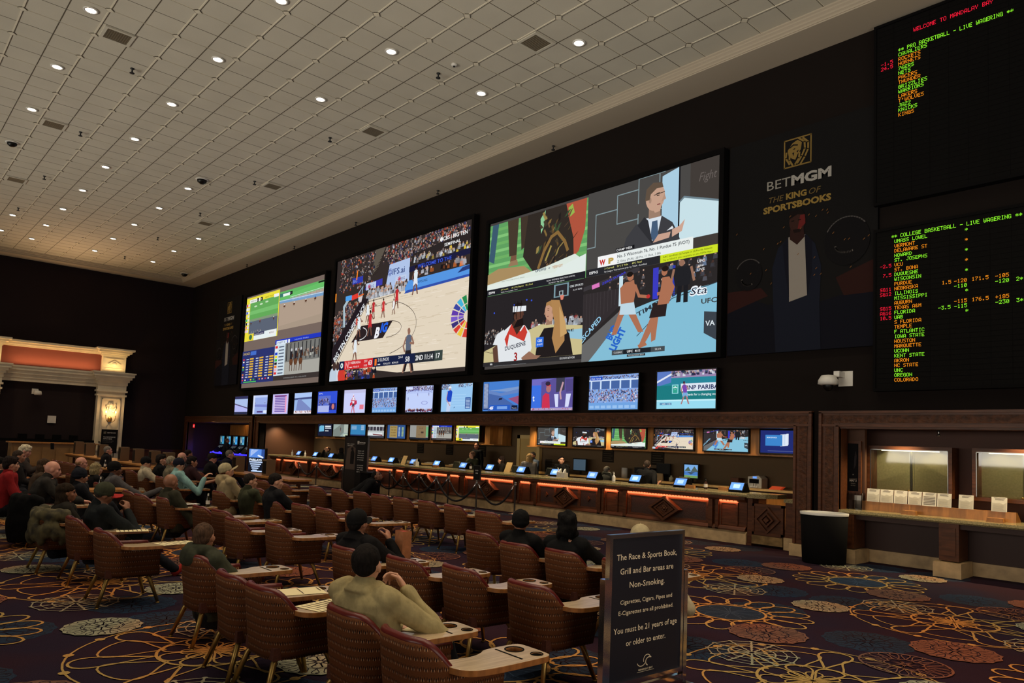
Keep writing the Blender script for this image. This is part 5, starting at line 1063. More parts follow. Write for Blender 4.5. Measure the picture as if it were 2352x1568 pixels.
def tv_flex(p): p.rect(0,0,1,1,(50,84,140)); [p.rect(.62,.8-.09*k,.7,.85-.09*k,(180,200,220)) for k in range(8)]; [p.rect(.8,.8-.09*k,.9,.85-.09*k,(180,200,120)) for k in range(8)]; p.rect(.14,.05,.56,.95,(160,138,84)); [p.text(s_,.2,.78-.2*k,.09,(110,84,40),.3,'l',.02) for k,s_ in enumerate(('FLATTEN','THE SIGN','OR KEPT','CLOSED'))]
def tv_sheet(p): p.rect(0,0,1,1,(150,150,146)); p.rect(0,0,1,.12,(30,34,44)); p.poly([(.7,.9),(1,.9),(1,.2),(.8,.2)],(110,170,120)); p.rect(.34,.1,.86,.98,(134,112,82)); p.text('SEE',.5,.75,.07,(90,72,50),.2); p.rect(.6,.42,.74,.55,(70,56,44)); p.rect(.45,.3,.7,.32,(90,72,50))
def tv_race(p): race_turf(p)
def tv_pad(p): paddock(p)
IR=[(tv_cards,'showing blue reward cards'),(cage,'showing two cage fighters'),(lambda p:court(p,False),'showing a small basketball court'),(advert,'showing a blurred advert with legs'),(interview,'showing a player interviewed by a blonde reporter'),(analyst,'showing the suited analyst')]
IL=[(tv_race,'showing turf racing with a yellow band, nearest the tan door'),(tv_pad,'showing horses led in a paddock'),(tv_sheet,'partly covered by a tan sheet'),(tv_flex,'covered by a tan lettered notice'),(tv_pit,'showing a pit lane building'),(tv_board,'showing a plain blue board'),(tv_ski,'showing a grey snow slope'),(tv_cards2,'showing a light blue card on dark')]
for (a,b_),(f,d) in zip(TVI_R,IR): television(a,17.55,2.22,b_-a,.58,f,'television in right oak cabinet, '+d,'televisions in the right overhead cabinet')
for (a,b_),(f,d) in zip(TVI_L,IL): television(a,17.55,2.26,b_-a,.58,f,'television in left oak cabinet, '+d,'televisions in the left overhead cabinet')
# ---- printed banners on the dark wall
def lion(p,x0,y0,x1,y1,c):
    w,h=x1-x0,y1-y0
    def q(a,b): return (x0+a*w,y0+b*h)
    p.line([q(0,0),q(1,0),q(1,1),q(0,1),q(0,0)],.006,c)
    p.poly([q(.12,.62),q(.3,.85),q(.5,.93),q(.66,.8),q(.62,.55),q(.5,.4),q(.42,.22),q(.28,.3),q(.16,.42)],c)
    bg=(24,22,24)
    p.poly([q(.3,.62),q(.42,.66),q(.4,.6)],bg); p.poly([q(.46,.52),q(.56,.56),q(.5,.46)],bg); p.poly([q(.3,.5),q(.38,.5),q(.34,.36)],bg); p.line([q(.2,.7),q(.34,.78),q(.5,.74)],.006,bg)
    for pts in ([(.55,.97),(.76,.8),(.78,.55),(.66,.3),(.5,.08)],[(.7,.95),(.9,.75),(.9,.5),(.78,.25),(.62,.03)],[(.08,.55),(.06,.35),(.2,.1)],[(.2,.4),(.2,.25),(.32,.04)],[(.58,.45),(.56,.25),(.42,.06)]):
        p.line([q(*r) for r in pts],.008,c)
def banner_pic(p,dim=1.0):
    k=lambda c: tuple(int(v*dim) for v in c)
    p.rect(0,0,1,1,k((30,28,30))); p.poly([(0,0),(1,0),(1,.25),(.6,.2),(.3,.22),(0,.3)],k((20,22,38))); p.poly([(0,.3),(.25,.3),(.3,.26),(0,.2)],k((70,34,32))); p.poly([(.75,.3),(1,.36),(1,.22),(.8,.22)],k((66,32,30)))
    lion(p,.405,.83,.585,.955,k((196,160,84)))
    p.text('BET',.285,.745,.042,k((225,220,210)),.165,'l',0); p.text('MGM',.455,.745,.042,k((240,236,228)),.265,'l',.045)
    p.text('THE',.3,.685,.026,k((170,140,84)),.105,'l',0,.25); p.text('KING',.42,.685,.026,k((214,176,92)),.14,'l',.04); p.text('OF',.575,.685,.026,k((170,140,84)),.08,'l',0,.25); p.text('SPORTSBOOKS',.26,.64,.028,k((214,176,92)),.46,'l',.045)
    # man in dark suit, pale shirt
    p.poly([(.36,.0),(.34,.22),(.33,.38),(.37,.47),(.44,.51),(.56,.51),(.62,.46),(.66,.36),(.65,.2),(.66,0)],k((34,40,62))); p.poly([(.44,.51),(.555,.51),(.57,.24),(.45,.22)],k((214,206,196))); p.poly([(.44,.51),(.40,.48),(.42,.36),(.45,.24)],k((26,28,46))); p.poly([(.55,.51),(.6,.48),(.6,.34),(.57,.24)],k((26,28,46)))
    p.poly([(.455,.56),(.54,.56),(.55,.5),(.5,.47),(.45,.5)],k((70,42,38))); p.ell(.5,.575,.055,.048,k((84,50,44)),16); p.poly([(.5,.53),(.555,.56),(.55,.6),(.52,.6)],k((150,50,50))); p.poly([(.445,.59),(.45,.625),(.53,.625),(.55,.6),(.5,.606)],k((34,24,24))); p.rect(.46,.578,.48,.582,k((20,14,14))); p.rect(.505,.578,.525,.582,k((20,14,14))); p.poly([(.47,.54),(.53,.54),(.52,.525),(.48,.525)],k((40,24,24)))
    # dark helmets
    for cx,cy,rx in ((.16,.37,.1),(.82,.45,.14)):
        p.ell(cx,cy,rx,rx*.75,k((24,22,26)),18); p.arc(cx,cy,rx,rx*.72,40,150,.005,k((120,116,116))); p.arc(cx,cy-.02,rx*.5,.03,180,300,.008,k((130,124,120)))
    rr=random.Random(3); p.hold=False
    for q in range(26):
        x,y=rr.uniform(.05,.95),rr.uniform(.3,.62); p.line([(x,y),(x+.009,y+.006)],.0025,k((190,130,70)))
t=thing('wall_banner','large dark banner with lion emblem and suited man between screen and odds boards','banner',(-9.42,15.42,4.5))
p=Pic(3.5,5.15,.0006); banner_pic(p,.66); o=p.obj('print','attr',t,(0,-.005,0)); b=MB(); b.box(0,0,0,3.5,.08,5.15); build('backing',b,'blackm',t)
t=thing('wall_banner','small far dark banner with lion emblem left of the racing screen','banner',(-42.95,15.42,4.9))
p=Pic(3.3,4.95,.0006); banner_pic(p,.72); p.obj('print','attr',t,(0,-.005,0)); b=MB(); b.box(0,0,0,3.3,.08,4.95); build('backing',b,'blackm',t)
# ---- LED odds boards
FONT={'A':'7E1111117E','B':'7F49494936','C':'3E41414122','D':'7F4141221C','E':'7F49494941','F':'7F09090901','G':'3E4149497A','H':'7F0808087F','I':'00417F4100','J':'2040413F01','K':'7F08142241','L':'7F40404040','M':'7F020C027F','N':'7F0408107F','O':'3E4141413E','P':'7F09090906','Q':'3E4151215E','R':'7F09192946','S':'4649494931','T':'01017F0101','U':'3F4040403F','V':'1F2040201F','W':'3F4038403F','X':'6314081463','Y':'0708700807','Z':'6151494543','0':'3E5149453E','1':'00427F4000','2':'4261514946','3':'2141454B31','4':'1814127F10','5':'2745454539','6':'3C4A494930','7':'0171090503','8':'3649494936','9':'064949291E','-':'0808080808','.':'0060600000','*':'14083E0814','+':'08083E0808','&':'3649552250',"'":'0005030000',' ':'0000000000'}
GR,OR,RD=(150,255,50),(255,150,30),(255,30,60)
def led(mb,s,x,z,h,cw,c):
    """text with its top-left corner at x,z; h = 7-dot height, cw = character pitch"""
    d=h/7; dx=cw/6; col=rgb(c)
    for i,ch in enumerate(s):
        f=FONT.get(ch,'0000000000')
        for k in range(5):
            v=int(f[2*k:2*k+2],16)
            for r in range(7):
                if v>>r & 1:
                    X=x+i*cw+k*dx; Z=z-r*d
                    mb.add([(X,0,Z-d*.86),(X+dx*.86,0,Z-d*.86),(X+dx*.86,0,Z),(X,0,Z)],[(0,1,2,3)],0,col)
M['ledpanel']=mat('led_panel_grid',rgb(11,10,10),.8,spec=.1,var=(30,.3))
def board(lb,z0,z1,lines):
    t=thing('odds_board',lb,'sign',(0,15.34,0)); b=MB(); x0,x1=-5.92,1.2
    b.box(x0,0,z0,x1,.14,z1,0)
    n=int((z1-z0)/.1)
    for k in range(1,n): b.box(x0+.03,-.004,z0+(z1-z0)*k/n-.004,x1,0,z0+(z1-z0)*k/n+.004,1)
    for k in range(1,int((x1-x0)/.34)): b.box(x0+.34*k-.003,-.004,z0+.02,x0+.34*k+.003,0,z1-.02,1)
    build('panel',b,['ledpanel','blackm'],t)
    m=MB(); 
    for a in lines: led(m,*a)
    build('lettering',m,EM['led'],t,(0,-.008,0),colattr=True)
    b=MB(); 
    for a,c,d,e in ((x0-.05,x0,z0-.06,z1+.06),(x0,x1,z0-.06,z0),(x0,x1,z1,z1+.06)): b.box(a,-.03,d,c,.16,e)
    build('frame',b,'blackm',t)
pit=.0988; cw=.0765
L1=[('WELCOME TO MANDALAY BAY',-5.197,10.98,.085,.0615,RD),('** PRO BASKETBALL - LIVE WAGERING **',-5.487,10.66,.085,.0565,GR)]
for k,(s_,c) in enumerate([('CAVALIERS',GR),('ROCKETS',OR),('HORNETS',OR),('76ERS',GR),('NETS',GR),('PACERS',OR),('THUNDER',OR),('GRIZZLIES',GR),('WARRIORS',GR),('LAKERS',OR),("T'WOLVES",OR),('JAZZ',GR),('KNICKS',GR),('KINGS',OR)]):
    L1.append((s_,-5.487,10.555-pit*k,.078,.0615,c))
L1+= [('-1.5',-5.83,10.555-pit,.078,.0615,RD),('24.5',-5.83,10.555-2*pit,.078,.0615,RD)]
board('upper black odds board with green and orange basketball team names',7.47,11.24,L1)
rows=[('UMASS LOWEL',GR),('VERMONT',OR),('DELAWARE ST',OR),('HOWARD',GR),('ST. JOSEPHS',GR),('VCU',OR),('ST. BONA',OR),('DUQUESNE',GR),('WISCONSIN',GR),('PURDUE',OR),('NEBRASKA',OR),('ILLINOIS',GR),('MISSISSIPPI',GR),('AUBURN',OR),('TEXAS A&M',OR),('FLORIDA',GR),('UAB',GR),('S FLORIDA',OR),('TEMPLE',OR),('F ATLANTIC',GR),('IOWA STATE',GR),('HOUSTON',OR),('MARQUETTE',OR),('UCONN',GR),('KENT STATE',GR),('AKRON',OR),('NC STATE',OR),('UNC',GR),('OREGON',GR),('COLORADO',OR)]
pt=(6.63-3.795)/29; cw2=.0565; rz=lambda n: 6.63-pt*n
L2=[('** COLLEGE BASKETBALL - LIVE WAGERING **',-5.617,6.74,.078,.0565,GR)]
for k,(s_,c) in enumerate(rows): L2.append((s_,-5.562,rz(k),.072,cw2,c))
nm={r[0]:i for i,r in enumerate(rows)}
for s_,r,x,c in (('-2.5','VCU',-5.84,RD),(' 7.5','DUQUESNE',-5.84,RD),('SG11','NEBRASKA',-5.84,RD),('SG12','ILLINOIS',-5.84,RD),('SG15','TEXAS A&M',-5.84,RD),('AG16','FLORIDA',-5.84,RD),('10.5','UAB',-5.84,RD),
    ('1.5','NEBRASKA',-4.69,OR),('-120','NEBRASKA',-4.48,OR),('171.5','NEBRASKA',-4.18,OR),('-105','NEBRASKA',-3.8,OR),('-110','ILLINOIS',-4.48,GR),('-120','ILLINOIS',-3.8,GR),('2*','ILLINOIS',-3.47,GR),
    ('-115','TEXAS A&M',-4.48,OR),('176.5','TEXAS A&M',-4.18,OR),('+185','TEXAS A&M',-3.8,OR),('-3.5','FLORIDA',-4.76,GR),('-115','FLORIDA',-4.48,GR),('-230','FLORIDA',-3.8,GR),('3*','FLORIDA',-3.47,GR),
    ('*','UMASS LOWEL',-4.29,GR),('*','DELAWARE ST',-4.29,OR),('*','ST. JOSEPHS',-4.29,GR),('*','ST. BONA',-4.29,OR),('*','WISCONSIN',-4.29,GR),('*','MISSISSIPPI',-4.29,GR),('*','UAB',-4.29,GR)):
    L2.append((s_,x,rz(nm[r]),.072,cw2,c))
board('lower black odds board with a long list of college team names',3.6,6.84,L2)
# ---- free standing non-smoking sign
def nosmoke():
    t=thing('floor_sign','black non-smoking sign in a chrome floor stand with cream lettering','sign',(-4.07,4.845,0),math.radians(90-3))
    # local: x runs along the sign, -y faces the reader
    w,z0,z1=1.02,.13,1.42; f=.035
    p=Pic(w-2*f,z1-z0-2*f,.0004); c=(255,236,204); p.rect(0,0,1,1,(20,20,34))
    for s_,y,h,wd in (('The Race & Sports Book,',.845,.042,.86),('Grill and Bar areas are',.745,.042,.76),('Non-Smoking.',.645,.042,.5),('Cigarettes, Cigars, Pipes and',.535,.03,.74),('E-Cigarettes are all prohibited.',.46,.03,.78),('You must be 21 years of age',.335,.04,.9),('or older to enter.',.24,.04,.56)):
        p.text(s_,.5,y,h,c,wd,'c',.006)
    p.arc(.44,.11,.06,.035,200,330,.006,c); p.arc(.52,.115,.05,.035,30,200,.006,c); p.arc(.55,.1,.05,.03,60,240,.008,c); p.text('MANDALAY BAY',.5,.045,.013,c,.2,'c',.01); p.rect(.38,.035,.62,.037,c)
    p.obj('sign_face','attrg',t,(f,-.012,z0+f))
    b=MB()
    for a,d,e,g in ((0,f,z0,z1),(w-f,w,z0,z1),(f,w-f,z0,z0+f),(f,w-f,z1-f,z1)): b.box(a,-.025,e,d,.025,g)
    b.box(f,-.01,z0+f,w-f,.02,z1-f,1); build('frame',b,['chrome','black'],t)
    b=MB()
    for x in (-.055,w+.005): b.box(x,-.03,0,x+.05,.03,1.05)
    for x in (-.03,w+.03): b.box(x-.03,-.32,0,x+.03,.32,.03)
    b.box(-.03,-.02,.05,w+.03,.02,.1); build('stand',b,'chrome',t)
nosmoke()
# ---- tall banner on a stand by the counter queue
def tall(p):
    p.rect(0,0,1,1,(30,27,27)); p.rect(0,0,.5,1,(44,38,36)); p.poly([(.02,.4),(.48,.4),(.48,.8),(.3,.84),(.1,.78)],(84,70,62)); p.poly([(.25,.5),(.42,.5),(.44,.7),(.36,.78),(.26,.72)],(24,20,20)); p.ell(.33,.78,.06,.03,(28,24,24)); p.text('BEER + WHISKEY',.08,.86,.016,(200,190,180),.34,'l',.01); p.text('HISTORY',.1,.83,.016,(200,190,180),.26,'l',.01)
    lion(p,.56,.885,.64,.925,(210,200,190)); p.text('BETMGM',.67,.89,.022,(225,220,215),.25,'l',.02); p.text('NOW AVAILABLE',.56,.865,.01,(190,185,180),.34)
    for k,s_ in enumerate(('SIGN UP','TODAY AND','EARN MGM','REWARDS','AT THE DESK')): p.text(s_,.74,.74-.04*k,.017,(205,200,195),.28,'c',.01)
    for k,s_ in enumerate(('DOWNLOAD','THE MOBILE','APP AND','BET NOW')): p.text(s_,.74,.48-.04*k,.017,(205,200,195),.28,'c',.01)
t=thing('standing_banner','tall two-column dark advertising banner standing before the counter queue','banner',(-23.95,13.5,.28))
p=Pic(1.5,1.95,.0006); tall(p); p.obj('print','attr',t,(0,-.02,0)); b=MB(); b.box(-.03,-.015,-.05,1.53,.03,2.0); b.box(1.53,-.03,-.28,1.57,.03,2.0,1); b.box(-.07,-.03,-.28,-.03,.03,2.0,1); b.box(-.1,-.3,-.28,1.6,.3,-.24,1); build('frame',b,['blackm','steel'],t)
# digital kiosk
def parlay(p):
    p.rect(0,0,1,1,(18,22,34)); p.rect(0,.62,.8,1,(90,140,225)); [p.poly([(.1,.66),(.1+.09*k,.98),(.14+.09*k,.98)],(215,230,250)) for k in range(6)]; p.rect(.8,.6,1,1,(50,80,150)); p.poly([(.55,.7),(.9,.6),(.95,.66),(.6,.76)],(230,240,250)); p.text('PARLAYS',.05,.48,.09,(225,235,250),.8,'l',.05)
    for k in range(5): p.rect(.05+.06*k,.4-.09*k,.9-.08*k,.45-.09*k,(190,210,245))
    p.rect(.2,.0,.9,.05,(190,215,250))
t=thing('digital_kiosk','bright blue and white digital display kiosk left of the betting counter','kiosk',(-33.9,14.0,.42),.0); t.rotation_euler=(0,0,.35)
p=Pic(1.0,1.05); parlay(p); p.obj('screen',EM['tv'],t,(.04,-.01,.04)); b=MB(); b.box(0,0,0,1.08,.12,1.14); b.box(.4,0,-.42,.7,.12,0); b.box(.1,-.2,-.42,1,.3,-.38); build('housing',b,'black',t)
# easel poster by the portal
def easelpic(p):
    p.rect(0,0,1,1,(26,24,26)); lion(p,.1,.83,.26,.92,(150,140,120)); p.text('BETMGM',.34,.85,.05,(190,185,180),.55,'l',.03); p.text('YOUR SPORTSBOOK',.08,.66,.045,(215,210,205),.82,'l',.03); p.text('APP IS HERE.',.08,.58,.045,(215,210,205),.6,'l',.03); p.text('Download it now to bet',.08,.5,.022,(180,175,170),.7); p.text('from anywhere in state',.08,.45,.022,(180,175,170),.62)
t=thing('standing_poster','dark poster sign standing against the right cream pillar','poster',(-46.6,11.15,.85),PI/2-.0)
t.location=(-46.6,10.7,.85); p=Pic(.78,1.28); easelpic(p); p.obj('print','attr',t,(0,-.02,0)); b=MB(); b.box(-.03,-.01,-.03,.81,.03,1.31); b.box(.1,0,-.85,.14,.03,0); b.box(.64,0,-.85,.68,.03,0); b.box(.05,-.15,-.85,.73,.2,-.82); build('frame',b,'blackm',t)
# ============================================================= CHAIRS, ROPES, TABLES
def chair_proto():
    t=thing('lounge_chair','','chair',(0,0,0)); w=.335; D=.66; rc=.24
    # plan path from left arm front, round the back, to right arm front
    path=[]
    for k in range(7): path.append((-w, D-(D-rc)*k/6))
    for k in range(1,9): a=PI+PI/2*k/9; path.append((-w+rc+rc*math.cos(a), rc+rc*math.sin(a)))
    for k in range(0,7): path.append((-w+rc+(2*w-2*rc)*k/6, 0))
    for k in range(1,9): a=-PI/2+PI/2*k/9; path.append((w-rc+rc*math.cos(a), rc+rc*math.sin(a)))
    for k in range(6,-1,-1): path.append((w, D-(D-rc)*k/6))
    n=len(path)
    def top(x,y):
        s=min(1,max(0,(y-.03)/.27)); s=s*s*(3-2*s); return .885-.20*s-.02*max(0,y-.3)
    cum=[0]
    for a,b in zip(path,path[1:]): cum.append(cum[-1]+math.hypot(b[0]-a[0],b[1]-a[1]))
    nz=8; zb=.34; th=.055; b=MB(); vs=[]; uv=[]
    def nrm(i):
        a=path[max(i-1,0)]; c=path[min(i+1,n-1)]; dx,dy=c[0]-a[0],c[1]-a[1]; l=math.hypot(dx,dy); return (-dy/l,dx/l)   # inward
    for i,(x,y) in enumerate(path):
        nx,ny=nrm(i); zt=top(x,y)
        for k in range(nz+1):
            f=k/nz; z=zb+(zt-zb)*f; ins=.045*(1-f)**1.6+.0*f
            yy=y
            vs.append((x+nx*ins, yy+ny*ins-.02*f*(1 if y<.3 else 0), z)); uv.append((cum[i],z))
    o=len(vs)
    for i,(x,y) in enumerate(path):
        nx,ny=nrm(i); zt=top(x,y)
        for k in range(nz+1):
            f=k/nz; z=zb+(zt-zb)*f; vs.append((x+nx*(th+.03*(1-f)), y+ny*(th+.03*(1-f))-.02*f*(1 if y<.3 else 0), z)); uv.append((cum[i]+.3,z))
    fs=[];K=nz+1
    for i in range(n-1):
        for k in range(nz):
            fs.append((i*K+k,(i+1)*K+k,(i+1)*K+k+1,i*K+k+1)); fs.append((o+i*K+k,o+i*K+k+1,o+(i+1)*K+k+1,o+(i+1)*K+k))
        fs.append((i*K+nz,(i+1)*K+nz,o+(i+1)*K+nz,o+i*K+nz)); fs.append((i*K,o+i*K,o+(i+1)*K,(i+1)*K))
    for i in (0,n-1):
        for k in range(nz):
            q=(i*K+k,i*K+k+1,o+i*K+k+1,o+i*K+k); fs.append(q if i==0 else q[::-1])
    b.add(vs,fs,0,None,True)
    # underside pan
    m=len(b.v); pv=[vs[i*K] for i in range(n)]; b.add(pv,[tuple(range(n))],0); uv+= [(p[0],p[1]) for p in pv]
    b.uv=uv; build('shell',b,'fabric',t)
    p=MB(); pts=[]
    for i,(x,y) in enumerate(path):
        nx,ny=nrm(i); pts.append((x+nx*th*.5,y+ny*th*.5-.02*(1 if y<.3 else 0),top(x,y)+.004))
    x,y,z=pts[0]; pts=[(x,y+.01,z-.05)]+pts; x,y,z=pts[-1]; pts=pts+[(x,y+.01,z-.05)]
    p.tube(pts,.03,8,flat=(1.05,.85)); build('top_roll',p,'piping',t)
    s=MB(); s.prism([(-w+.07,.07),(w-.07,.07),(w-.06,D+.02),(-w+.06,D+.02)],'z',.34,.44,0); s.ell((0,.37,.44),(w-.07,.3,.045),16,8,0); build('seat',s,'seatf',t)
    for sx,sy in ((-1,-1),(1,-1),(-1,1),(1,1)):
        l=MB(); x0=sx*(w-.12); y0=.12 if sy<0 else D-.12; x1=sx*(w-.02); y1=y0+sy*.13
        l.tube([(x0,y0,.36),(x0+(x1-x0)*.25,y0+(y1-y0)*.25,.31),(x0+(x1-x0)*.4,y0+(y1-y0)*.4,.25),(x1,y1,.012)],[.026,.026,.025,.019],8); l.lathe([(0,0),(.022,0),(.022,.015),(0,.015)],c=(x1,y1,0),n=8)
        build('leg',l,'brass',t)
    # writing tablet on the right arm: real holes through the board
    cu=bpy.data.curves.new('tb','CURVE'); cu.dimensions='2D'; cu.fill_mode='BOTH'; cu.extrude=.017; cu.bevel_depth=.004; cu.bevel_resolution=1
    out=[(.215,.30),(.2,.24),(.235,.205),(.30,.195),(.40,.21),(.47,.26),(.5,.34),(.515,.5),(.515,.86),(.50,.91),(.46,.935),(.22,.935),(.17,.92),(.155,.88),(.15,.66),(.165,.60),(.20,.56),(.225,.50),(.235,.42),(.225,.35)]
    def sp_(pts,cyc=True,kind='POLY'):
        s_=cu.splines.new('POLY'); s_.points.add(len(pts)-1)
        for q,(x,y) in enumerate(pts): s_.points[q].co=(x,y,0,1)
        s_.use_cyclic_u=True
    # smooth the outline a little (Chaikin)
    for _ in range(2):
        nw=[]
        for a,c in zip(out,out[1:]+out[:1]): nw+= [(a[0]*.75+c[0]*.25,a[1]*.75+c[1]*.25),(a[0]*.25+c[0]*.75,a[1]*.25+c[1]*.75)]
        out=nw
    sp_(out)
    H1=(.265,.80,.064); H2=(.435,.855,.042)
    for hx,hy,hr in (H1,H2): sp_([(hx+hr*math.cos(2*PI*k/20),hy+hr*math.sin(2*PI*k/20)) for k in range(20)])
    oo=bpy.data.objects.new('tb',cu); COL.objects.link(oo); dg=bpy.context.evaluated_depsgraph_get(); dg.update()
    me=bpy.data.meshes.new_from_object(oo.evaluated_get(dg)); bpy.data.objects.remove(oo); bpy.data.curves.remove(cu)
    me.transform(Matrix.Translation((0,0,.72))); me.materials.clear(); me.materials.append(M['laminate']); me.materials.append(M['woodedge']); me.name='tablet'
    import bmesh as _bm
    bb=_bm.new(); bb.from_mesh(me); kill=[f for f in bb.faces if any(math.hypot(f.calc_center_median().x-hx,f.calc_center_median().y-hy)<hr*.9 for hx,hy,hr in (H1,H2))]
    _bm.ops.delete(bb,geom=kill,context='FACES'); bb.to_mesh(me); bb.free()
    for f in me.polygons: f.material_index=0 if f.normal.z>.5 else 1; f.use_smooth=False
    tb=bpy.data.objects.new('tablet',me); COL.objects.link(tb); tb.parent=t; tb['label']='pale wood writing tablet with cup holes'
    for hx,hy,hr in (H1,H2):
        c=MB(); c.lathe([(hr*1.1,.742),(hr*1.1,.745),(hr*.96,.745),(hr*.94,.69),(0,.69)],c=(hx,hy,0),n=20,cap=False); build('cup_holder',c,'blackm',tb)
    c=MB(); c.box(.19,.685,.738,.47,.699,.7435); build('pencil_groove',c,'blackm',tb)
    b=MB(); b.tube([(.33,.45,.70),(.31,.45,.66)],.02,6); b.box(.27,.3,.685,.42,.62,.70); build('arm_bracket',b,'steel',t)
    return t
CH=chair_proto(); ch_used=[False]
def chair(x,y,label,rz=0,group='rust patterned lounge chairs with writing tablets'):
    if not ch_used[0]: c=CH; ch_used[0]=True
    else: c=copy_tree(CH)
    c.location=(x,y,0); c.rotation_euler=(0,0,rz); c['label']=label; c['group']=group; return c
W_=.33
chairs=[(-4.38,2.72,'rust patterned tablet chair nearest the camera, cut by the bottom picture edge'),
(-5.17,2.74,'rust patterned tablet chair with the man in khaki shirt'),
(-6.29,2.59,'empty rust chair left of the khaki shirted man, striped paper on its tablet'),
(-6.97,2.58,'empty rust chair with printed booklet on its tablet beside the green hooded man'),
(-8.21,2.69,'rust chair holding the man in a green hooded jacket'),
(-5.2,4.61,'empty rust chair immediately left of the non-smoking sign'),
(-6.22,4.6,'empty rust chair with a clear white-lit tablet, right behind the khaki shirted man'),
(-6.98,4.42,'rust chair in front of the brown paper bag tablet'),
(-7.95,4.28,'rust chair holding the man in the black cap'),
(-7.29,6.35,'rust chair holding the person in the black beanie'),
(-6.54,6.42,'rust chair holding the black haired person beside the sign'),
(-8.36,6.62,'empty rust chair left of the person in black beanie'),
(-5.62,6.45,'rust chair holding the person in cream cap behind the sign'),
(-10.74,8.76,'empty rust chair at right end of the row nearest the counter queue'),
(-12.0,8.96,'empty rust chair second from right in the row nearest the queue'),
(-13.04,9.05,'empty rust chair third from right in the row nearest the queue'),
(-13.99,9.05,'empty rust chair fourth from right in the row nearest the queue'),
(-14.9,9.05,'empty rust chair fifth from right in the row nearest the queue'),
(-15.74,9.05,'empty rust chair sixth from right in the row nearest the queue'),
(-16.6,8.93,'empty rust chair seventh from right in the row nearest the queue'),
(-17.5,8.8,'empty rust chair at left end of the row nearest the queue'),
(-14.0,6.1,'rust chair holding the man in black sweater with crossed legs'),
(-13.15,6.26,'empty rust chair right beside the man in black sweater'),
(-12.3,6.3,'empty rust chair in third row with two white tablets beside it'),
(-11.5,6.44,'empty rust chair just left of the man in black cap'),
(-10.43,4.55,'empty rust chair with wide white tablet in the second row middle'),
(-11.24,4.28,'empty rust chair left of the widest white tablet, second row'),
(-12.51,4.55,'empty small looking rust chair behind the hooded green jacket man'),
(-13.3,4.5,'empty rust chair right of the bald man in green shirt'),
(-15.63,6.25,'rust chair holding the dark haired man in green shirt'),
(-16.5,6.0,'rust chair holding the man in cream hoodie'),
(-15.13,4.45,'rust chair holding the bald man in dark green shirt'),
(-15.98,4.29,'empty rust chair with silvery rim left of the bald man'),
(-16.9,4.3,'empty rust chair left of two silvery rimmed chairs'),
(-22.1,6.45,'empty rust chair before the man in olive shirt'),
(-23.1,6.25,'rust chair holding the man in cream shirt and black cap'),
(-19.85,6.0,'rust chair holding the man in navy cap and aqua shirt'),
(-10.54,2.38,'empty rust chair with two printed sheets on its tablets'),
(-12.14,2.38,'rust chair holding the man in cap with red brim'),
(-13.3,2.2,'rust chair with camouflage jacket over its back'),
(-16.13,2.51,'dark rust chair beside the bald man leaning on a table'),
(-19.5,4.35,'rust chair holding the man in black beanie and grey sweater'),
(-21.0,4.5,'rust chair holding the woman with straight grey blonde hair'),
(-23.2,4.5,'rust chair holding the bald pink headed man'),
(-18.4,3.5,'rust chair holding the man in a dark round beanie'),
(-25.2,4.4,'empty far chair left of the pink headed man'),(-25.9,4.6,'empty far chair behind the bald pink headed man'),
(-25.6,6.6,'empty far chair left of the cream shirted man'),(-24.6,6.7,'empty far chair next to the cream shirted man'),
(-30.0,5.9,'far empty chair, first of a row of four before the wooden desk'),(-31.0,5.9,'far empty chair, second of a row of four before the wooden desk'),(-32.0,5.9,'far empty chair, third of a row of four before the wooden desk'),(-33.0,5.9,'far empty chair, fourth of a row of four before the wooden desk'),
(-27.5,7.7,'far empty chair, first beside the long far table'),(-28.5,7.9,'far empty chair, second beside the long far table'),(-29.6,8.0,'far empty chair, third beside the long far table'),
(-23.1,7.25,'far chair holding the dark man at the queue side'),(-24.75,8.4,'far chair behind the hooded man near the slot machines'),(-27.85,9.9,'far chair holding the grey haired man near slot machines'),
(-19.0,8.6,'dark empty chair beside the long queue side table'),(-20.3,8.6,'dark empty chair second along the queue side table'),(-17.3,7.2,'empty rust chair right of the hoodie man, screen side')]
for x,y,l in chairs: chair(x+W_,y,l,random.uniform(-.06,.06))
# things lying on the tablets
def paper_on(x,y,z,rz,lb,stripes=5,w=.3,h=.42,c=(236,222,178)):
    p=Pic(w,h,.0005); p.rect(0,0,1,1,c)
    for k in range(stripes): p.rect(.1,.1+.8*k/max(1,stripes),.9,.1+.8*k/max(1,stripes)+.03,(110,96,80))
    p.rect(.1,.92,.6,.95,(90,80,70))
    o=p.obj('paper_sheet','attr',None,(x,y,z),(-PI/2,0,rz)); tag(o,lb,'paper','papers on the chair tablets'); return o
TZ=.745
paper_on(-5.76,2.85,TZ,.25,'striped form on the tablet left of the khaki shirted man',7)
paper_on(-6.48,2.98,TZ,-.2,'plain printed booklet on the tablet behind the striped form',2)
paper_on(-4.62,3.15,TZ,.5,'small white slip under the khaki shirted man elbow',0,.16,.2)
paper_on(-9.9,2.95,TZ,.2,'long striped sheet hanging over the tablet near the red sneakers',6,.26,.46)
paper_on(-11.45,2.9,TZ,-.2,'striped sheet in front of the man with red brimmed cap',6,.26,.4)
for x,y,s_ in ((-13.72,6.75,'beside the black sweater man'),(-15.4,5.0,'on the tablet left of the bald man'),(-16.1,6.6,'on the tablet between hoodie man and green tee man')):
    paper_on(x+.25,y,TZ,.1,'small white paper '+s_,3,.2,.26,(235,232,225))
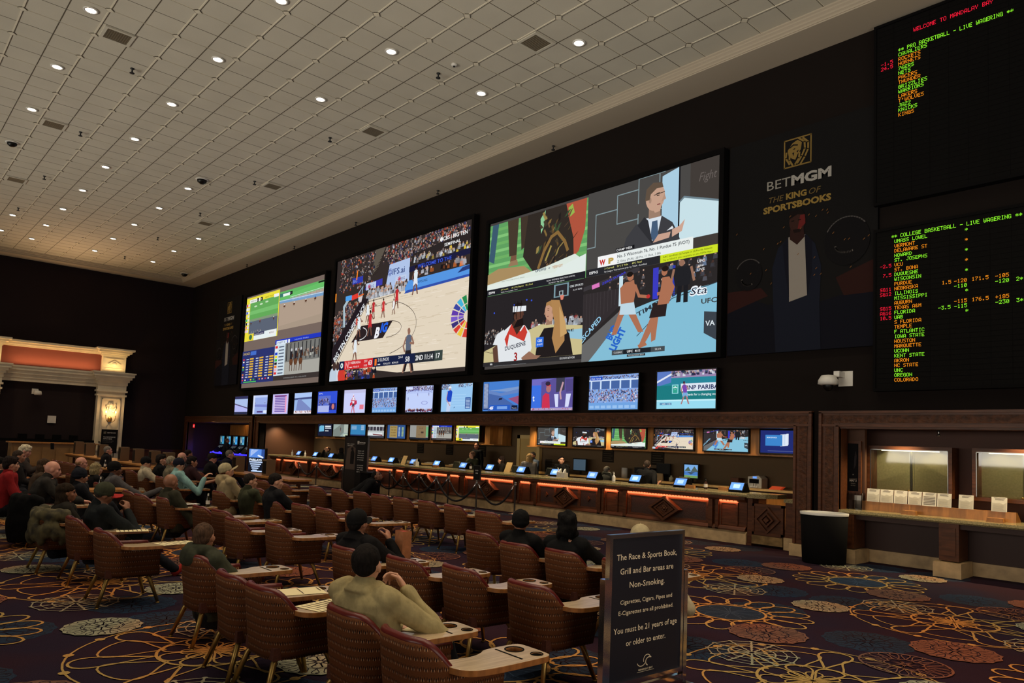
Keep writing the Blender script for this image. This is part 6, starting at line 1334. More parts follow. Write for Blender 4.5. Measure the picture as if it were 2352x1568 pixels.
def phone(x,y,z,lb,rz=0,lit=True,rot=None):
    t=thing('smartphone',lb,'phone',(x,y,z),rz); b=MB(); b.box(-.045,-.09,0,.045,.09,.01); build('case',b,'black',t)
    b=MB(); b.box(-.04,-.082,.01,.04,.082,.0125); build('screen',b,'screenblue' if lit else 'black',t)
    if rot: t.rotation_euler=rot
    return t
phone(-7.72,4.98,TZ,'lit smartphone lying beside the brown paper bag',1.2)
phone(-11.6,2.75,TZ+.002,'dark phone on the sheet before the red brimmed cap man',.6,False)
t=thing('paper_bag','brown paper shopping bag with red inside standing on a chair tablet','bag',(-7.42,5.02,TZ))
b=MB(); x0,y0,h=.085,.06,.33
b.add([(-x0,-y0,0),(x0,-y0,0),(x0,y0,0),(-x0,y0,0),(-x0-.003,-y0,h),(x0,-y0-.004,h),(x0+.004,y0,h),(-x0,y0,h)],[(0,3,2,1),(0,1,5,4),(1,2,6,5),(2,3,7,6),(3,0,4,7)],0); build('bag_body',b,mat('kraft_paper',rgb(176,112,72),.8,var=(20,.2),bump=(16,.3,.006)),t)
b=MB(); b.box(-x0+.01,-y0+.01,h-.03,x0-.01,y0-.01,h-.01); o=build('tissue_filling',b,mat('red_tissue',rgb(170,50,40),.8),t); o['label']='red tissue inside the bag'
def beer(x,y,z,lb):
    t=thing('beer_bottle',lb,'bottle',(x,y,z),0,'brown beer bottles'); b=MB(); b.lathe([(0,0),(.034,0),(.036,.01),(.036,.15),(.014,.21),(.013,.26),(0,.26)],n=12); build('glass_body',b,mat('bottle_glass',rgb(40,34,18),.08),t)
    b=MB(); b.lathe([(.0375,.05),(.0375,.12)],n=12,cap=False); build('paper_label',b,'labelw',t); b=MB(); b.lathe([(.0155,.2),(.0145,.255)],n=10,cap=False); o=build('neck_foil',b,'labelw',t)
beer(-14.42,5.22,TZ,'dark beer bottle standing alone on a tablet before the dark green shirt man')
# small round cocktail tables at the far left and their bottles
def table(x,y,w,d,z,lb,rz=0,m='oak'):
    t=thing('drinks_table',lb,'table',(x,y,0),rz); b=MB(); b.box(-w/2,-d/2,z-.05,w/2,d/2,z); build('table_top',b,m,t)
    b=MB(); b.box(-w/2+.05,-d/2+.05,z-.14,w/2-.05,d/2-.05,z-.05); build('apron',b,'wood',t)
    for sx in (-1,1):
        b=MB(); b.box(sx*(w/2-.12)-.04,-.05,0,sx*(w/2-.12)+.04,.05,z-.14); b.box(sx*(w/2-.12)-.06,-d/2+.08,0,sx*(w/2-.12)+.06,d/2-.08,.04); build('leg',b,'wood',t)
table(-18.15,3.95,.7,1.5,.84,'small dark table with beer bottles before the bald man at left')
for x,y,l in ((-18.3,4.25,'white capped beer bottle, nearer one on the left table'),(-18.5,4.0,'white capped beer bottle, left one on the left table'),(-24.6,3.3,'beer bottle on the far table before the wooden desk')): 
    if x>-20: beer(x,y,.84,l)
table(-33.9,8.3,14.6,.8,.92,'long far drinks table carrying brown boxed screens before the portal')
table(-26.3,6.9,.8,2.2,.92,'short far drinks table behind the grey blonde woman')
beer(-26.3,6.2,.92,'beer bottle on the short far table')
table(-22.3,9.75,5.0,.7,.92,'long dark drinks table facing the counter queue')
for i,(x,y,lb) in enumerate(((-40.3,8.3,'first from the left, before the oak desk'),(-38.2,8.3,'second from the left'),(-35.8,8.3,'third from the left, hiding a grey haired person'),(-32.5,8.3,'fourth from the left, right of the cream pillar'),(-30.5,8.3,'fifth from the left'),(-28.5,8.3,'sixth from the left'),(-26.9,8.3,'seventh from the left, near the door frame'),(-24.4,9.75,'left one on the table facing the queue'),(-22.0,9.75,'right one on the table facing the queue'))):
    t=thing('screen_carrel','small brown boxed video screen, '+lb,'screen',(x,y,.921),0,'boxed video screens on the far tables'); k=1+abs(x+20)*.012; b=MB(); b.box(-.16*k,-.14*k,0,.16*k,.14*k,.48*k); build('box_housing',b,mat('carrel_brown',rgb(104,78,50),.6),t)
    b=MB(); b.box(-.12*k,-.15*k,.06*k,.13*k,-.14*k,.44*k); build('screen',b,'black',t)
# wooden reception desk by the portal
t=thing('reception_desk','long panelled oak desk under the cream portal on the far wall','desk',(0,0,0)); b=MB(); b.box(-45.6,6.2,0,-44.6,10.0,1.3); [b.box(-44.6,6.3+.62*k,.15,-44.57,6.85+.62*k,1.1) for k in range(6)]; build('desk_body',b,mat('tan_oak_panel',rgb(150,112,66),.5,var=(2,.2)),t)
b=MB(); b.box(-45.7,6.1,1.3,-44.5,10.1,1.36); build('desk_top',b,'oak',t)
b=MB(); b.box(-47.3,5.95,1.35,-46.9,10.4,1.5); [b.box(-47.2,6.8+.8*k,1.5,-47.0,7.2+.8*k,1.75) for k in range(4)]; tag(build('back_bar',b,'blackm'),'dark back bar shelf with boxes behind the oak desk under the portal','shelf')
# slot machines
def slots():
    for i in range(5):
        x=-44.9+1.02*i
        t=thing('slot_machine','upright slot machine with blue glowing buttons, number %s from the left'%['one','two','three','four','five'][i],'slot machine',(x,16.6,0),0,'slot machines in the left alcove')
        b=MB(); b.box(-.42,.0,.0,.42,.8,1.05); b.prism([(-.18,1.05),(.25,1.5),(.4,1.5),(.4,1.05)],'x',-.42,.42); b.box(-.4,.25,1.5,.4,.5,2.1); build('cabinet',b,'black',t)
        p=Pic(.66,.5); c=[(60,150,190),(70,160,200),(70,170,230),(90,170,200),(230,170,90)][i]; p.rect(0,0,1,1,(40,70,80)); p.rect(.5,.05,.95,.95,c); p.rect(.1,.4,.4,.9,(120,140,140)); p.poly([(.2,.2),(.4,.3),(.3,.7)],(200,210,210)); p.rect(.6,.3,.8,.7,(40,90,170)); p.obj('top_screen',EM['tv'],t,(-.33,.245,1.55))
        p=Pic(.66,.5); p.rect(0,0,1,1,(60,66,70)); p.text('7',.5,.2,.5,(190,195,195),.2,'c',.03); p.obj('play_screen',EM['tv'],t,(-.33,-.12,1.1),(-.74,0,0))
        b=MB(); b.box(-.42,-.28,.98,.42,.0,1.06); b.ell((0,-.24,1.07),(.12,.06,.05),10,6); o=build('button_deck',b,mat('blue_button_glow',rgb(50,40,250),.4,emis=rgb(60,50,255),estr=1.6),t); o['label']='glowing blue button deck'
        b=MB(); b.box(-.2,-.6,.5,.2,-.25,.62); b.lathe([(.0,0),(.2,0),(.04,.05),(.04,.5)],c=(0,-.45,0),n=10); build('stool',b,'rub',t)
slots()
b=MB(); b.box(-45.2,17.4,2.05,-40.2,17.5,2.75); 
for k in range(2): b.box(-44.9+2.4*k,17.37,2.1,-42.8+2.4*k,17.4,2.7)
tag(build('oak_wall_panel',b,'oak'),'golden lit oak wall panels above the slot machines','panel')
lamp_jobs.append(('AREA','alcove_glow',(-42.6,16.9,2.85),14,(1,.65,.3),.3,(0,0,0),4))
lamp_jobs.append(('POINT','slot_blue_glow',(-45.6,16.2,1.2),14,(.15,.1,1),.1,None,None))
# stanchions and velvet ropes
sn=[(-17.79,14.7),(-19.95,14.7),(-21.92,14.7),(-23.9,14.7),(-25.73,14.7)]; sfr=[(-16.86,15.5),(-20.31,15.5),(-22.08,15.5),(-24.05,15.5),(-27.69,15.5),(-30.0,15.5),(-31.74,15.5)]
pr=None; SH=.98
nm_=['nearest post of the near rope line, carrying a small sign','second post of the near rope line','third post of the near rope line','fourth post of the near rope line','far end post of the near rope line']+['right end post beside the betting counter','second post along the counter side rope line','third post along the counter side rope line','fourth post along the counter side rope line','fifth post along the counter side rope line','sixth post along the counter side rope line','far end post along the counter side']
for (x,y),l in zip(sn+sfr,nm_):
    if pr is None:
        t=thing('stanchion','','post',(x,y,0)); b=MB(); b.lathe([(0,0),(.19,0),(.19,.02),(.05,.05),(0,.05)],n=20); build('base',b,'steel',t)
        b=MB(); b.lathe([(.026,.05),(.026,SH-.1),(.045,SH-.09),(.045,SH-.03),(.03,SH-.02),(.05,SH),(.05,SH+.02),(0,SH+.03)],n=14); build('pole',b,mat('grey_steel_post',rgb(120,116,114),.35,.8),t); pr=t
    else: t=copy_tree(pr); t.location=(x,y,0)
    t['label']='grey steel stanchion, '+l; t['group']='stanchions of the counter queue'
def rope(a,b_,sag,lb):
    a=Vector((a[0],a[1],SH-.08)); c=Vector((b_[0],b_[1],SH-.08)); n=18; m=MB(); pts=[]
    for k in range(n+1):
        u=k/n; p=a.lerp(c,.05/ (c-a).length*(1-2*u)+u); p.z-=sag*4*u*(1-u); pts.append(p)
    m.tube(pts[1:-1],.032,8)
    t=thing('velvet_rope',lb,'rope',(0,0,0),0,'velvet ropes of the counter queue'); build('rope_cord',m,'velvet',t)
    for q in (pts[:3],pts[-3:]): k=MB(); k.tube(q,.022,8); build('end_hook',k,'chrome',t)
rp_=[(sn[0],sfr[0],.62,'black velvet rope at right end, rising to the counter side post'),(sn[0],sn[1],.62,'longest black velvet rope, from the sign post leftwards'),(sn[1],sn[2],.5,'second black velvet rope of the near line'),(sn[2],sn[3],.5,'third black velvet rope of the near line'),(sn[3],sn[4],.45,'fourth black velvet rope, behind the tall banner'),(sn[0],sfr[1],.5,'black velvet rope crossing behind from the sign post'),(sfr[1],sfr[2],.45,'black velvet rope on the counter side, middle'),(sfr[2],sfr[3],.45,'black velvet rope on the counter side near the banner'),(sfr[4],sfr[5],.42,'black velvet rope on the counter side left of banner'),(sfr[5],sfr[6],.42,'leftmost black velvet rope of the queue'),(sn[4],sfr[4],.4,'black velvet rope between near line end and counter side post')]
for a,c,s_,l in rp_: rope(a,c,s_,l)
t=thing('post_sign','small black framed enter here sign on top of a stanchion','sign',(-17.79,14.7,SH+.03)); p=Pic(.3,.42,.0005); p.rect(0,0,1,1,(22,20,20)); p.text('ENTER',.5,.62,.09,(200,195,190),.5,'c',.01); p.text('HERE',.5,.42,.09,(200,195,190),.4,'c',.01); p.obj('sign_face','attr',t,(-.15,-.022,.03)); b=MB(); b.box(-.17,-.02,.01,.17,.02,.47); build('frame',b,mat('dark_steel',rgb(60,58,58),.4,.6),t)
t=thing('waste_bin','black square waste bin standing right of the tall banner','bin',(-22.0,13.4,0)); b=MB(); b.prism([(-.25,-.25),(.25,-.25),(.25,.25),(-.25,.25)],'z',0,1.0); build('bin_body',b,'blackm',t); b=MB(); b.box(-.27,-.27,1.0,.27,.27,1.04); build('lid',b,'black',t)
# ============================================================= PEOPLE
SKIN={'light':rgb(206,152,124),'mid':rgb(178,122,94),'tan':rgb(150,100,74),'brown':rgb(112,70,50),'dark':rgb(74,46,36),'pink':rgb(214,150,128)}
def skinm(k): return mat('skin_'+k,SKIN[k],.5,var=(14,.1))
def cloth(c,seed=0,rough=.9): return mat('cloth_%02x%02x%02x'%tuple(c),rgb(*[v*.82 for v in c]),rough,spec=.15,var=(18,.18),bump=(9,.6,.03),stretch=(1,1,.6))
def hairm(c): return mat('hair_%02x%02x%02x'%tuple(c),rgb(*c),.85,spec=.15,var=(50,.5),bump=(70,.9,.012),stretch=(1,1,.3))
def remesh(mb, vox, sm=3, noise=0, seed=0):
    me=bpy.data.meshes.new('tmp'); me.from_pydata(mb.v,[],mb.f); o=bpy.data.objects.new('tmp',me); COL.objects.link(o)
    m=o.modifiers.new('r','REMESH'); m.mode='VOXEL'; m.voxel_size=vox
    s=o.modifiers.new('s','SMOOTH'); s.factor=.5; s.iterations=sm
    dg=bpy.context.evaluated_depsgraph_get(); dg.update(); out=bpy.data.meshes.new_from_object(o.evaluated_get(dg))
    bpy.data.objects.remove(o); bpy.data.meshes.remove(me)
    if noise:
        from mathutils import noise as nz
        off=Vector((seed*3.1,seed*1.7,0))
        n=[v.normal.copy() for v in out.vertices]
        for v,nn in zip(out.vertices,n):
            q=v.co*noise[1]+off; q.z*=noise[2] if len(noise)>2 else 1
            v.co+=nn*noise[0]*nz.noise(q)
    for p in out.polygons: p.use_smooth=True
    return out
def cap(mb,a,b,ra,rb,n=12):
    a=Vector(a);b=Vector(b);d=b-a;L=d.length or 1e-4;d/=L; u=d.orthogonal().normalized();w=d.cross(u)
    pts=[]; 
    for k in range(4): th=PI/2*(k+.35)/4; pts.append((a-d*ra*math.cos(th),ra*math.sin(th)))
    pts.append((a,ra)); pts.append((b,rb))
    for k in range(3,-1,-1): th=PI/2*(k+.35)/4; pts.append((b+d*rb*math.cos(th),rb*math.sin(th)))
    vs=[]
    for c,r in pts:
        for k in range(n): an=2*PI*k/n; vs.append(c+u*(r*math.cos(an))+w*(r*math.sin(an)))
    fs=[]
    m=len(pts)
    for i in range(m-1):
        for k in range(n): fs.append((i*n+k,i*n+(k+1)%n,(i+1)*n+(k+1)%n,(i+1)*n+k))
    fs+= [tuple(range(n))[::-1],tuple(range((m-1)*n,m*n))]
    mb.add(vs,fs)
def loft(mb,rings,n=18):
    vs=[]
    for c,rx,ry,X,Y in rings:
        for k in range(n):
            a=2*PI*k/n; ca,sa=math.cos(a),math.sin(a); e=.85
            vs.append(c+X*(rx*math.copysign(abs(ca)**e,ca))+Y*(ry*math.copysign(abs(sa)**e,sa)))
    fs=[]
    for i in range(len(rings)-1):
        for k in range(n): fs.append((i*n+k,i*n+(k+1)%n,(i+1)*n+(k+1)%n,(i+1)*n+k))
    fs+= [tuple(range(n))[::-1],tuple(range((len(rings)-1)*n,len(rings)*n))]
    mb.add(vs,fs)
def ik(a,t,l1,l2,pole):
    a=Vector(a);t=Vector(t);d=t-a;L=min(d.length,(l1+l2)*.995); dn=d.normalized(); t=a+dn*L
    x=(l1*l1-l2*l2+L*L)/(2*L); h=math.sqrt(max(0,l1*l1-x*x)); p=Vector(pole); p=p-dn*p.dot(dn)
    if p.length<1e-4: p=dn.orthogonal()
    p.normalize(); return a+dn*x+p*h, t
def hand(mb,w,d,nrm,side,curl=.5):
    d=Vector(d).normalized(); nrm=Vector(nrm); nrm=(nrm-d*nrm.dot(d)).normalized(); s=d.cross(nrm)*side
    R=Matrix((s,d,nrm)).transposed()
    mb.ell(w+d*.045,(.040,.052,.018),12,8,R=R); mb.ell(w+d*.02+s*.012,(.03,.035,.02),10,6,R=R)
    for i,(off,ln,r) in enumerate(((.030,.95,.0092),(.010,1.05,.0095),(-.011,1.0,.009),(-.030,.8,.008))):
        p=w+d*.085+s*off; a=.15; dd=d
        for sl in (.042,.028,.022):
            a+=curl*(.75+.08*i); q=d*math.cos(a)+nrm*math.sin(a); e=p+q*sl*ln; cap(mb,p,e,r,r*.93,8); p=e
    p=w+d*.025+s*.03; dd=(d*.55+s*.75+nrm*.25).normalized(); e=p+dd*.045; cap(mb,p,e,.0125,.0105,8); dd=(d*.85+s*.2+nrm*.4*curl*2).normalized(); cap(mb,e,e+dd*.035,.0105,.009,8)
def person(label,x,y,ztop,k=1.30,yaw=0,lean=18,stand=False,hyaw=0,hpitch=0,hroll=0,skin='light',shirt=(60,60,60),sleeve='long',pants=(36,36,44),hair='short',hc=(30,22,20),hat=None,hatc=(30,30,30),RW=None,LW=None,RE=None,LE=None,Rd=None,Ld=None,Rn=None,Ln=None,Rc=.5,Lc=.5,hood=False,shorts=False,cross=False,near=0,brim=None,beard=False,glasses=False,hunch=.0,shoe=(30,28,28),feet=None,open_collar=None,curve=.1,wide=1.0,side=0,group=None,fb=False):
    if abs(k-1.2)>1e-6 and near<3 and not stand: yaw=yaw*.6+math.radians(6); hyaw+=22
    th=math.radians(lean); cs,sn_=math.cos(th),math.sin(th)
    up=Vector((0,-sn_,cs)); X=Vector((1,0,0)); 
    def sp(t):
        # spine point: leans by th, rounding forward towards the neck
        c=Vector((side*t,0,0))+up*t+Vector((0,curve*(t/.6)**2*.5,0)); return c
    if stand: legL=.46; hipz=.93
    headup=.092
    # head frame
    ntop=sp(.562); hb=Matrix.Rotation(math.radians(hyaw),3,'Z')@Matrix.Rotation(math.radians(-hpitch),3,'X')@Matrix.Rotation(math.radians(hroll),3,'Y')
    HX,HY,HZ=hb@Vector((1,0,0)),hb@Vector((0,1,0)),hb@Vector((0,0,1))
    HC=ntop+Vector((0,.012,0))+HZ*headup
    toplocal=(HC+HZ*.105).z
    hz=(ztop/k-toplocal)      # pelvis height in metres (body units)
    def hp(a,b,c): return HC+HX*a+HY*b+HZ*c
    def sh(sd): return sp(.475)+X*(sd*.165*wide)
    A={}
    for sd,W0,E0,nm in ((1,RW,RE,'R'),(-1,LW,LE,'L')):
        s0=sh(sd)
        if W0 is None: W0=(sd*.2,.36,.10) if not stand else (sd*.27,.04,-.05)
        if E0 is not None: e=Vector(E0); w=Vector(W0)
        else: e,w=ik(s0,W0,.285,.255,(sd*.5,-.35,-1))
        A[sd]=(s0,e,w)
    # hips/legs
    LG={}
    fz=-hz
    for sd in (1,-1):
        h0=Vector((sd*.095,0,.0))
        if stand: kn=Vector((sd*.10,.03,(fz)*.5)); an=Vector((sd*.11,0,fz+.08)); tl=.0
        else:
            f=(feet or {}).get(sd,(sd*.13,.60,fz+.08)); 
            if cross and sd==1: f=(-.10,.62,-.0)
            kn,an=ik(h0,f,.42,.42,(sd*.25,.3,1))
        LG[sd]=(h0,kn,an)
    vox={2:.0065,1:.0095,0:.014}[near]
    empty=thing('person',label,'person',(x,y,0),yaw,group)
    def fin(me,name,m,lb=None,parent=None):
        me.transform(Matrix.Translation((0,0,hz*k))@Matrix.Scale(k,4)); me.materials.clear(); me.materials.append(m); o=bpy.data.objects.new(name,me); me.name=name; COL.objects.link(o); o.parent=parent or empty
        if lb: o['label']=lb
        return o
    def small(mb,name,m,parent=None):
        mb.v=[(a*k,b*k,c*k+hz*k) for a,b,c in mb.v]; return build(name,mb,m,parent or empty)
    RG=[(0,.165,.125),(.1,.158,.118),(.2,.152,.115),(.32,.165,.122),(.42,.178,.12),(.475,.172,.108),(.505,.14,.095),(.53,.085,.075),(.555,.058,.06)]
    def torso(mb,inf,t0=0,t1=.6,wd=1):
        rings=[]
        for t,rx,ry in RG:
            if t0<=t<=t1: rings.append((sp(t),(rx*wide if t<.5 else rx)*wd+inf,ry+inf,X,Vector((0,cs,sn_)).normalized()))
        loft(mb,rings)
    # ---------------- body: one continuous surface
    b=MB(); torso(b,-.012); cap(b,sp(.52),ntop+HZ*.03,.056,.052)
    b.ell(hp(0,-.012,.012),(.074,.092,.092),18,12,R=hb); b.ell(hp(0,.018,-.045),(.06,.07,.065),14,10,R=hb); b.ell(hp(0,.05,-.085),(.034,.035,.028),10,8,R=hb)
    b.ell(hp(0,.088,-.025),(.011,.016,.026),8,6,R=hb); b.ell(hp(0,.098,-.04),(.014,.014,.011),8,6,R=hb); b.ell(hp(0,.068,.018),(.05,.02,.014),10,6,R=hb)
    for sd in (1,-1):
        b.ell(hp(sd*.045,.05,-.03),(.022,.022,.024),8,6,R=hb)
        b.ell(hp(sd*.076,-.008,-.018),(.009,.018,.031),8,6,R=hb)
    b.ell(hp(0,.083,-.068),(.022,.012,.007),8,6,R=hb); b.ell(hp(0,.081,-.08),(.018,.011,.007),8,6,R=hb)
    for sd in (1,-1):
        s0,e,w=A[sd]; cap(b,s0,e,.045,.037); cap(b,e,w,.038,.025)
        d=(Rd if sd==1 else Ld) or (w-e); nn=(Rn if sd==1 else Ln) or (0,0,-1)
        if near or not (sd==-1 and W0 is None) or True: hand(b,w+Vector(d).normalized()*.004,d,nn,sd if nn[2]<=0 else -sd,Rc if sd==1 else Lc)
        h0,kn,an=LG[sd]; cap(b,h0,kn,.078,.056); cap(b,kn,an,.05,.036)
    fin(remesh(b,vox,2),'body',skinm(skin))
    # ---------------- shirt
    b=MB(); torso(b,.016,0,.53); loft(b,[(sp(-.03),.17*wide,.135,X,Vector((0,1,0))),(sp(.06),.17*wide,.135,X,Vector((0,1,0)))])
    for sd in (1,-1):
        s0,e,w=A[sd]
        cap(b,s0-X*(sd*.05)+Vector((0,0,.012)),s0,.07,.07)
        if sleeve=='long': cap(b,s0,e,.069,.056); wr=e.lerp(w,.93); cap(b,e,e.lerp(w,.5),.056,.047); cap(b,e.lerp(w,.5),wr,.048,.043)
        elif sleeve=='short': cap(b,s0,s0.lerp(e,.72),.064,.058)
        elif sleeve=='roll': cap(b,s0,e,.063,.05); cap(b,e,e.lerp(w,.6),.05,.044)
    # collar
    if not hood: cap(b,sp(.515)+Vector((0,-.015,0)),sp(.54)+Vector((0,-.014,.0)),.074,.068)
    else:
        for q in range(9):
            a=PI*(1.05+.9*q/8); b.ell(sp(.53)+Vector((math.cos(a)*.105,math.sin(a)*.085+.0,.018*math.sin(-a)+.01)),(.045,.045,.045),8,6)
        b.ell(sp(.50)+Vector((0,-.115,-.0)),(.11,.055,.085),12,8)
    if near==2 and not hood:
        cu_=[]
        for q,(t_,r_) in enumerate(((.512,.088),(.545,.075),(.552,.080),(.515,.108))): cu_.append((sp(t_)+Vector((0,-.016,0)),r_,r_*.92,X,Vector((0,1,0))))
        loft(b,cu_)
    fo=.012 if near else .008
    s_=remesh(b,max(vox,.009),3,((.013,9,1.2) if near==2 else (fo*1.3,9,.7)),x); shirt_o=fin(s_,'shirt' if not hood else 'hooded_jacket',cloth(shirt))
    # ---------------- trousers
    b=MB(); loft(b,[(Vector((0,-.02,-.10)),.13,.10,X,Vector((0,1,0))),(Vector((0,-.01,-.02)),.175,.135,X,Vector((0,1,0))),(sp(.08),.168*wide,.13,X,Vector((0,1,0)))])
    for sd in (1,-1):
        h0,kn,an=LG[sd]; 
        if shorts: cap(b,h0,h0.lerp(kn,.8),.095,.078)
        else: cap(b,h0,kn,.092,.07); cap(b,kn,an,.066,.05)
    fin(remesh(b,max(vox,.011),3,(.008,8),y),'trousers' if not shorts else 'shorts',cloth(pants))
    for sd in (1,-1):
        h0,kn,an=LG[sd]; b=MB(); fd=Vector((0,1,0)) 
        if cross and sd==1: fd=Vector((-.3,.6,.75)).normalized()
        elif not stand and (an-kn).normalized().z>-.6: fd=Vector((0,.7,.7))
        u_=(Vector((0,0,1))-fd*fd.z).normalized(); R=Matrix((fd.cross(u_),fd,u_)).transposed()
        c=an-u_*.045; b.ell(c+fd*.06,(.045,.125,.035),12,8,R=R); b.ell(c-fd*.01+u_*.015,(.042,.055,.05),10,8,R=R); b.ell(c+fd*.06-u_*.018,(.047,.13,.014),12,6,R=R)
        so=remesh(b,.01,1); fin(so,'shoe',cloth(shoe))
    # ---------------- face details
    for sd in (1,-1):
        e=MB(); e.ell(hp(sd*.03,.0755,.0),(.011,.009,.007),8,6,R=hb); small(e,'eye',mat('eye_dark',rgb(40,26,22),.3))
        if hair!='bald' or True: e=MB(); e.ell(hp(sd*.032,.083,.024),(.018,.006,.004),8,4,R=hb); small(e,'eyebrow',hairm(hc))
    if glasses:
        g=MB(); 
        for sd in (1,-1): g.tube([hp(sd*.032+.02*math.cos(a),.095,.0+.014*math.sin(a)) for a in [2*PI*q/10 for q in range(11)]],.0018,5); g.tube([hp(sd*.052,.095,.003),hp(sd*.08,.0,.0)],.0018,5)
        small(g,'glasses','black')
    if beard:
        g=MB(); g.ell(hp(0,.045,-.078),(.05,.052,.04),12,8,R=hb); fin(remesh(g,.008,1),'beard',hairm(hc))
    # ---------------- hair
    def hairmesh(parts,nm='hair',nois=(.004,30)):
        g=MB()
        for c_,r_ in parts: g.ell(hp(*c_),r_,16,10,R=hb)
        return fin(remesh(g,max(vox,.008),1,nois,x),nm,hairm(hc))
    if hair=='short': hairmesh([((0,-.02,.030),(.079,.092,.084)),((0,-.046,-.002),(.071,.058,.06))])
    elif hair=='buzz': hairmesh([((0,-.02,.024),(.077,.09,.085)),((0,-.05,-.01),(.07,.055,.06))],nois=(.001,40))
    elif hair=='thick': hairmesh([((0,-.018,.036),(.085,.098,.088)),((0,-.055,-.005),(.078,.062,.075)),((0,.05,.075),(.055,.035,.03))],nois=(.012,22))
    elif hair=='messy': hairmesh([((0,-.02,.03),(.097,.105,.1)),((0,-.05,-.04),(.09,.075,.09)),((.06,-.03,-.08),(.04,.05,.05)),((-.06,-.03,-.08),(.04,.05,.05))],nois=(.022,20))
    elif hair=='fringe': hairmesh([((0,-.055,-.015),(.078,.052,.045)),((.062,-.02,-.005),(.02,.05,.035)),((-.062,-.02,-.005),(.02,.05,.035))])
    elif hair=='long': hairmesh([((0,-.022,.03),(.086,.1,.088)),((0,-.06,-.05),(.088,.06,.1)),((0,-.07,-.15),(.095,.05,.11)),((.07,-.03,-.09),(.025,.045,.1)),((-.07,-.03,-.09),(.025,.045,.1))],nois=(.01,18))
    elif hair=='bob': hairmesh([((0,-.022,.03),(.086,.1,.088)),((0,-.06,-.04),(.09,.06,.09)),((.072,-.02,-.05),(.022,.05,.085)),((-.072,-.02,-.05),(.022,.05,.085))],nois=(.006,24))
    # ---------------- hats
    if hat=='cap':
        g=MB(); g.ell(hp(0,-.012,.035),(.086,.102,.088),18,12,R=hb); g.ell(hp(0,-.012,.01),(.088,.104,.05),18,8,R=hb)
        hm=remesh(g,.008,2); ho=fin(hm,'cap',cloth(hatc))
        g=MB(); bs=-1 if fb else 1
        pts=[]
        for q in range(11):
            a=PI*q/10; pts.append((.074*math.cos(a),bs*(.062+.125*math.sin(a))))
        top_=[hp(px,py,.016-.038*((px/.074)**2)+.004-.1*max(0,abs(py)-.1)) for px,py in pts]; bot=[v-HZ*.006 for v in top_]
        n_=len(pts); g.add(top_+bot,[tuple(range(n_)),tuple(range(n_,2*n_))[::-1]]+[(i,(i+1)%n_,n_+(i+1)%n_,n_+i) for i in range(n_)]); v=small(g,'cap_brim',cloth(brim or hatc),ho)
        if brim: v['label']='bright red cap brim'
        g=MB(); g.ell(hp(0,-.012,.124),(.008,.008,.005),8,5); small(g,'cap_button',cloth(hatc),ho)
    elif hat=='beanie':
        g=MB(); g.ell(hp(0,-.018,.032),(.09,.105,.098),18,12,R=hb); g.ell(hp(0,-.018,.0),(.091,.106,.05),18,8,R=hb); fin(remesh(g,.009,2,(.003,40)),'beanie',cloth(hatc))
    return empty,(lambda v: Vector((x,y,0))+Matrix.Rotation(yaw,3,'Z')@Vector((v[0]*k,v[1]*k,v[2]*k+hz*k))),A,HC
R_=math.radians
TBR=(.30,.36,.20)
# --- nearest rows
person('person in khaki shirt seen from behind, chin on raised right hand',-4.86,3.07,1.365,1.36,R_(10),14,hyaw=4,hpitch=-6,skin='light',shirt=(196,178,128),hair='short',hc=(24,19,18),RW=(.05,.17,.47),RE=(.34,.20,.235),Rd=(-.6,.05,.55),Rn=(0,-.6,-.7),Rc=.85,LW=(-.1,.3,.2),near=2,pants=(24,24,28),wide=1.18)
person('person in black cap and black sweater with hand at cheek',-7.64,4.62,1.32,1.34,R_(4),14,hyaw=-6,hpitch=-6,skin='mid',shirt=(22,20,22),hair='buzz',hc=(24,20,18),hat='cap',hatc=(24,23,24),RW=(.10,.20,.47),RE=(.33,.2,.23),Rd=(-.4,.1,.7),Rn=(-.5,-.3,-.5),Rc=.8,near=2,pants=(20,20,24),wide=1.15)
person('person wearing black beanie and black hoodie with white collar edge',-6.98,6.62,1.30,1.30,R_(6),14,hyaw=14,skin='mid',shirt=(20,19,20),hat='beanie',hatc=(16,16,18),hair='short',hc=(20,16,16),RW=(.3,.34,.2),near=1,wide=1.1)
person('person with loose black shoulder length hair in black sweater',-6.24,6.72,1.345,1.36,R_(4),14,hyaw=18,skin='light',shirt=(18,18,20),hair='messy',hc=(14,12,12),RW=(.36,.45,.16),near=1,wide=1.05)
person('person in cream cap and cream top hidden behind the sign',-5.16,6.72,1.30,1.34,R_(16),8,hyaw=-6,skin='light',shirt=(214,196,160),hair='short',hc=(60,40,30),hat='cap',hatc=(210,192,150),RW=(.30,.22,.14),RE=(.42,.0,.12),near=1,wide=1.15,feet={1:(.0,.5,-.3),-1:(-.2,.5,-.3)})
person('person in green hooded jacket with shaved head and bare knee',-7.9,3.02,1.22,1.32,R_(4),20,hyaw=14,hpitch=-4,skin='mid',shirt=(72,74,58),hair='buzz',hc=(84,62,48),hood=True,RW=(.34,.42,.16),RE=(.33,.15,.1),shorts=True,pants=(40,40,44),near=2,wide=1.18,feet={1:(.2,.62,-.36),-1:(-.25,.55,-.36)})
person('person in green and red cap and black sweater, fist at mouth',-11.82,2.78,1.375,1.34,R_(-10),6,hyaw=-18,hpitch=10,hroll=14,skin='tan',shirt=(34,38,40),hair='short',hc=(60,52,46),hat='cap',hatc=(74,76,58),brim=(214,58,56),RW=(.07,.24,.46),RE=(.31,.30,.20),Rd=(-.35,.0,.8),Rn=(-.6,-.3,-.3),Rc=.9,near=1,wide=1.2,shoe=(196,60,52),feet={1:(.15,.75,-.20),-1:(-.1,.7,-.36)},side=.05)
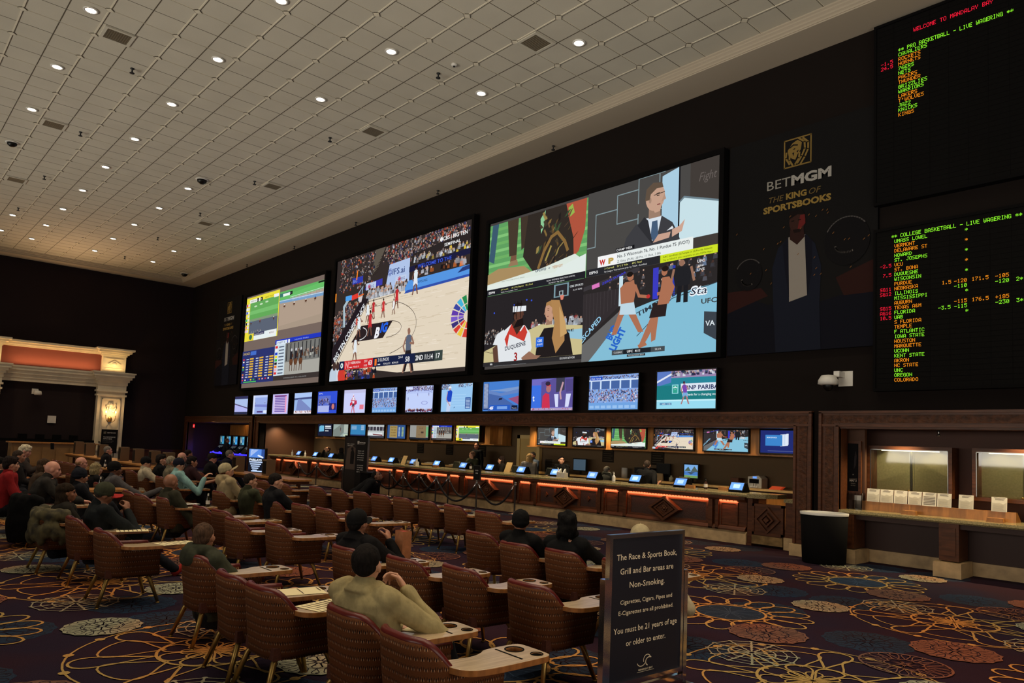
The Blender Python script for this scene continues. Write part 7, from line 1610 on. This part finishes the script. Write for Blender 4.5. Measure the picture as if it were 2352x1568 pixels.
person('person with long dark brown hair seen from behind at left',-13.0,2.55,1.30,1.30,R_(-10),4,hyaw=-30,skin='tan',shirt=(44,40,34),hair='long',hc=(44,32,22),near=1)
# --- left edge group
person('bald person in dark grey sweater leaning forearms on the left table',-16.5,2.7,1.50,1.42,R_(-30),-14,hyaw=-20,hpitch=8,skin='pink',shirt=(58,54,50),hair='bald',hc=(150,120,100),RW=(.22,.58,.22),LW=(.05,.55,.22),near=1,wide=1.2,hunch=.1,Rc=.7)
person('person in red shirt with dark hair beside the bald leaning person',-17.6,2.4,1.53,1.36,R_(-25),0,hyaw=-10,skin='light',shirt=(176,40,44),hair='thick',hc=(36,26,24),near=1)
person('person with glasses and long brown hair, hand raised to face',-19.6,3.25,1.42,1.36,R_(-30),-4,hyaw=-22,hpitch=6,skin='light',shirt=(84,66,52),hair='long',hc=(70,52,38),glasses=True,RW=(.1,.24,.44),RE=(.22,.3,.15),Rd=(-.2,.1,.8),near=1)
person('person with white swept hair holding up a lit phone',-24.5,3.63,1.62,1.5,R_(-30),0,hyaw=-25,hpitch=14,skin='pink',shirt=(70,60,56),hair='thick',hc=(220,205,175),RW=(.25,.42,.42),near=1)
person('person with brown hair behind the white haired person',-22.6,3.25,1.52,1.4,R_(-20),0,hyaw=-20,skin='mid',shirt=(40,36,36),hair='short',hc=(60,48,40))
person('dark haired person in black at the very left edge',-20.9,2.7,1.40,1.36,R_(-20),6,hyaw=-20,skin='light',shirt=(22,24,24),hair='thick',hc=(26,22,22))
# --- second and third rows, left
person('bald person with pink head in dark shirt, facing right',-22.6,4.72,1.38,1.46,R_(-20),4,hyaw=-24,hpitch=4,skin='pink',shirt=(44,42,44),hair='fringe',hc=(150,110,80),near=1,wide=1.2)
person('person in large dark navy beanie before the pink headed person',-17.4,3.72,1.31,1.38,R_(-14),10,hyaw=-10,skin='mid',shirt=(34,34,40),hat='beanie',hatc=(34,36,46),hair='short',hc=(30,26,24),near=1)
person('person with straight grey blonde bob hair seen from behind',-20.6,4.73,1.30,1.36,R_(-10),10,hyaw=-12,skin='light',shirt=(24,22,24),hair='bob',hc=(150,132,96),near=1)
_,gf,gA,_h=person('person in black beanie and grey sweater reaching out a glass',-19.1,4.7,1.39,1.42,R_(-20),4,hyaw=-26,skin='brown',shirt=(96,92,94),hat='beanie',hatc=(20,18,18),hair='short',hc=(20,18,18),RW=(.34,.68,.34),RE=(.34,.38,.20),Rd=(.1,.8,-.1),Rc=.7,near=1,wide=1.15)
person('person in cream shirt and black cap with arm along the chair',-22.75,6.5,1.40,1.42,R_(-28),12,hyaw=-20,hpitch=4,skin='light',shirt=(216,200,170),hat='cap',hatc=(22,20,22),hair='short',hc=(30,26,24),glasses=True,RW=(.42,.38,.14),near=1,wide=1.2)
person('dark haired person in black beyond the cream shirted person',-24.4,7.3,1.43,1.46,R_(-30),4,hyaw=-24,hpitch=-4,skin='light',shirt=(22,22,24),hair='thick',hc=(34,26,24),near=1)
person('grey haired person in olive shirt between two caps',-21.5,6.78,1.48,1.40,R_(-20),10,hyaw=-14,skin='mid',shirt=(132,122,100),hair='short',hc=(150,138,116),near=1,wide=1.2)
person('person in navy cap and aqua shirt raising a phone hand',-19.5,6.28,1.485,1.36,R_(-24),6,hyaw=-24,hpitch=2,skin='light',shirt=(160,206,204),hat='cap',hatc=(30,32,48),hair='short',hc=(60,54,50),RW=(.30,.40,.42),RE=(.36,.30,.14),Rd=(-.1,.5,.6),near=1,wide=1.15)
person('bald person beyond the navy cap',-25.5,8.3,1.49,1.5,R_(-20),6,hyaw=-10,skin='pink',shirt=(60,56,54),hair='fringe',hc=(160,130,100))
person('dark haired person in maroon with forearm raised',-22.75,7.65,1.44,1.42,R_(-28),2,hyaw=-20,skin='mid',shirt=(60,34,38),sleeve='short',hair='thick',hc=(28,22,22),RW=(.34,.5,.30),RE=(.34,.25,.22))
person('far person with dark hair at the wooden door frame',-28.6,9.5,1.51,1.5,R_(-20),4,hyaw=-10,skin='mid',shirt=(50,40,38),hair='short',hc=(40,30,28))
person('person in dark cap and black jacket near the queue, hand forward',-24.4,8.8,1.51,1.42,R_(-30),0,hyaw=-24,skin='pink',shirt=(24,22,24),hat='cap',hatc=(40,34,30),hair='short',hc=(50,40,34),RW=(.2,.5,.3))
person('grey haired person in dark navy jacket hunched near slot machines',-27.5,10.3,1.56,1.56,R_(-40),-16,hyaw=-20,skin='pink',shirt=(26,26,40),hair='short',hc=(120,110,100),wide=1.3)
person('person with grey hair half hidden behind a screen box by the portal',-31.9,7.5,1.50,1.5,R_(-30),0,hyaw=-20,skin='pink',shirt=(30,26,30),hair='short',hc=(130,120,110))
person('bald brown skinned person in dark green shirt, arm on tablet',-14.8,4.75,1.35,1.42,R_(-12),14,hyaw=-6,hpitch=4,skin='tan',shirt=(58,56,42),hair='bald',hc=(60,44,34),RW=(.40,.46,.14),RE=(.34,.14,.12),near=1,wide=1.28)
person('person in cream hoodie and cream cap looking down',-16.15,6.28,1.50,1.42,R_(-24),8,hyaw=-20,hpitch=-22,skin='light',shirt=(190,168,128),hood=True,hat='cap',hatc=(206,190,150),hair='short',hc=(90,56,36),RW=(.2,.36,.12),near=1,wide=1.3)
person('dark haired person in green tee with thinning crown',-15.3,6.48,1.33,1.42,R_(-16),12,hyaw=-26,hpitch=4,skin='light',shirt=(70,72,52),sleeve='short',hair='short',hc=(40,32,28),near=1,wide=1.25)
person('dark haired person in black sweater with one leg crossed over',-13.72,6.3,1.42,1.42,R_(-18),10,hyaw=-24,hpitch=4,skin='light',shirt=(26,26,30),hair='short',hc=(30,24,22),RW=(.22,.40,.12),near=1,wide=1.2,cross=True)
# --- standing figures
person('standing person in navy suit at the slot machines',-41.0,15.6,1.92,1.2,R_(-10),0,stand=True,skin='light',shirt=(28,30,46),hair='short',hc=(110,80,60),RW=(.2,.3,.2),pants=(24,24,34))
person('person in black bending forward beside the tall banner',-18.9,11.0,1.24,1.45,R_(-50),-52,hyaw=0,hpitch=-30,skin='brown',shirt=(20,20,22),hair='buzz',hc=(22,18,18),RW=(.25,.45,-.05),LW=(-.2,.45,-.05),near=1,wide=1.2,stand=True,pants=(20,20,24))
# --- betting clerks
CK=1.2
person('clerk rubbing her forehead with one hand at left of the counter',-32.0,17.1,1.74,CK,PI,0,hyaw=0,hpitch=-14,skin='light',shirt=(26,24,24),hair='short',hc=(80,50,34),RW=(.06,.15,.62),RE=(.2,.25,.3),LW=(-.2,.4,.2))
person('clerk with dark hair beside the woman rubbing her forehead',-30.8,17.15,1.73,CK,R_(120),0,hyaw=0,skin='tan',shirt=(18,18,18),hair='bob',hc=(20,16,16))
person('bald clerk in olive jacket looking toward picture left',-20.96,17.1,1.88,CK,PI,0,hyaw=-62,skin='light',shirt=(56,58,40),hair='buzz',hc=(120,90,70),wide=1.15,near=1)
person('tall smiling standing clerk in black shirt',-21.35,17.62,2.21,CK,PI,0,stand=True,hyaw=8,skin='tan',shirt=(16,16,17),hair='buzz',hc=(24,18,16),near=1)
person('clerk with long dark hair turned to picture left',-19.41,17.2,1.75,CK,R_(150),0,hyaw=-20,skin='light',shirt=(30,26,24),hair='long',hc=(34,22,18))
person('blonde person in black and white patterned blouse seen from the side',-17.82,16.98,1.89,CK,R_(60),0,hyaw=10,skin='light',shirt=(150,142,136),hair='long',hc=(168,136,90),near=1)
person('bearded person in denim blue shirt facing the camera',-18.2,17.55,1.95,CK,PI,0,hyaw=10,skin='brown',shirt=(84,100,124),hair='short',hc=(22,18,18),beard=True,near=1)
person('clerk in black polo turning his head to picture right',-16.38,17.15,1.87,CK,PI,-4,hyaw=58,skin='light',shirt=(18,18,18),sleeve='roll',hair='short',hc=(20,16,16),RW=(.25,.42,.2),near=1,wide=1.25)
person('clerk seen from behind in black polo with bare forearm',-12.9,16.95,1.87,CK,R_(20),0,hyaw=10,skin='light',shirt=(18,18,20),sleeve='short',hair='short',hc=(56,46,40),RW=(.30,.05,.25),RE=(.30,-.25,.12),near=1,wide=1.1)
person('low seated clerk showing only grey hair above a green chair',-14.8,17.4,1.62,CK,0,0,hyaw=0,skin='light',shirt=(60,60,56),hair='short',hc=(110,104,96))
# held phones and glass
phone(-24.05,4.3,1.62,'tall lit phone held up by the white haired person',0,True,(R_(75),0,R_(-120)))
gp=gf((.34,.76,.27))
t=thing('drinking_glass','clear drinking glass held out by the person in grey sweater','glass',tuple(gp))
b=MB(); b.lathe([(0,0),(.035,0),(.045,.15),(.041,.15),(.032,.012),(0,.012)],n=16); build('glass_body',b,'glass',t)
# jacket over a chair back
g=MB(); 
for q in range(12):
    a=PI*(1.0+1.0*q/11); g.ell((-12.97+.36*math.cos(a),2.5+.30*math.sin(a),.86-.02*(q%2)),(.1,.09,.1),10,8)
    g.ell((-12.97+.38*math.cos(a),2.48+.33*math.sin(a),.66-.05*(q%3)),(.1,.07,.16),10,8)
me=remesh(g,.016,3,(.03,7),3); me.materials.clear(); me.materials.append(mat('camouflage_cloth',rgb(92,84,56),.9,var=(9,.6),c2=rgb(44,40,28))); o=bpy.data.objects.new('draped_jacket',me); COL.objects.link(o); tag(o,'olive camouflage jacket draped over a chair back at left','jacket')
g=MB()
for q in range(14):
    g.ell((-15.8+.33*math.cos(PI+PI*q/13),2.62+.27*math.sin(PI+PI*q/13),.86-.04*(q%2)),(.11,.1,.09),10,8); g.ell((-15.8+.35*math.cos(PI+PI*q/13),2.6+.3*math.sin(PI+PI*q/13),.5),(.11,.09,.42),10,8)
me=remesh(g,.018,3,(.03,5),9); me.materials.clear(); me.materials.append(cloth((14,13,14))); o=bpy.data.objects.new('draped_coat',me); COL.objects.link(o); tag(o,'long black coat hanging over a chair back at the left edge','coat')
# ============================================================= LIGHT
def lamp(kind, name, loc, energy, color, size=.1, rot=None, spot=None, blend=.5, sizey=None):
    l = bpy.data.lights.new(name, kind); l.energy = energy; l.color = color[:3]
    if kind == 'AREA':
        l.size = size
        if sizey: l.shape = 'RECTANGLE'; l.size_y = sizey
    else: l.shadow_soft_size = size
    if kind == 'SPOT' and not spot: l.spot_size = math.radians(130); l.spot_blend = .9
    if spot: l.spot_size = math.radians(spot); l.spot_blend = blend
    o = bpy.data.objects.new(name, l); COL.objects.link(o); o.location = loc
    if rot: o.rotation_euler = rot
    return o
LIGHTS = [(-18.4,3.3),(-22,3.3),(-25.57,3.3),(-18.42,6.14),(-21.98,6.14),(-25.56,6.12),(-29.14,6.1),(-14.85,8.98),(-18.45,8.98),(-11.27,11.82),(-14.85,11.83),(-14.86,6.18),(-32.75,6.13),(-36.27,6.12),(-39.85,6.11),(-43.35,6.09),(-29.18,8.97),(-32.73,8.97),(-36.31,8.96),(-39.86,8.94),(-43.42,8.92),(-39.2,4.72),(-42.75,4.74),(-32.83,11.85),(-36.34,11.83),(-39.95,11.82),(-43.43,11.8)]
w = bpy.data.worlds.new('World'); scn.world = w; w.use_nodes = True
w.node_tree.nodes['Background'].inputs[0].default_value = (1.0,.86,.68,1)
w.node_tree.nodes['Background'].inputs[1].default_value = .05
def downlights():
    proto = None
    for i, (x, y) in enumerate(LIGHTS):
        if proto is None:
            t = thing('ceiling_downlight', '', 'light', (x,y,ZC))
            a = MB(); a.lathe([(.11,-.004),(.155,-.004),(.155,-.03),(.11,-.03),(.11,-.004)], n=20, cap=False); build('trim_ring', a, 'white', t)
            b = MB(); b.lathe([(.0,-.018),(.108,-.018),(.108,-.012),(0,-.012)], n=20)
            build('lamp_lens', b, mat('lamp_glow',(1,1,1,1),.5,emis=(1,.9,.74,1),estr=22), t)
            proto = t
        else: t = copy_tree(proto); t.location = (x,y,ZC)
        rows = {3.3:'nearest',4.72:'near-left',4.74:'near-left',6:'second',8:'third',11:'screen-side'}
        row = 'nearest row' if y < 4 else ('near-left short row' if y < 5.5 else ('second row' if y < 7 else ('third row' if y < 10 else 'row nearest the screen wall')))
        same = sorted([q for q in LIGHTS if abs(q[1]-y) < .3], key=lambda q: -q[0]); n = same.index((x,y))
        ordn = ['first','second','third','fourth','fifth','sixth','seventh','eighth','ninth','tenth']
        t['label'] = 'round recessed ceiling downlight, %s in the %s counted from the camera' % (ordn[n], row)
        t['group'] = 'recessed ceiling downlights'
        lamp('SPOT', 'downlight_beam', (x,y,ZC-.05), 260, (1,.82,.58), .1, spot=95, blend=.8)
    for x, y in ((-7.7,11.83),(-4.1,11.83),(-.5,11.83),(-11.27,8.98),(-7.7,8.98),(-4.1,8.98),(-.5,8.98),(-11.27,6.14),(-7.7,6.14),(-4.1,6.14),(-.5,6.14),(-14.85,3.3),(-11.27,3.3),(-7.7,3.3),(-4.1,3.3),(-.5,3.3),(-14.85,.4),(-7.7,.4),(-22,.4),(-29,.4),(-4.1,.4),(2.6,3.3),(2.6,6.14),(2.6,8.98)):  # grid continued out of view without fixtures; last three added to light the sign
        lamp('SPOT', 'downlight_beam', (x,y,ZC-.05), 260, (1,.82,.58), .1, spot=95, blend=.8)
downlights()
UP = (PI,0,0)
# added area lamps out of view, aimed up to brighten the ceiling
def aim(frm, to):
    d = (Vector(to)-Vector(frm)).normalized(); return d.to_track_quat('-Z','Y').to_euler()
for x,e in ((-40,95),(-30,230),(-20,230),(-10,240),(-2,240)):
    l = lamp('AREA', 'ceiling_fill', (x,-6.6,3.2), e, (1,.93,.80), 9, aim((x,-6.6,3.2),(x-1,12.5,11.6)), sizey=2.5); l.data.spread = R_(88)
l = lamp('AREA', 'ceiling_fill', (5.6,2,3.4), 190, (1,.93,.82), 12, aim((5.6,2,3.4),(-5,6,11.6)), sizey=3); l.data.spread = R_(95)  # added lamp out of view, for the right ceiling and the sign
lamp('AREA', 'portal_frieze_glow', (XL+.5,8.2,5.5), 60, (1,.58,.24), .2, UP, sizey=4.4)
for y in (5.15, 11.2): lamp('AREA', 'portal_block_glow', (XL+.9,y,5.56), 16, (1,.66,.26), .5, UP, sizey=.9)
l = lamp('AREA', 'portal_top_glow', (XL+.95,8.2,6.95), 120, (1,.62,.32), .6, aim((XL+.95,8.2,6.95),(XL+6,8.2,11.6)), sizey=7); l.data.spread = R_(100)
for x in (-9.2,-12,-15,-18,-21.5,-25,-28.5,-32,-35): lamp('SPOT', 'recess_beam', (x,17.25,2.9), 110, (1,.76,.45), .05, spot=130, blend=.9); lamp('SPOT', 'counter_beam', (x-.8,16.35,2.9), 150, (1,.8,.52), .05, spot=120, blend=.9)
lamp('AREA','sign_fill',(5.7,5,2.4),200,(1,.9,.74),9,aim((5.7,5,2.4),(-6,5,1)),sizey=2)  # added low lamp out of view, brightening the sign face
for j in lamp_jobs: lamp(j[0],j[1],j[2],j[3],j[4],j[5],j[6],sizey=j[7])
# camera
def camera():
    f, cx, cy = 1666.21, 1197.0, 898.24
    yaw, pitch, roll = [math.radians(a) for a in (137.24835, 4.29421, 2.24427)]
    fwd = Vector((math.cos(yaw)*math.cos(pitch), math.sin(yaw)*math.cos(pitch), math.sin(pitch)))
    right = Vector((math.sin(yaw), -math.cos(yaw), 0)); up = right.cross(fwd)
    r = right*math.cos(roll)+up*math.sin(roll); u = -right*math.sin(roll)+up*math.cos(roll)
    c = bpy.data.cameras.new('Camera'); o = bpy.data.objects.new('Camera', c); COL.objects.link(o)
    m = Matrix((r, u, -fwd)).transposed().to_4x4(); m.translation = Vector((0,0,H)); o.matrix_world = m
    c.sensor_width = 36; c.sensor_fit = 'HORIZONTAL'; c.lens = f/2352*36
    c.shift_x = (1176-cx)/2352; c.shift_y = (cy-784)/2352; c.clip_end = 300; c.clip_start = .05
    scn.camera = o
camera()
# ------------------------------------------------------------- survey units -> metres
def to_metres():
    done = set()
    for o in list(bpy.data.objects):
        if o.parent is None or True:
            o.location = o.location*S
        if o.data is not None and o.type == 'MESH' and o.data.name not in done:
            done.add(o.data.name); o.data.transform(Matrix.Scale(S,4))
        if o.type == 'LIGHT' and o.data.name not in done:
            done.add(o.data.name); o.data.energy *= S*S
            if o.data.type == 'AREA': o.data.size *= S; o.data.size_y *= S
            else: o.data.shadow_soft_size *= S
to_metres()
vs = scn.view_settings
vs.view_transform = 'Standard'; vs.look = 'None'; vs.exposure = 0; vs.gamma = 1; vs.use_curve_mapping = False
scn.cycles.max_bounces = 5; scn.cycles.caustics_reflective = False; scn.cycles.caustics_refractive = False
scn.cycles.sample_clamp_indirect = 4
try: scn.cycles.use_light_tree = True
except Exception: pass
